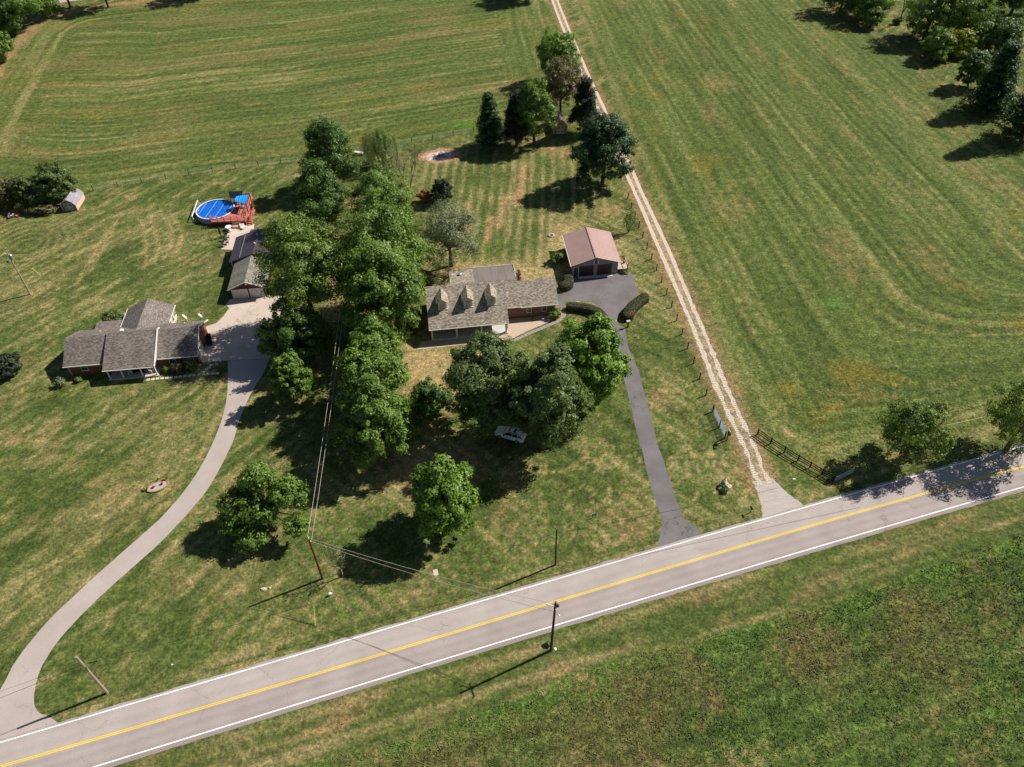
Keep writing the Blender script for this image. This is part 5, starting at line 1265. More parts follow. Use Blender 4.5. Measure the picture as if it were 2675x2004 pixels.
# open tubular gate against the lane fence
ga, gb = Vector((30.33, 81.0, 0)), Vector((30.98, 75.9, 0))
LG = thing('farm_gate', 'silver blue tubular farm gate standing open beside the lane', 'gate', ga, math.atan2((gb - ga).y, (gb - ga).x))
L_ = (gb - ga).length; M['gate'] = simple('pale_blue_enamel', '#8fa3c4', '#a9bad6', 3, 0.35, 0.1, spec=0.5)
for i in range(7):
    z_ = .2 + .165 * i; mb = MB(); mb.tube([(0.05, 0.08, z_), (L_ - .05, 0.08, z_)], .03, 6); part('rail', mb, M['gate'], LG)
for x_ in (.05, L_ * .25, L_ * .5, L_ * .75, L_ - .05):
    mb = MB(); mb.tube([(x_, 0.08, .2), (x_, 0.08, 1.2)], .03, 6); part('upright', mb, M['gate'], LG)
for nm, p, h, r in (('gate_post', (30.31, 81.33), 1.5, .08), ('gate_post', (30.60, 78.0), 1.5, .08), ('gate_post', (30.93, 75.75), 1.5, .11)):
    mb = MB(); mb.tube([(0, 0, 0), (0, 0, h)], r, 8); mb.tube([(0, 0, h), (0, 0, h + .03)], r * 1.1, 8); o = mb.build(nm, M['black_wood']); o.location = (*p, 0)
    tag(o, {81.33: 'black gate post at the far end of the open farm gate', 78.0: 'black post halfway along the open farm gate', 75.75: 'thick black gate post at the near end of the farm gate'}[p[1]], 'post', 'black posts at the farm gate')
KP = thing('keypad_post', 'tall black keypad post with white panel beside the lane', 'keypad', (31.15, 75.4, 0), 0.1)
mb = MB(); mb.tube([(0, 0, 0), (0, 0, 2.2)], .09, 8); part('post', mb, M['black_wood'], KP)
mb = MB(); mb.box(.1, -.25, 1.65, .16, .32, 2.15); part('panel', mb, M['plastic_white'], KP)
mb = MB(); mb.beam((0, 0, 2.18), (-.1, -.62, 2.18), .09); part('arm', mb, M['black_wood'], KP)
mb = MB(); mb.box(-.25, -.75, 1.85, .05, -.5, 2.2); part('box', mb, M['black'], KP)

# ------------------------------------------------------------ small things on the lawns
def mailbox(label, loc, rz, mt):
    t = thing('mailbox', label, 'mailbox', loc, rz)
    mb = MB(); mb.box(-.05, -.05, 0, .05, .05, 1.0); part('post', mb, M['pole_grey'], t)
    mb = MB(); prof = [(-.1, 1.0), (.1, 1.0), (.1, 1.16)] + [(.1 * math.cos(a), 1.16 + .1 * math.sin(a)) for a in (0.5, 1.0, 1.57, 2.1, 2.6)] + [(-.1, 1.16)]
    k_ = len(prof); mb.add([(p[0], -.28, p[1]) for p in prof] + [(p[0], .24, p[1]) for p in prof], [tuple(range(k_)), tuple(range(2 * k_ - 1, k_ - 1, -1))] + [(i, k_ + i, k_ + (i + 1) % k_, (i + 1) % k_) for i in range(k_)]); part('box', mb, mt, t)
    return t
mailbox('dark mailbox beside the lane apron near the road edge', D(1620, 1108), 0.2, M['black'])
mb = MB(); mb.box(-.4, -.05, 0, .4, .05, 1.05); 
SG = thing('yard_sign', 'small dark blue yard sign on the front lawn', 'sign', D(1283, 1118), 0.25)
mb = MB(); mb.box(-.32, -.012, .32, .32, .012, .80); part('panel', mb, M['sign_blue'], SG)
mb = MB()
for z_, w in ((.66, .2), (.54, .24), (.44, .14)): mb.box(-w, -.02, z_ - .02, w, -.0125, z_ + .02)
part('lettering', mb, M['plastic_white'], SG)
for x_ in (-.25, .25):
    mb = MB(); mb.tube([(x_, 0, 0), (x_, 0, .35)], .008, 4); part('stake', mb, M['galv'], SG)
BX = thing('lamp_post', 'short stone capped lamp post at the end of the right hedge by the driveway', 'post', S(1640, 855), 0.15)
mb = MB(); mb.box(-.11, -.11, 0, .11, .11, 1.15); part('post', mb, M['post_wood'], BX)
mb = MB(); mb.box(-.32, -.2, 1.15, .32, .2, 1.42); part('cap', mb, M['stone'], BX)
PB = thing('pet_sculpture', 'small grey white lawn ornament on the front lawn near the red brown pole', 'ornament', S(864, 1555), 0.6)
mb = MB(); mb.ball((0, 0, .38), .32, .17, .2, 10, 7); part('body', mb, M['plastic_white'], PB)
mb = MB(); mb.ball((.34, 0, .6), .14, .11, .13, 8, 6); part('head', mb, M['galv'], PB)
for sx in (-.18, .2):
    for sy in (-.08, .08):
        mb = MB(); mb.tube([(sx, sy, 0), (sx, sy, .3)], .04, 5); part('leg', mb, M['galv'], PB)
mb = MB(); mb.box(-.3, -.45, 0, .3, .45, .05); mb.box(-.12, -.16, .05, .12, .16, .07); o = mb.build('utility_cover', M['concrete']); o.location = D(941, 1237); o.rotation_euler.z = 0.2; tag(o, 'rectangular concrete utility cover in the lawn below the bright maple', 'cover')
fl = thing('marker_flag', 'small orange marker flag in the near verge of the road', 'flag', D(748, 1560))
mb = MB(); mb.tube([(0, 0, 0), (0, 0, .75)], .012, 4); part('wire', mb, M['galv'], fl)
mb = MB(); mb.box(0, -.01, .5, .3, .01, .74); part('cloth', mb, M['orange'], fl)
def rock(label, loc, sx, sy, sz, seed, mt='stone', group=None):
    mb = MB(); mb.ball((0, 0, sz * .5), sx, sy, sz, 9, 6, 0.35, random.Random(seed)); o = mb.build('rock', M[mt]); o.location = [float(c) for c in loc]; return tag(o, label, 'rock', group)
rock('larger pale stone lying on the front lawn below the bushy tree', D(570, 1273), .42, .25, .14, 1); rock('smaller pale stone lying right of the larger one on the front lawn', D(583, 1270), .2, .15, .1, 2)
rock('white stone on the grass in front of the black board fence', S(1675 + 1100 / 2.76, 800 + 1248 / 2.76), .22, .16, .1, 3, 'plastic_white')
rock('pale flat stone on the left verge beside the pole', D(372, 1436), .16, .12, .06, 4)
rock('tall pointed limestone rock at the back of the little rock bed', S(1860 + 212 / 6.8, 1230 + 245 / 6.8), .42, .34, .75, 5); rock('rounded limestone boulder at the right of the little rock bed', S(1860 + 268 / 6.8, 1230 + 310 / 6.8), .55, .5, .55, 6); rock('long low limestone slab at the front of the little rock bed', S(1860 + 170 / 6.8, 1230 + 330 / 6.8), .6, .2, .3, 7); rock('small limestone chip at the lower right of the little rock bed', S(1860 + 262 / 6.8, 1230 + 402 / 6.8), .18, .16, .22, 8)
# fire pit behind the red roofed garage, slab by the willow, ash heap
fp = S(1410 + 165 / 5.523, 570 + 255 / 5.523)
FPT = thing('fire_pit', 'small stone ring fire pit on the back lawn left of the red roofed garage', 'fire pit', fp)
for i in range(9):
    a = 2 * math.pi * i / 9; mb = MB(); mb.ball((.48 * math.cos(a), .48 * math.sin(a), .12), .2, .2, .17, 7, 5, .3); part('stone', mb, M['stone'], FPT)
mb = MB(); mb.tube([(0, 0, .02), (0, 0, .06)], .42, 12); part('ash', mb, M['black'], FPT)
BN = thing('slab_bench', 'pale flat slab bench beside the willow by the back fence', 'bench', S(900 + 212 / 5.522, 320 + 465 / 5.522), -0.35)
mb = MB(); mb.box(-1.1, -.4, .55, 1.1, .4, .66); part('slab', mb, M['stone'], BN)
for x_ in (-.8, .8):
    mb = MB(); mb.box(x_ - .1, -.3, 0, x_ + .1, .3, .55); part('leg', mb, M['post_wood'], BN)
mb = MB(); r_ = random.Random(9)
for _ in range(60):
    a = r_.uniform(0, 6.28); d_ = abs(r_.gauss(0, 1.0)); x_, y_ = d_ * math.cos(a) * 1.3, d_ * math.sin(a); L2 = r_.uniform(.2, .8); a2 = r_.uniform(0, 3.14)
    mb.tube([(x_, y_, .05), (x_ + L2 * math.cos(a2), y_ + L2 * math.sin(a2), .05 + r_.uniform(0, .25))], r_.uniform(.03, .07), 5)
o = mb.build('ash_heap', simple('ash_and_charred_wood', '#4a4643', '#aaa49e', 6, 0.95)); o.location = BURN; tag(o, 'heap of ash and charred wood in the burnt patch by the back fence', 'ash heap', kind='stuff')
# junk heap at the far left
jp = S(40, 565); JH = thing('scrap_pile', 'small heap of scrap with white, red and blue pieces at the left shrubs', 'scrap heap', jp)
for i, mt in enumerate(['plastic_white', 'rust', 'sign_blue', 'plastic_white', 'rust', 'dark_fabric', 'plastic_white', 'galv', 'dark_fabric']):
    mb = MB(); a = r_.uniform(0, 6.3); d_ = r_.uniform(.1, .9); p = Vector((d_ * math.cos(a), d_ * math.sin(a), r_.uniform(.1, .5))); q = p + Vector((r_.uniform(-.8, .8), r_.uniform(-.6, .6), r_.uniform(-.1, .4)))
    mb.beam(p, q, r_.uniform(.15, .4), r_.uniform(.06, .2)); part('piece', mb, M[mt], JH)
mb = MB(); mb.beam((-1.25, .5, .5), (-.9, -1.0, .3), .12, .3); part('plank', mb, M['galv'], JH)
# stepping stones to the ranch house porch
ssp = [(1312, 1228), (1380, 1222), (1445, 1213), (1512, 1208), (1580, 1203), (1645, 1197), (1710, 1190), (1775, 1184), (1842, 1176), (1910, 1168), (1975, 1163), (2043, 1157), (2110, 1150), (2178, 1145), (2245, 1140), (2310, 1136), (2105, 1118), (2157, 1080), (2190, 1052), (2230, 1020), (2300, 1000)]
smb = MB(); smb.box(-.27, -.24, 0, .27, .24, .045); sme = smb.mesh('stepping_stone', M['stone'])
for i, q in enumerate(ssp):
    o = link('stepping_stone', sme); o.location = z1 = S(150 + q[0] / 5.53, 770 + q[1] / 5.53); o.rotation_euler.z = math.radians(5) + rng.uniform(-.12, .12)
    tag(o, 'square pale stepping stone in the row from the porch of the brick house' if i < 16 else 'square pale stepping stone in the branch up to the concrete drive', 'stepping stone', 'stepping stones in the row' if i < 16 else 'stepping stones in the branch')
GBN = thing('garden_bench', 'small white bench on the grass beside the concrete drive', 'bench', S(150 + 2320 / 5.53, 770 + 975 / 5.53), 0.1)
mb = MB(); mb.box(-.5, -.2, .42, .5, .2, .47); part('seat', mb, M['plastic_white'], GBN); mb = MB(); mb.box(-.5, .2, .47, .5, .25, .85); part('backrest', mb, M['plastic_white'], GBN)
for x_ in (-.45, .45):
    mb = MB(); mb.box(x_ - .03, -.2, 0, x_ + .03, .2, .42); part('leg', mb, M['plastic_white'], GBN)
# satellite dishes behind the ranch roof
for (qx, qy, bx_, by_, lab) in ((1895, 320, 1935, 372, 'left one of two white satellite dishes behind the brick house roof'), (2110, 300, 2112, 360, 'right one of two white satellite dishes behind the brick house roof')):
    loc = H1.matrix_basis @ Vector((17.5 if bx_ < 2000 else 20.1, 9.95, 0)); t = thing('satellite_dish', lab, 'satellite dish', loc, 0.2, 'satellite dishes')
    mb = MB(); mb.tube([(0, 0, 0), (0, 0, 2.75)], .05, 6); part('mast', mb, M['galv'], t)
    mb = MB(); vs = []; 
    ax = Vector((.8, .25, .5)).normalized(); s1 = ax.cross(Vector((0, 0, 1))).normalized(); s2 = s1.cross(ax); c0_ = Vector((-.06, -.06, 2.95))
    for j, (rr_, dz) in enumerate(((0.0, -.08), (.22, -.05), (.38, 0.0), (.46, .05))):
        for k_ in range(14):
            a = 2 * math.pi * k_ / 14; vs.append(c0_ + s1 * rr_ * math.cos(a) + s2 * rr_ * 1.1 * math.sin(a) + ax * dz)
    mb.add(vs, [(j * 14 + k_, j * 14 + (k_ + 1) % 14, (j + 1) * 14 + (k_ + 1) % 14, (j + 1) * 14 + k_) for j in range(3) for k_ in range(14)]); part('dish', mb, M['plastic_white'], t)
    mb = MB(); mb.tube([c0_ - s2 * .4, c0_ + ax * .6], .025, 5); mb.ball(c0_ + ax * .6, .08, .08, .08, 6, 5); part('arm', mb, M['galv'], t)
# bits around the ranch house
WT = thing('storage_tank', 'small white cylindrical tank behind the brick house', 'tank', H1.matrix_basis @ Vector((6.2, 14.9, 0)), 0.5)
mb = MB(); mb.tube([(-.6, 0, .65), (.6, 0, .65)], .32, 12); mb.ball((-.6, 0, .65), .15, .32, .32, 10, 6); mb.ball((.6, 0, .65), .15, .32, .32, 10, 6); part('tank', mb, M['plastic_white'], WT)
for x_ in (-.4, .4):
    mb = MB(); mb.box(x_ - .08, -.25, 0, x_ + .08, .25, .4); part('leg', mb, M['rust'], WT)
BN2 = thing('trash_can', 'black wheeled trash can against the brick gable wall', 'trash can', H1.matrix_basis @ Vector((21.35, 6.9, 0)), 0.1)
mb = MB(); mb.add([(-.25, -.27, 0), (.25, -.27, 0), (.25, .27, 0), (-.25, .27, 0), (-.31, -.33, .95), (.31, -.33, .95), (.31, .33, .95), (-.31, .33, .95)], [(0, 3, 2, 1), (0, 1, 5, 4), (1, 2, 6, 5), (2, 3, 7, 6), (3, 0, 4, 7), (4, 5, 6, 7)]); part('bin', mb, M['black'], BN2)
mb = MB(); mb.box(-.34, -.36, .955, .34, .36, 1.03); part('lid', mb, M['black'], BN2)
AC = thing('air_conditioner', 'dark outdoor air conditioner box beside the brick gable wall', 'air conditioner', H1.matrix_basis @ Vector((21.6, 5.6, 0)), 0.08)
mb = MB(); mb.box(-.4, -.4, 0.04, .4, .4, .8); part('case', mb, M['dark_fabric'], AC); mb = MB(); mb.tube([(0, 0, .8), (0, 0, .84)], .33, 14); part('fan_grille', mb, M['black'], AC)
for i, (u_, v_, lab) in enumerate(((10.0, -.4, 'white porch rocker left of the dark bench on the brick house porch'), (13.4, -.5, 'white porch rocker right of the dark bench on the brick house porch'))):
    p = H1.matrix_basis @ Vector((u_, v_, .18)); chair(lab, p, 0.3 + i, M['plastic_white'])
PBN = thing('porch_bench', 'dark bench in the middle of the brick house porch', 'bench', H1.matrix_basis @ Vector((11.3, -.35, .18)), math.radians(5))
mb = MB(); mb.box(-.8, -.3, .38, .8, .3, .46); part('seat', mb, M['black_wood'], PBN); mb = MB(); mb.box(-.8, .25, .46, .8, .32, 1.0); part('backrest', mb, M['black_wood'], PBN)
for x_ in (-.7, .7):
    mb = MB(); mb.box(x_ - .05, -.28, 0, x_ + .05, .28, .38); part('leg', mb, M['black_wood'], PBN)
# oval flower bed
fbc = (S(340 + 665 / 9.08, 1220 + 465 / 9.08)); FB = thing('flower_bed', 'oval flower bed edged with brown timber and filled with pale stones', 'flower bed', fbc, math.radians(28))
ob = [(1.55 * math.cos(2 * math.pi * i / 28), 1.0 * math.sin(2 * math.pi * i / 28)) for i in range(28)]; ib = [(p[0] * .86, p[1] * .82) for p in ob]
mb = MB(); mb.add([(*p, 0) for p in ob] + [(*p, .22) for p in ob] + [(*p, .22) for p in ib] + [(*p, .1) for p in ib], sum([[(i, (i + 1) % 28, 28 + (i + 1) % 28, 28 + i), (28 + i, 28 + (i + 1) % 28, 56 + (i + 1) % 28, 56 + i), (56 + i, 56 + (i + 1) % 28, 84 + (i + 1) % 28, 84 + i)] for i in range(28)], [])); part('edging', mb, M['tan_plank'], FB)
mb = MB(); mb.add([(*p, .12) for p in ib], [tuple(range(28))]); part('stones', mb, simple('white_marble_chips', '#7a726a', '#c8beb2', 14, 0.9, bmp=.05), FB)
lv = simple('flower_bed_leaves', '#6a7c28', '#98a040', 8, 0.8)
def tuft(mb, c, n_, h, w, r_):
    for _ in range(n_):
        a = r_.uniform(0, 6.28); b_ = Vector((c[0] + r_.uniform(-w, w) * .4, c[1] + r_.uniform(-w, w) * .4, c[2])); tip = b_ + Vector((math.cos(a) * w, math.sin(a) * w, h * r_.uniform(.6, 1.1))); s_ = Vector((-math.sin(a), math.cos(a), 0)) * .05
        mid = b_.lerp(tip, .55) + Vector((0, 0, h * .15)); mb.add([b_ - s_, b_ + s_, mid + s_, mid - s_, tip], [(0, 1, 2, 3), (3, 2, 4)])
for i, (p, lab) in enumerate((((-.55, .0), 'left magenta flower clump in the oval flower bed'), ((.62, .05), 'right magenta flower clump in the oval flower bed'))):
    t = thing('flower_clump', lab, 'flowers', FB.matrix_basis @ Vector((p[0], p[1], .12)), 0, 'magenta flower clumps')
    mb = MB(); tuft(mb, (0, 0, 0), 24, .25, .2, r_); part('leaves', mb, lv, t)
    mb = MB()
    for _ in range(16): mb.ball((r_.uniform(-.13, .13), r_.uniform(-.13, .13), r_.uniform(.22, .34)), .06, .06, .05, 6, 4)
    part('blossoms', mb, M['magenta'], t)
for p, lab in (((.15, 1.05), 'yellow green grassy plant at the back edge of the oval flower bed'), ((1.25, .75), 'small yellow green plant at the right edge of the oval flower bed'), ((-1.6, .2), 'small orange tinged plant at the left edge of the oval flower bed')):
    mb = MB(); tuft(mb, (0, 0, 0), 40, .55, .35, r_); o = mb.build('ornamental_grass', lv); o.location = FB.matrix_basis @ Vector((p[0], p[1], 0)); tag(o, lab, 'plant')
# gravel bed, walkway and foundation edging of the cape house
def Lc(px): return S(1090 + px[0] / 5.53, 680 + px[1] / 5.53)[:2]
sheet('gravel_bed', ragged([Lc(q) for q in [(1318, 850), (1990, 782), (1960, 860), (1880, 905), (1640, 1000), (1375, 1130), (1300, 1110), (1300, 1060)]], .4, .05, 21), 0.014, M['gravel_pink'])
sheet('gravel_bed', ragged([Lc(q) for q in [(60, 1175), (220, 1160), (1110, 1075), (1300, 1060), (1300, 1110), (1375, 1130), (1350, 1150), (700, 1215), (0, 1290)]], .4, .05, 22), 0.010, M['gravel_pink'])
M['walk'] = simple('brown_grey_paving', '#8a7f76', '#a0958b', 3, 0.9)
wl_ = [Lc(q) for q in [(1345, 1165), (1400, 1140), (1640, 1030), (1880, 925), (2010, 870), (2085, 825), (2060, 745)]]; wr_ = [Lc(q) for q in [(1395, 1185), (1440, 1160), (1680, 1055), (1920, 955), (2060, 895), (2150, 820), (2150, 745)]]
wl2, wr2 = chaikin(wl_, 2), chaikin(wr_, 2)
ww = bpy.data.objects.new('walkway', None); COL.objects.link(ww); tag(ww, kind='structure')
base_r = ribbon('walkway_bed', wl2, wr2, 0.018, M['walk'], None, ww)
wa = np.array(wl2); wb_ = np.array(wr2); sl_ = np.r_[0, np.cumsum(np.linalg.norm(np.diff(wa, axis=0), axis=1))]; tot = sl_[-1]
nsl = int(tot / .62)
for i in range(nsl):
    t0, t1 = (i + .04) / nsl * tot, (i + .96) / nsl * tot
    g = lambda arr, t: np.array([np.interp(t, sl_, arr[:, 0]), np.interp(t, sl_, arr[:, 1])])
    a, c, e, f_ = g(wa, t0), g(wa, t1), g(wb_, t1), g(wb_, t0); dz = rng.uniform(0, .012)
    qd = [(a[0], a[1], .05 + dz), (f_[0], f_[1], .05 + dz), (e[0], e[1], .05 + dz), (c[0], c[1], .05 + dz)]
    mb = MB(); mb.slab(qd, .03); mb.build('paving_slab', M['walk'], ww)

# ------------------------------------------------------------ white car under the trees
ca = S(1240 + 330 / 6.355, 1080 + 375 / 6.355); cdir = math.atan2(S(1240 + 740 / 6.355, 1080 + 490 / 6.355)[1] - ca[1], S(1240 + 740 / 6.355, 1080 + 490 / 6.355)[0] - ca[0])
CAR = thing('parked_car', 'white crossover car parked in the shade under the dark trees', 'car', (-2.6, 78.3, 0), cdir)
# x from nose (0) to tail (4.6), y across, nose points to the left of the picture
stn = [(0.0, .62, .55, .36, .62), (.12, .80, .72, .30, .82), (.6, .88, .80, .26, .96), (1.25, .91, .82, .26, 1.03), (1.7, .92, .83, .26, 1.06), (2.8, .92, .84, .26, 1.08), (3.9, .92, .83, .28, 1.10), (4.45, .88, .78, .32, 1.06), (4.62, .80, .70, .42, .92)]
def loft(mb, secs):
    vs = []; k_ = len(secs[0])
    for s_ in secs: vs += s_
    fs = [(i * k_ + j, i * k_ + (j + 1) % k_, (i + 1) * k_ + (j + 1) % k_, (i + 1) * k_ + j) for i in range(len(secs) - 1) for j in range(k_)]
    fs += [tuple(range(k_ - 1, -1, -1)), tuple((len(secs) - 1) * k_ + j for j in range(k_))]; mb.add(vs, fs)
mb = MB(); loft(mb, [[(x_, -w * .94, zb), (x_, w * .94, zb), (x_, w, (zb + zt) / 2), (x_, w * .97, zt - .12), (x_, wt, zt), (x_, -wt, zt), (x_, -w * .97, zt - .12), (x_, -w, (zb + zt) / 2)] for x_, w, wt, zb, zt in stn]); body = part('body', mb, M['car_white'], CAR, smooth_=False)
cab = [(1.35, .80, 1.04), (2.05, .66, 1.58), (2.5, .65, 1.65), (3.6, .64, 1.63), (4.15, .60, 1.50), (4.5, .70, 1.06)]
mb = MB(); loft(mb, [[(x_, -.82, 1.02), (x_, .82, 1.02), (x_, w, z_ - .001), (x_, -w, z_ - .001)] for x_, w, z_ in cab]); part('windows', mb, M['car_glass'], CAR)
mb = MB(); mb.add([(2.0, -.63, 1.585), (2.5, -.63, 1.675), (3.6, -.62, 1.655), (4.12, -.58, 1.53), (4.12, .58, 1.53), (3.6, .62, 1.655), (2.5, .63, 1.675), (2.0, .63, 1.585)], [(0, 1, 6, 7), (1, 2, 5, 6), (2, 3, 4, 5)]); mb.v = [(p[0], p[1], p[2] + .012) for p in mb.v]; ro = part('roof', mb, M['car_white'], CAR)
mb = MB(); mb.add([(2.2, -.42, 1.66), (3.3, -.42, 1.687), (3.3, .42, 1.687), (2.2, .42, 1.66)], [(0, 1, 2, 3)]); part('sunroof', mb, M['car_glass'], ro)
for sy in (-1, 1):
    mb = MB()
    for a, c in (((1.38, .81, 1.06), (2.03, .66, 1.585)), ((2.85, .86, 1.07), (2.9, .67, 1.64)), ((3.75, .86, 1.09), (3.75, .66, 1.61)), ((4.5, .74, 1.08), (4.15, .62, 1.52)), ((2.03, .67, 1.60), (4.12, .63, 1.56))): mb.beam((a[0], sy * a[1], a[2]), (c[0], sy * c[1], c[2]), .06, .05)
    part('pillar', mb, M['car_white'], CAR)
    mb = MB(); mb.beam((2.15, sy * .6, 1.70), (3.8, sy * .58, 1.70), .04, .04); part('roof_rail', mb, M['galv'], CAR)
    mb = MB(); mb.box(1.62, min(sy * .93, sy * 1.1), 1.06, 1.78, max(sy * .93, sy * 1.1), 1.2); part('mirror', mb, M['black'], CAR)
    mb = MB(); mb.add([(.10, sy * .60, .70), (.12, sy * .78, .70), (.55, sy * .885, .84), (.50, sy * .885, .74)], [(0, 1, 2, 3), (3, 2, 1, 0)]); part('headlight', mb, M['car_glass'], CAR)
    mb = MB()
    for i, w in enumerate((.16, .05, .12)): mb.box(2.05 + i * .2, sy * .926, .70 + .05 * (i % 2), 2.05 + i * .2 + w, sy * .928, .86)
    part('door_lettering', mb, M['dark_fabric'], CAR)
    mb = MB(); mb.box(.95, min(sy * .915, sy * .93), .26, 3.9, max(sy * .915, sy * .93), .40); part('sill', mb, M['black'], CAR)
    for x_ in (.92, 3.68):
        mb = MB(); mb.tube([(x_, sy * .70, .35), (x_, sy * .935, .35)], .36, 18); wh = part('wheel', mb, M['tyre'], CAR)
        mb = MB(); mb.tube([(x_, sy * .936, .35), (x_, sy * .95, .35)], .23, 14); part('rim', mb, M['galv'], wh)
mb = MB(); mb.box(.0, -.45, .42, .03, .45, .62); mb.v = [(p[0] - .02, p[1], p[2]) for p in mb.v]; part('grille', mb, M['black'], CAR)

# ------------------------------------------------------------ trees, shrubs, hedges
def leaf_mat(name, dark, light, third=None, trans=0.30):
    """per-leaf tone from the mesh, some light passing through, a faint sheen"""
    m, nt, b = new_mat(name)
    a = N(nt, 'Attribute'); a.attribute_name = 'tone'
    sx = N(nt, 'SeparateXYZ'); nt.links.new(a.outputs['Vector'], sx.inputs[0])
    col = ramp(nt, sx.outputs['X'], [(0.0, (*dark, 1)), (0.75, (*light, 1)), (1.0, (*(third or light), 1))])
    nt.links.new(col, b.inputs['Base Color'])
    b.inputs['Roughness'].default_value = 0.5; b.inputs['Specular IOR Level'].default_value = 0.35
    tr = N(nt, 'BsdfTranslucent'); mx = N(nt, 'MixShader'); mx.inputs[0].default_value = trans
    nt.links.new(mul(nt, col, (1.15, 1.2, 0.6, 1)), tr.inputs[0])
    out = nt.nodes['Material Output']
    nt.links.new(b.outputs[0], mx.inputs[1]); nt.links.new(tr.outputs[0], mx.inputs[2]); nt.links.new(mx.outputs[0], out.inputs[0])
    return m
LM = {
 'mid': leaf_mat('mid_green_leaves', (0.070, 0.135, 0.020), (0.200, 0.305, 0.050), (0.245, 0.333, 0.105)),
 'fresh': leaf_mat('fresh_green_leaves', (0.096, 0.184, 0.025), (0.201, 0.333, 0.042), (0.315, 0.438, 0.070)),
 'olive': leaf_mat('olive_green_leaves', (.090, .150, .028), (.225, .310, .060), (.31, .38, .10)),
 'deep': leaf_mat('deep_green_leaves', (0.048, 0.100, 0.022), (0.135, 0.225, 0.050), (0.175, 0.263, 0.105)),
 'bronze': leaf_mat('dull_dark_leaves', (.070, .110, .030), (.170, .235, .070), (.30, .36, .16)),
 'grey': leaf_mat('grey_green_leaves', (0.131, 0.166, 0.088), (0.254, 0.289, 0.158), (0.420, 0.438, 0.263)),
 'pine': leaf_mat('pine_needles', (0.029, 0.067, 0.026), (0.072, 0.136, 0.048), (0.128, 0.208, 0.072)),
 'cedar': leaf_mat('cedar_foliage', (0.024, 0.039, 0.022), (0.060, 0.083, 0.045), (0.105, 0.135, 0.075)),
 'willow': leaf_mat('willow_leaves', (0.123, 0.175, 0.056), (0.210, 0.280, 0.096), (0.298, 0.350, 0.140)),
 'red': leaf_mat('red_autumn_leaves', (0.117, 0.091, 0.026), (0.364, 0.098, 0.039), (0.468, 0.182, 0.065)),
 'yellow': leaf_mat('yellow_green_leaves', (0.175, 0.228, 0.035), (0.420, 0.438, 0.061), (0.500, 0.500, 0.088)),
 'brush': leaf_mat('dry_brush_leaves', (0.096, 0.096, 0.045), (0.228, 0.201, 0.096), (0.385, 0.298, 0.158)),
 'hedge': leaf_mat('hedge_leaves', (0.068, 0.081, 0.041), (0.162, 0.169, 0.092), (0.270, 0.216, 0.135)),
}
def leaf_mesh(name, centers, normals, sizes, tones, mat, r, aspect=1.5):
    n = len(centers)
    rv = r.normal(size=(n, 3)); t = np.cross(normals, rv); t /= np.linalg.norm(t, axis=1)[:, None] + 1e-9
    bt = np.cross(normals, t)
    a = sizes[:, None] * 0.5; h = a * aspect
    fold = normals * sizes[:, None] * 0.16
    v = np.empty((n, 4, 3)); v[:, 0] = centers - t * h; v[:, 1] = centers - bt * a * 0.75 + fold; v[:, 2] = centers + t * h; v[:, 3] = centers + bt * a * 0.75 + fold
    me = bpy.data.meshes.new(name)
    me.vertices.add(4 * n); me.vertices.foreach_set('co', v.astype(np.float32).ravel())
    me.loops.add(4 * n); me.polygons.add(n)
    me.loops.foreach_set('vertex_index', np.arange(4 * n, dtype=np.int32)); me.polygons.foreach_set('loop_start', np.arange(0, 4 * n, 4, dtype=np.int32))
    me.update()
    at_ = me.attributes.new('tone', 'FLOAT_VECTOR', 'FACE')
    tn_ = np.zeros((n, 3), np.float32); tn_[:, 0] = np.clip(tones, 0, 1); at_.data.foreach_set('vector', tn_.ravel())
    me.materials.append(mat)
    return me

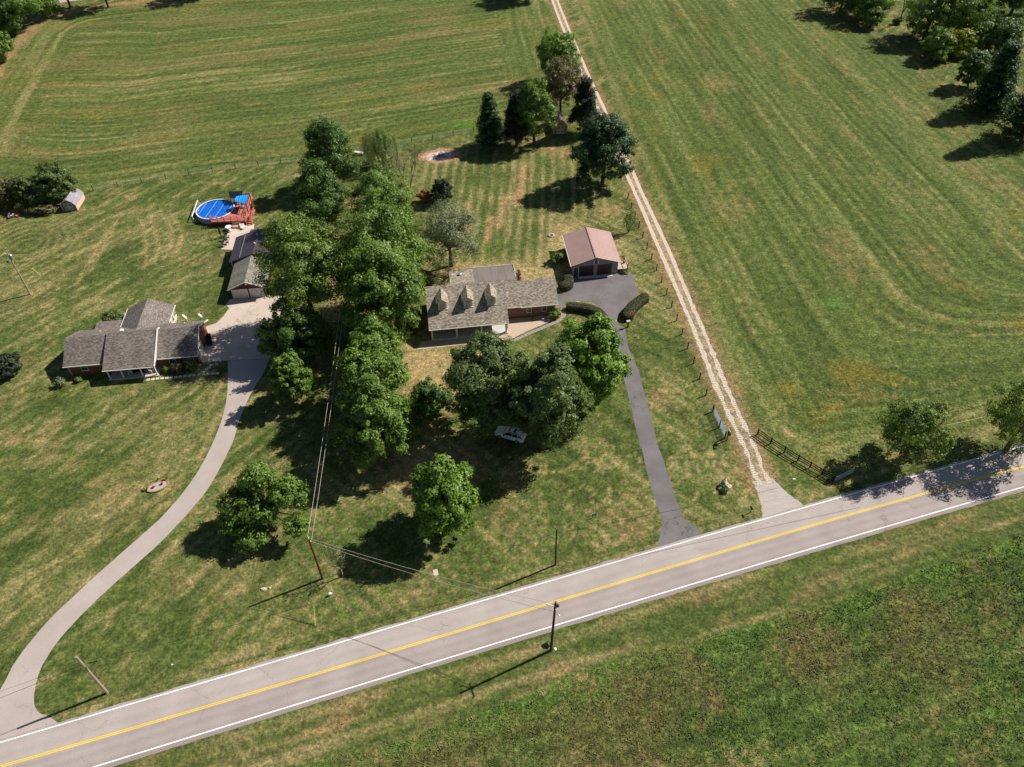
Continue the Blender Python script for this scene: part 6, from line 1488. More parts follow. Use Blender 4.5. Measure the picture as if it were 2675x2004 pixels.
def crown_points(r, a, b, n_cl, leaves, size, lump=0.30, up=0.5, open_=0.0, base_cut=-0.75, profile=None):
    """an uneven crown: some twenty limbs of unequal length, each ending in a head of leaf sprays, around the origin"""
    nb = max(9, min(26, n_cl // 9)); k0 = np.arange(nb * 2) + 0.5
    zz = 1 - 2 * k0 / (nb * 2); th = math.pi * (1 + 5 ** 0.5) * k0 + r.uniform(0, 6)
    d = np.c_[np.sqrt(1 - zz ** 2) * np.cos(th), np.sqrt(1 - zz ** 2) * np.sin(th), zz] + r.normal(0, 0.16, (nb * 2, 3)); d /= np.linalg.norm(d, axis=1)[:, None]
    d = d[d[:, 2] > base_cut]; nb = len(d)
    ln = np.clip(r.normal(0.66, 0.10, nb), 0.42, 0.84); hr = r.uniform(0.24, 0.42, nb); ln = np.minimum(ln, 1.04 - hr)
    heads = d * ln[:, None]; heads = np.r_[heads, r.normal(0, 0.16, (3, 3))]; hr = np.r_[hr, [0.42] * 3]
    hn = len(heads)
    per_h = np.maximum(4, (n_cl * hr ** 2 / np.sum(hr ** 2)).astype(int)); hi = np.repeat(np.arange(hn), per_h); k_ = len(hi)
    e0 = r.normal(size=(k_, 3)) + 0.55 * heads[hi] / (np.linalg.norm(heads[hi], axis=1)[:, None] + .1); e0 /= np.linalg.norm(e0, axis=1)[:, None]
    cw = heads[hi] + e0 * (hr[hi] * r.uniform(0.55, 1.12, k_))[:, None] * np.array([1, 1, .85])
    if profile is not None: cw[:, :2] *= profile(cw[:, 2])[:, None]
    sc_ = np.array([a, a, b]); cc = cw * sc_
    rc = lump * 0.75 * (a * a * b) ** (1 / 3) * r.uniform(0.55, 1.35, k_) * (hr[hi] / 0.33)
    per = np.maximum(6, (leaves * rc ** 2 / np.sum(rc ** 2)).astype(int))
    ci = np.repeat(np.arange(k_), per); m_ = len(ci)
    e = r.normal(size=(m_, 3)); e /= np.linalg.norm(e, axis=1)[:, None]
    rr_ = r.random(m_) ** 0.5
    stray = np.where(r.random(m_) < 0.22, r.uniform(1.0, 1.6, m_), 1.0)
    p = cc[ci] + e * (rc[ci] * rr_ * stray)[:, None] * np.array([1, 1, 0.75])
    hc = (heads * sc_)[hi][ci]; ho = p - hc; ho /= np.linalg.norm(ho, axis=1)[:, None] + 1e-9
    out = p / sc_; out /= np.linalg.norm(out, axis=1)[:, None] + 1e-9
    nrm = 0.45 * e + 0.75 * ho + 0.35 * out + np.array([0, 0, up * .8]) + r.normal(0, 0.5, (m_, 3)); nrm /= np.linalg.norm(nrm, axis=1)[:, None]
    tone = r.normal(0.40, 0.10, hn)[hi][ci] + r.normal(0, 0.11, k_)[ci] + r.normal(0, 0.15, m_)
    sz = size * r.uniform(0.55, 1.4, m_)
    return p, nrm, sz, tone, cc

def limbs(mb, r, base, fork, targets, r0, n=9):
    """tapered trunk with limbs bending out to some of the clumps"""
    b_ = Vector(base); f_ = Vector(fork)
    mb.tube([b_ - Vector((0, 0, .1)), b_.lerp(f_, .3), f_], [r0 * 1.25, r0, r0 * .72], 8)
    for t in targets:
        t = Vector(t); m1 = f_.lerp(t, .4) + Vector((0, 0, .10 * (t - f_).length)); st = b_.lerp(f_, r.uniform(.75, 1.0))
        mb.tube([st, m1, f_.lerp(t, .8), t], [r0 * .5, r0 * .33, r0 * .18, r0 * .07], 5)

TREE_N = [0]
def tree(label, box, clear=0.8, kind='mid', style='round', leaves=9000, size=0.34, cat='tree', group=None, bark='bark', n_cl=90, lump=0.27, name='tree', base_cut=-0.8, bmul=1.0, up=0.5, yoff=0.0):
    """box = outline of the crown in the photograph; the tree is stood on the ground so that a crown of that size fills it"""
    TREE_N[0] += 1; leaves = int(leaves * 2.05); size *= 0.76; n_cl = int(n_cl * 2.3); lump *= 0.70
    r = np.random.default_rng(100 + TREE_N[0]); x0, y0, x1, y1 = box
    cx, cy = (x0 + x1) / 2, (y0 + y1) / 2
    z = 5.0
    for _ in range(12):
        c = D(cx, cy, z); dist = math.sqrt(c[0] ** 2 + c[1] ** 2 + (CAM_H - z) ** 2); th = math.asin((CAM_H - z) / dist)
        ppm = FPX / K / dist
        # pixel scale grows off axis
        dd = ray(cx * K, cy * K); fw_ = np.array([0, math.cos(PITCH), -math.sin(PITCH)]); ppm /= max(0.6, np.dot(dd / np.linalg.norm(dd), fw_))
        a = (x1 - x0) / 2 / ppm; hh = (y1 - y0) / 2 / ppm
        b = math.sqrt(max(hh * hh - (a * math.sin(th)) ** 2, (0.5 * a) ** 2 * math.cos(th) ** 2)) / math.cos(th)
        b = min(b, 2.6 * a) * bmul
        z = b * 0.94 + clear
    t = thing(name, label, cat, (c[0], c[1], 0), 0, group)
    mb = MB(); R0 = 0.028 * (a + b)
    prof = None
    if style == 'cone': prof = lambda zz: np.clip(1.0 - 0.78 * np.clip((zz + 0.75) / 1.7, 0, 1), 0.12, 1)
    if style == 'egg': prof = lambda zz: np.clip(1.0 - 0.38 * np.clip((zz + 0.2) / 1.2, 0, 1), 0.3, 1)
    if style == 'low': prof = lambda zz: np.clip(0.8 + 0.25 * np.clip(-zz, 0, 1), 0.3, 1.1)
    if style in ('round', 'cone', 'egg', 'low'):
        p, nr, sz, tn_, cc = crown_points(r, a * 1.07, b * 1.04, n_cl, leaves, size, lump if style != 'cone' else 0.2, up, 0, base_cut, prof)
    elif style == 'multi':
        # several separate heads with gaps between them
        ps = []; ccs = []
        heads = [(-.52, .15, .0, .48), (.60, .20, .25, .42), (-.10, .45, .62, .40), (.80, -.45, -.25, .26), (-.25, -.60, -.50, .34), (.05, -.1, .0, .40), (-.72, -.25, -.3, .30)]
        for hx, hy, hz, hr in heads:
            q = crown_points(r, a * hr * 1.0, b * hr * 1.05, n_cl // 6, int(leaves * hr * hr / 1.5), size, .34, up, 0, -.7); off = np.array([hx * a * .92, hy * a * .8, hz * b * 1.05])
            ps.append((q[0] + off, q[1], q[2], q[3])); ccs.append(q[4] + off)
        p, nr, sz, tn_ = [np.concatenate([q[i] for q in ps]) for i in range(4)]; cc = np.concatenate(ccs)
    elif style == 'weep':
        n_s = 130; th_ = r.uniform(0, 6.283, n_s); rr_ = np.sqrt(r.random(n_s)) * a; top = b * (1 - 0.5 * (rr_ / a) ** 2) * r.uniform(.75, 1.0, n_s); ln = r.uniform(.8, 1.7, n_s) * b
        per = max(10, leaves // n_s); u = r.random((n_s, per))
        sx_ = np.cos(th_) * rr_; sy_ = np.sin(th_) * rr_
        p = np.stack([sx_[:, None] * (1 + .12 * u) + r.normal(0, .12, u.shape), sy_[:, None] * (1 + .12 * u) + r.normal(0, .12, u.shape), np.maximum(top[:, None] - ln[:, None] * u, -b * .97)], -1).reshape(-1, 3)
        m_ = len(p); nr = np.stack([np.repeat(np.cos(th_), per), np.repeat(np.sin(th_), per), np.full(m_, .5)], -1) + r.normal(0, .5, (m_, 3)); nr /= np.linalg.norm(nr, axis=1)[:, None]
        sz = size * r.uniform(.6, 1.2, m_); tn_ = np.repeat(r.normal(.45, .18, n_s), per) + r.normal(0, .12, m_); cc = p[::per]
    elif style == 'pine':
        ps = []; cc = []; tiers = 11
        for i in range(tiers):
            tz = -0.85 + 1.75 * i / (tiers - 1); rad = (1 - 0.80 * ((tz + .85) / 1.75) ** 1.1) * r.uniform(.85, 1.1); nb = int(5 + 6 * rad); ph = r.uniform(0, 6)
            for j in range(nb):
                an_ = ph + 6.283 * j / nb + r.normal(0, .15); L_ = rad * r.uniform(.75, 1.1)
                for u in (.35, .65, .95):
                    cc.append((math.cos(an_) * L_ * a * u, math.sin(an_) * L_ * a * u, tz * b + .12 * b * u * .5 - .02 * b))
        cc = np.array(cc); k_ = len(cc); per = max(8, leaves // k_); ci = np.repeat(np.arange(k_), per); m_ = len(ci)
        e = r.normal(size=(m_, 3)); e /= np.linalg.norm(e, axis=1)[:, None]; p = cc[ci] + e * (r.random(m_) ** .5)[:, None] * np.array([.22 * a, .22 * a, .14 * a])
        nr = e * .8 + np.array([0, 0, .55]) + r.normal(0, .4, (m_, 3)); nr /= np.linalg.norm(nr, axis=1)[:, None]
        sz = size * r.uniform(.6, 1.3, m_); tn_ = r.normal(.42, .17, k_)[ci] + r.normal(0, .15, m_)
    zz0 = z
    keep = p[:, 2] + zz0 > 0.12
    p, nr, sz, tn_ = p[keep], nr[keep], sz[keep], tn_[keep]
    me = leaf_mesh('crown', p + np.array([0, 0, zz0]), nr, sz, tn_, LM[kind], r)
    o = link('crown', me, t)
    fork = (r.normal(0, .05) * a, r.normal(0, .05) * a, max(0.4, zz0 - b * .35 if style not in ('cone', 'pine') else zz0 + b * .7))
    idx = r.choice(len(cc), size=min(len(cc), 16), replace=False)
    rr2 = random.Random(int(r.integers(1e6)))
    limbs(mb, rr2, (0, 0, 0), fork, [cc[i] + np.array([0, 0, zz0]) for i in idx if cc[i][2] + zz0 > fork[2] * .55], R0)
    part('trunk', mb, M[bark], t)
    return t

def bare_tree(label, base_px, top_px, spread, kind=None, leaves=0, mt='bark', stems=1, name='bare_tree', r0=.13, seed=1, cat='tree', size=.2, depth=4):
    base = D(*base_px); h = height_at(base, *top_px); r = random.Random(seed); t = thing(name, label, cat, base)
    mb = MB(); tips = []
    def grow(p, d, L, rad, lev):
        q = p + d * L; mid = p.lerp(q, .5) + Vector((r.uniform(-.05, .05), r.uniform(-.05, .05), 0)) * L
        mb.tube([p, mid, q], [rad, rad * .85, rad * .66], 5 if lev < 2 else 3, False)
        if lev >= depth: tips.append(q); return
        for _ in range(3 if lev < 2 else r.choice((2, 3))):
            ax = Vector((r.uniform(-1, 1), r.uniform(-1, 1), r.uniform(-.1, .9))).normalized(); nd = (d * 1.0 + ax * spread + Vector((0, 0, .18))).normalized(); tips.append(q)
            grow(q, nd, L * r.uniform(.62, .85), rad * .6, lev + 1)
    for s_ in range(stems):
        a = 6.28 * s_ / stems + .5; d = Vector((math.cos(a) * .28 * (stems > 1), math.sin(a) * .28 * (stems > 1), 1)).normalized(); grow(Vector((0, 0, -.05)), d, h * .30, r0, 0)
    zm = max(v_[2] for v_ in mb.v); s_ = h / zm; mb.v = [(v_[0] * s_, v_[1] * s_, v_[2] * s_) for v_ in mb.v]; tips = [q * s_ for q in tips]
    part('trunk', mb, M[mt], t)
    if leaves:
        g = np.random.default_rng(seed); c = np.array([tuple(q) for q in tips]); ci = g.integers(0, len(c), leaves); p = c[ci] + g.normal(0, .30, (leaves, 3)); nr = g.normal(size=(leaves, 3)) + np.array([0, 0, .6]); nr /= np.linalg.norm(nr, axis=1)[:, None]
        cl = g.normal(.45, .2, len(c)); link('crown', leaf_mesh('crown', p, nr, size * g.uniform(.6, 1.3, leaves), cl[ci] + g.normal(0, .12, leaves), LM[kind], g), t)
    return t

def shrub(label, c, rx, ry, rz, kind, leaves=1500, size=.16, lump=.3, name='shrub', cat='shrub', group=None):
    TREE_N[0] += 1; r = np.random.default_rng(300 + TREE_N[0]); t = thing(name, label, cat, (c[0], c[1], 0), 0, group)
    p, nr, sz, tn_, cc = crown_points(r, 1, 1, 34, leaves, size, lump, .5, 0, -.5); p = p * np.array([rx, ry, rz]) + np.array([0, 0, rz * .85]); keep = p[:, 2] > .02
    link('foliage', leaf_mesh('foliage', p[keep], nr[keep], sz[keep], tn_[keep], LM[kind], r), t)
    mb = MB(); rr2 = random.Random(TREE_N[0]); limbs(mb, rr2, (0, 0, 0), (0, 0, rz * .5), [cc[i] * np.array([rx, ry, rz]) * .8 + np.array([0, 0, rz * .85]) for i in range(0, len(cc), 5)], .03 + .02 * rx); part('stem', mb, M['bark'], t)
    return t

# the row down the middle of the lawns
gm_ = 'trees in the row between the two lawns'
tree('tall dark green tree highest in the row, nearest the back fence', (648, 250, 772, 408), .8, 'deep', 'egg', 13000, .36, group=gm_)
tree('dark blue green rounded tree below the highest one of the row', (622, 347, 752, 515), 1.0, 'deep', 'egg', 11000, .36, group=gm_)
tree('dark green spreading tree beside the bare tree', (760, 352, 894, 520), 1.2, 'mid', 'round', 10000, .36, group=gm_)
tree('large tree with visible trunk shading the brick garage', (560, 458, 738, 700), 3.2, 'olive', 'round', 15000, .36, group=gm_, base_cut=-.55)
tree('large bright green tree behind the biggest one of the row', (718, 420, 918, 690), 1.5, 'mid', 'round', 16000, .38, group=gm_)
tree('biggest tree of the row, left of the cape house', (726, 512, 928, 752), 1.5, 'mid', 'egg', 22000, .38, group=gm_, n_cl=130, lump=.24)
tree('mid green tree just below the biggest one of the row', (752, 688, 872, 860), .8, 'mid', 'round', 10000, .36, group=gm_)
tree('green tree in the middle of the lower row', (733, 742, 874, 920), .8, 'mid', 'round', 11000, .36, group=gm_)
tree('bluish green rounded tree lowest in the row', (733, 812, 892, 1012), .6, 'mid', 'egg', 16000, .36, group=gm_, n_cl=120, lump=.22)
gl_ = 'trees along the concrete drive'
tree('pale topped tree overhanging the concrete drive', (550, 640, 700, 800), 1.2, 'olive', 'multi', 12000, .36, group=gl_, bmul=.78)
tree('dark leaved crown added as the shaded right side of the pale topped tree at the drive', (600, 655, 714, 800), .8, 'deep', 'round', 9000, .36, group=gl_, bmul=.8)  # shade on the large tree's right side, put into darker leaves
tree('tidy oval tree at the lower end of the concrete drive', (578, 756, 678, 872), .9, 'mid', 'egg', 11000, .3, group=gl_, n_cl=110, lump=.2)
# front lawn
tree('bushy many headed tree standing alone on the left front lawn', (462, 1000, 670, 1188), .3, 'mid', 'multi', 16000, .34, n_cl=120)
tree('bright yellow green maple standing alone on the front lawn', (880, 976, 1038, 1166), .6, 'fresh', 'egg', 15000, .36, n_cl=110, lump=.22)
tree('bright green maple beside the dark driveway', (1186, 682, 1342, 892), 1.0, 'fresh', 'round', 19000, .38, n_cl=120, lump=.23)
tree('dull dark green tree hiding most of the white car', (1088, 745, 1258, 980), 1.6, 'bronze', 'round', 24000, .34, n_cl=130, lump=.24, base_cut=-.6)
tree('dull dark green tree in front of the porch of the cape house', (966, 720, 1140, 938), 1.6, 'bronze', 'round', 19000, .34, n_cl=120, lump=.24, base_cut=-.6)
tree('small round tree left of the dark porch trees', (882, 822, 972, 902), .3, 'deep', 'round', 5500, .30)
tree('loose grey green willow like tree behind the cape house', (898, 430, 1040, 585), .5, 'grey', 'round', 8000, .26, n_cl=100, lump=.30, base_cut=-.5)
tree('weeping willow by the back fence', (778, 280, 866, 366), .2, 'willow', 'weep', 8500, .22)
bare_tree('leafless grey tree behind the row, left of the burnt patch', (885, 418), (872, 322), .52, None, 0, 'bark_pale', 2, seed=4, r0=.16, depth=5)
tree('small dark cone shaped evergreen on the back lawn', (931, 380, 981, 440), .1, 'cedar', 'egg', 4500, .26, name='evergreen_tree')
shrub('red autumn shrub left of the small dark evergreen', D(920, 436), 2.0, 1.4, 1.5, 'red', 2200, .24)
# the group at the lane
gb_ = 'trees around the tan shed by the lane'
tree('dark pine with tiered branches leftmost in the group by the lane', (1022, 204, 1092, 312), .8, 'pine', 'pine', 8000, .36, name='pine_tree', group=gb_)
tree('dark cedar between the tiered pine and the round tree', (1080, 196, 1150, 316), .5, 'cedar', 'cone', 8000, .34, name='cedar_tree', group=gb_)
tree('rounded light topped tree left of the tan shed', (1108, 168, 1200, 298), 2.2, 'mid', 'egg', 11000, .34, group=gb_, base_cut=-.6)
tree('bright green tree highest in the group by the lane', (1163, 64, 1250, 170), 1.0, 'fresh', 'round', 8000, .38, group=gb_)
tree('thin brownish olive tree in the middle of the group by the lane', (1172, 122, 1254, 246), 2.2, 'brush', 'round', 7000, .34, group=gb_, base_cut=-.5)
tree('dark cedar right of the tan shed beside the lane', (1228, 162, 1300, 288), .5, 'cedar', 'cone', 10000, .36, name='cedar_tree', group=gb_)
tree('big dense pine standing alone by the bend of the lane fence', (1240, 244, 1372, 408), .4, 'pine', 'egg', 15000, .40, name='pine_tree', group=gb_, n_cl=110, lump=.24)
# garage shrubs
shrub('feathery green shrub at the left wall of the red roofed garage', D(1204, 568), 1.7, 1.4, 1.2, 'olive', 1700, .22)
bare_tree('wispy many stemmed bush by the wire fence right of the red roofed garage', (1357, 503), (1357, 462), .45, 'olive', 500, 'bark', 6, 'bush', .05, 8, 'bush', .2, 3)
# left side
ga_ = 'scrub behind the pink shed'
tree('rust tipped dark bush nearest the pink shed', (76, 350, 160, 438), .1, 'bronze', 'round', 8000, .34, group=ga_)
tree('dark green bush in the middle of the scrub behind the pink shed', (14, 374, 108, 448), .1, 'bronze', 'low', 7500, .34, group=ga_)
tree('thin brownish bush at the left frame edge of the scrub', (-40, 380, 38, 446), .1, 'brush', 'low', 5000, .34, group=ga_)
shrub('low brown brush in front of the pink shed scrub', D(90, 461), 3.2, 1.3, 1.0, 'brush', 2600, .3, group=ga_)
tree('dark small tree cut by the left frame edge', (-30, 764, 40, 815), .2, 'cedar', 'round', 3500, .3)
shrub('round dark shrub behind the patio roof of the brick house', H1.matrix_basis @ Vector((4.4, 12.9, 0)), 2.2, 1.3, 1.7, 'bronze', 2800, .22)
for u_, v_, rx, rz, kd, lab in ((1.9, -1.1, .55, .55, 'fresh', 'small bright green bush below the left window of the brick house'), (15.8, -.5, .75, .7, 'fresh', 'low bright green bush right of the brick house porch'), (17.6, -.7, 1.2, 1.0, 'brush', 'brownish shrub in the middle of the bed right of the porch'), (19.9, -.6, 1.15, 1.2, 'olive', 'olive shrub at the garage corner of the brick house'), (5.6, -.3, .7, .6, 'deep', 'dark shaded bush left of the brick house porch'), (18.7, -.2, .8, .8, 'deep', 'dark green shrub between the brown and the olive one')):
    shrub(lab, H1.matrix_basis @ Vector((u_, v_, 0)), rx, rx * .8, rz, kd, int(900 + 700 * rx), .15)
shrub('small sparse grey green bush left of the brick house front', S(150 + 60 / 5.53, 770 + 1320 / 5.53), 1.0, .8, .9, 'grey', 800, .18)
# near the cape house
shrub('yellow green ornamental grass clump at the brick corner of the cape house', S(1090 + 1975 / 5.53, 680 + 830 / 5.53), 1.0, .9, 1.0, 'olive', 1700, .17)
shrub('tiny green shrub in the gravel below the cape house windows', S(1090 + 1680 / 5.53, 680 + 865 / 5.53), .35, .35, .35, 'olive', 300, .12)
shrub('dark red shrub at the corner of the sunroom roof', H4.matrix_basis @ Vector((3.4, 14.6, 0)), .6, .6, 1.6, 'red', 700, .17)
shrub('small pale bush left of the cape house ridge', S(1090 + 190 / 5.53, 680 + 345 / 5.53), 1.0, .8, 1.0, 'grey', 800, .18)
bare_tree('leafless sapling beside the red brown pole', (741, 1245), (735, 1178), .62, 'willow', 90, 'bark_pale', 1, 'sapling', .11, 12, 'tree', .16, 5)
for q, lab in (((1860 + 180 / 6.8, 1230 + 290 / 6.8), 'green plant at the back of the little rock bed'), ((1860 + 215 / 6.8, 1230 + 375 / 6.8), 'dark green plant at the front of the little rock bed')):
    shrub(lab, S(*q), .5, .45, .42, 'mid', 500, .12, name='plant', cat='plant')
shrub('weedy green tuft left of the foot of the near pole', S(1432, 1685), .4, .35, .35, 'fresh', 300, .13, name='plant', cat='plant')
for q, i in (((1192, 890), 0), ((1205, 912), 1)):
    pass
# top left corner and far edge
gt2 = 'trees at the far left corner of the back field'
tree('dense dark tree filling the top left corner of the view', (-40, -60, 74, 62), .5, 'mid', 'round', 9000, .5, group=gt2)
tree('bright edged tree right of the corner tree by the far road', (30, -70, 112, 34), 1.0, 'mid', 'round', 7000, .5, group=gt2)
tree('dark lower tree at the left frame edge above the back field', (-60, 50, 20, 134), .3, 'mid', 'round', 6000, .46, group=gt2)
tree('low dark bush under the corner tree', (-20, 20, 44, 76), .1, 'deep', 'round', 4500, .46, group=gt2)
for i, (x_, y_) in enumerate(((128, 14), (212, 9), (142, 14), (174, 8))):
    p = D(x_, y_)
    if i < 2: tree('tall tree at the far road whose trunk foot shows at the top edge, ' + ('left one' if i == 0 else 'right one'), (x_ - 45, -95, x_ + 40, -12), 4.0, 'mid', 'round', 3000, .6, group=gt2)
tree('tree beyond the top edge left of the lane, shading the back field', (1085, -100, 1180, -6), .6, 'deep', 'round', 3500, .6)
tree('tree beyond the top edge shading the back field right of the far road', (370, -110, 470, -14), .6, 'deep', 'round', 3500, .6, group=gt2)
# hedgerow at the top right
gh = 'hedgerow trees at the top right'
for box, clear, kd, stl, lv_, lab in (
    ((1775, -55, 1872, 26), .3, 'deep', 'round', 5500, 'dark tree leftmost in the hedgerow at the top edge'),
    ((1838, -45, 1926, 42), .3, 'mid', 'round', 6000, 'dark green tree second from the left in the hedgerow'),
    ((1868, 16, 1906, 60), .1, 'olive', 'round', 2600, 'small light green bush in front of the hedgerow'),
    ((1960, -40, 2072, 84), .4, 'olive', 'round', 9000, 'large olive tree in the middle of the hedgerow'),
    ((2035, -35, 2150, 92), .4, 'mid', 'round', 9000, 'large mid green tree right of the olive one in the hedgerow'),
    ((1996, 64, 2062, 130), .1, 'olive', 'round', 4500, 'rounded olive bush in the second row of the hedgerow'),
    ((2048, 62, 2100, 122), .1, 'yellow', 'round', 4000, 'bright yellow green bush of the hedgerow'),
    ((2082, 52, 2138, 112), .2, 'fresh', 'round', 3800, 'fresh green bush behind the yellow green one'),
    ((2132, 42, 2208, 116), .3, 'deep', 'round', 6000, 'dark rounded tree at the right end of the hedgerow'),
    ((2076, 108, 2136, 184), .8, 'deep', 'round', 5000, 'grey green tree with visible stems below the yellow bush'),
    ((2108, 96, 2216, 238), .6, 'pine', 'pine', 12000, 'big dark pine at the right frame edge'),
    ((2190, 110, 2300, 300), .6, 'pine', 'pine', 9000, 'dark pine cut by the right frame edge'),
    ((2145, -70, 2260, 32), .2, 'bronze', 'round', 7000, 'dark mass of trees in the top right corner')):
    tree(lab, box, clear, kd, stl, lv_, .46, group=gh, name='pine_tree' if stl == 'pine' else 'tree')
shrub('small red shrub between the hedgerow bushes', D(2125, 118), 1.1, 1.0, 1.7, 'red', 900, .3, group=gh)
bare_tree('thin leafless tree leaning in the gap of the hedgerow', (1942, 52), (1960, -30), .4, None, 0, 'bark', 1, seed=21, r0=.22, depth=4)
shrub('low bush at the foot of the leafless hedgerow tree', D(1938, 52), 1.6, 1.2, 1.2, 'bronze', 1200, .3, group=gh)
# roadside on the right
tree('half bare green tree on the verge at the right end of the black fence', (1918, 852, 2050, 1006), .9, 'olive', 'round', 6500, .30, n_cl=80, lump=.28)
bare_tree('leafless crown behind the half bare roadside tree', (1975, 990), (2030, 872), .55, 'brush', 500, 'bark', 1, seed=31, r0=.16, depth=5)
tree('tall sparse roadside tree cut by the right frame edge', (2140, 812, 2300, 985), 2.0, 'olive', 'round', 6500, .30, n_cl=80, lump=.26)
bare_tree('leafless tree right of the frame edge throwing branch shadows on the road', (2262, 935), (2290, 800), .5, 'olive', 400, 'bark', 1, seed=33, r0=.2, depth=5)

# clipped hedges: a swept rounded body covered in small leaves
M['hedge_core'] = simple('hedge_twigs', '#241f18', '#352e22', 6, 0.95)
def hedge(label, path, widths, h, red=None):
    TREE_N[0] += 1; r = np.random.default_rng(500 + TREE_N[0])
    pc = np.array(chaikin(path, 3)); s_ = np.r_[0, np.cumsum(np.linalg.norm(np.diff(pc, axis=0), axis=1))]; n = 40; u = np.linspace(0, s_[-1], n)
    c = np.c_[np.interp(u, s_, pc[:, 0]), np.interp(u, s_, pc[:, 1])]; w = np.interp(u / s_[-1], np.linspace(0, 1, len(widths)), widths)
    end = np.sqrt(np.clip(1 - (1 - np.clip(np.minimum(u, s_[-1] - u) / .8, 0, 1)) ** 2, .02, 1))
    t = np.gradient(c, axis=0); t /= np.linalg.norm(t, axis=1)[:, None]; nv = np.c_[-t[:, 1], t[:, 0]]
    o0 = c.mean(0); T = thing('hedge', label, 'hedge', (o0[0], o0[1], 0))
    ang = np.array([-90, -86, -60, -35, 0, 35, 60, 86, 90]); 
    prof = [(-1, 0), (-1.02, .45), (-.98, .8), (-.7, .97), (0, 1.03), (.7, .97), (.98, .8), (1.02, .45), (1, 0)]
    V = np.array([[(*(c[i] - o0 + nv[i] * q[0] * w[i] * .5 * end[i]), q[1] * h * (.75 + .25 * end[i])) for q in prof] for i in range(n)])
    mb = MB(); mb.add(V.reshape(-1, 3) * np.array([1, 1, .97]), [(i * 9 + j, i * 9 + j + 1, (i + 1) * 9 + j + 1, (i + 1) * 9 + j) for i in range(n - 1) for j in range(8)]); part('branches', mb, M['hedge_core'], T)
    N_ = int(s_[-1] * 900); i = r.integers(0, n - 1, N_); j = r.integers(0, 8, N_); a = r.random(N_)[:, None]; b_ = r.random(N_)[:, None]
    p = (V[i, j] * (1 - a) + V[i + 1, j] * a) * (1 - b_) + (V[i, j + 1] * (1 - a) + V[i + 1, j + 1] * a) * b_
    nr = np.cross(V[i + 1, j] - V[i, j], V[i, j + 1] - V[i, j]); nr /= np.linalg.norm(nr, axis=1)[:, None] + 1e-9
    mid = p.copy(); mid[:, :2] -= 0; s2 = np.sign((nr * np.c_[p[:, :2] - (c[i] - o0), p[:, 2] - h * .4]).sum(1)); nr *= s2[:, None]
    p = p + nr * r.uniform(-.03, .07, N_)[:, None]; nr = nr + r.normal(0, .55, (N_, 3)); nr /= np.linalg.norm(nr, axis=1)[:, None]
    tn_ = .42 + .3 * (vnoise(p[:, 0] * .9 + 40, p[:, 1] * .9 + 40, 77, 2) - .5) + r.normal(0, .2, N_)
    link('foliage', leaf_mesh('foliage', p, nr, r.uniform(.07, .14, N_), tn_, LM['hedge'], r), T)
    if red is not None:
        q = red - np.array([o0[0], o0[1], 0]); m_ = 260; p = q + r.normal(0, 1, (m_, 3)) * np.array([.32, .22, .12]); nr = r.normal(size=(m_, 3)) + np.array([0, 0, 1]); nr /= np.linalg.norm(nr, axis=1)[:, None]
        o = link('red_leaves', leaf_mesh('red_leaves', p, nr, r.uniform(.08, .15, m_), r.uniform(.5, 1, m_), LM['red'], r), T); o['label'] = 'bright red leaf patch at the lower end'
    return T
Z4 = lambda x, y, z=0: S(1410 + x / 5.523, 570 + y / 5.523, z)
hedge('curled clipped hedge between the cape house and the red roofed garage', [Z4(345, 800, 1.3), Z4(400, 810, 1.3), Z4(425, 870, 1.3), Z4(400, 935, 1.3), Z4(290, 955, 1.3)], [1.7, 1.7, 1.7], 1.35)
hedge('long curved clipped hedge in front of the dark driveway court', [Z4(385, 1240, 1.15), Z4(560, 1245, 1.15), Z4(740, 1275, 1.15), Z4(880, 1350, 1.15), Z4(950, 1450, 1.15), Z4(960, 1520, 1.15)], [1.5, 1.6, 1.5], 1.2)
hedge('curved clipped hedge with red leaves at the right edge of the dark driveway', [Z4(1555, 1085, 1.15), Z4(1460, 1150, 1.15), Z4(1360, 1230, 1.15), Z4(1290, 1310, 1.15), Z4(1270, 1420, 1.15)], [1.6, 1.8, 1.9, 1.7], 1.2, Z4(1335, 1385, 1.2))

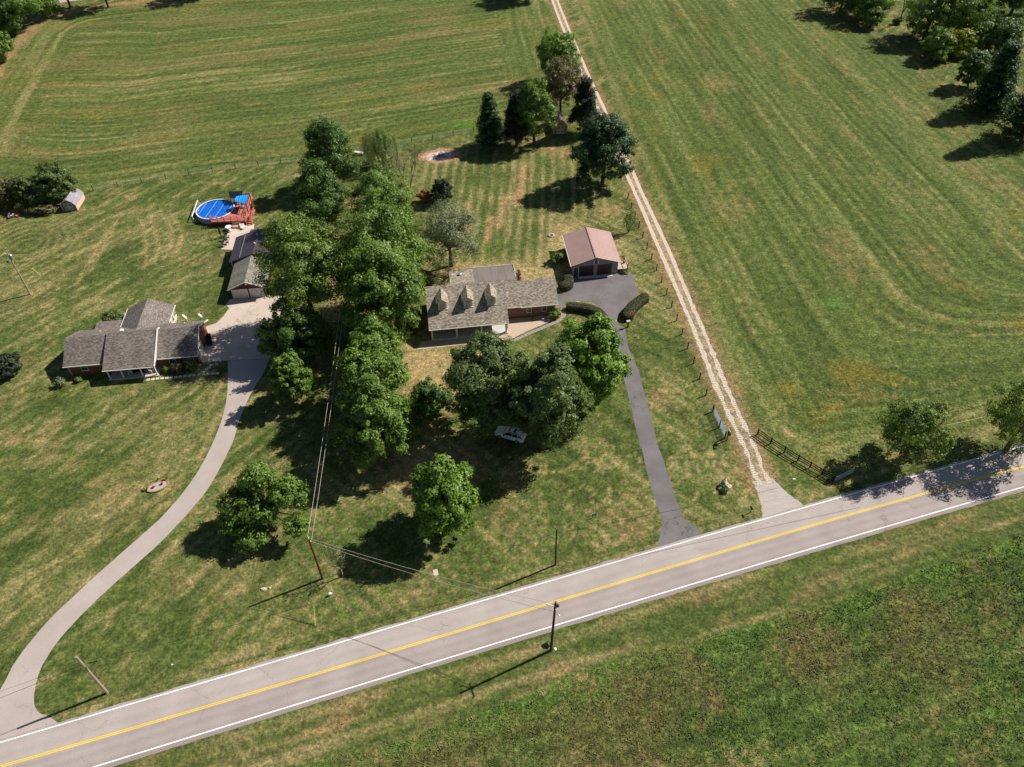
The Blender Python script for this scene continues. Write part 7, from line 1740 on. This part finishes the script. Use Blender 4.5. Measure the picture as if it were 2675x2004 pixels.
# coarse tufts that roughen the near field and its lush edge
def tufts(name, poly_fn, n, box, seed, hmin, hmax, mat):
    r = np.random.default_rng(seed); x = r.uniform(box[0], box[1], n); y = r.uniform(box[2], box[3], n); k_ = poly_fn(x, y); x, y = x[k_], y[k_]; m_ = len(x)
    col, _ = turf(x, y); clump = vnoise(x * .9, y * .9, seed, 2)
    h = r.uniform(hmin, hmax, m_) * (.5 + clump); V = np.empty((m_, 9, 3)); az = r.uniform(0, 6.283, (m_, 3))
    for j in range(3):
        ca, sa = np.cos(az[:, j]), np.sin(az[:, j]); w = h * .42; ox, oy = r.normal(0, .05, m_), r.normal(0, .05, m_)
        V[:, j * 3, :] = np.c_[x + ox - sa * w, y + oy + ca * w, np.zeros(m_)]; V[:, j * 3 + 1, :] = np.c_[x + ox + sa * w, y + oy - ca * w, np.zeros(m_)]
        V[:, j * 3 + 2, :] = np.c_[x + ox + ca * h * .8, y + oy + sa * h * .8, h * r.uniform(.5, 1, m_)]
    me = bpy.data.meshes.new(name); me.vertices.add(9 * m_); me.vertices.foreach_set('co', V.astype(np.float32).ravel()); me.loops.add(9 * m_); me.polygons.add(3 * m_)
    me.loops.foreach_set('vertex_index', np.arange(9 * m_, dtype=np.int32)); me.polygons.foreach_set('loop_start', np.arange(0, 9 * m_, 3, dtype=np.int32)); me.update()
    c = np.repeat(col * r.uniform(.95, 1.75, m_)[:, None], 3, 0); a = me.attributes.new('turf', 'FLOAT_COLOR', 'FACE'); a.data.foreach_set('color', np.c_[c, np.ones(len(c))].astype(np.float32).ravel()); me.materials.append(mat)
    return tag(link(name, me), kind='stuff')
m, nt, b = new_mat('grass_blades'); a_ = N(nt, 'Attribute'); a_.attribute_name = 'turf'; nt.links.new(a_.outputs['Color'], b.inputs['Base Color']); b.inputs['Roughness'].default_value = .8
tufts('field_grass', lambda x, y: sdist(Z_NEAR, x, y) + 2.2 * (vnoise(x * .4, y * .4, 9, 3) - .5) > .1, 80000, (-40, 75, 24, 68), 5, .07, .20, m)
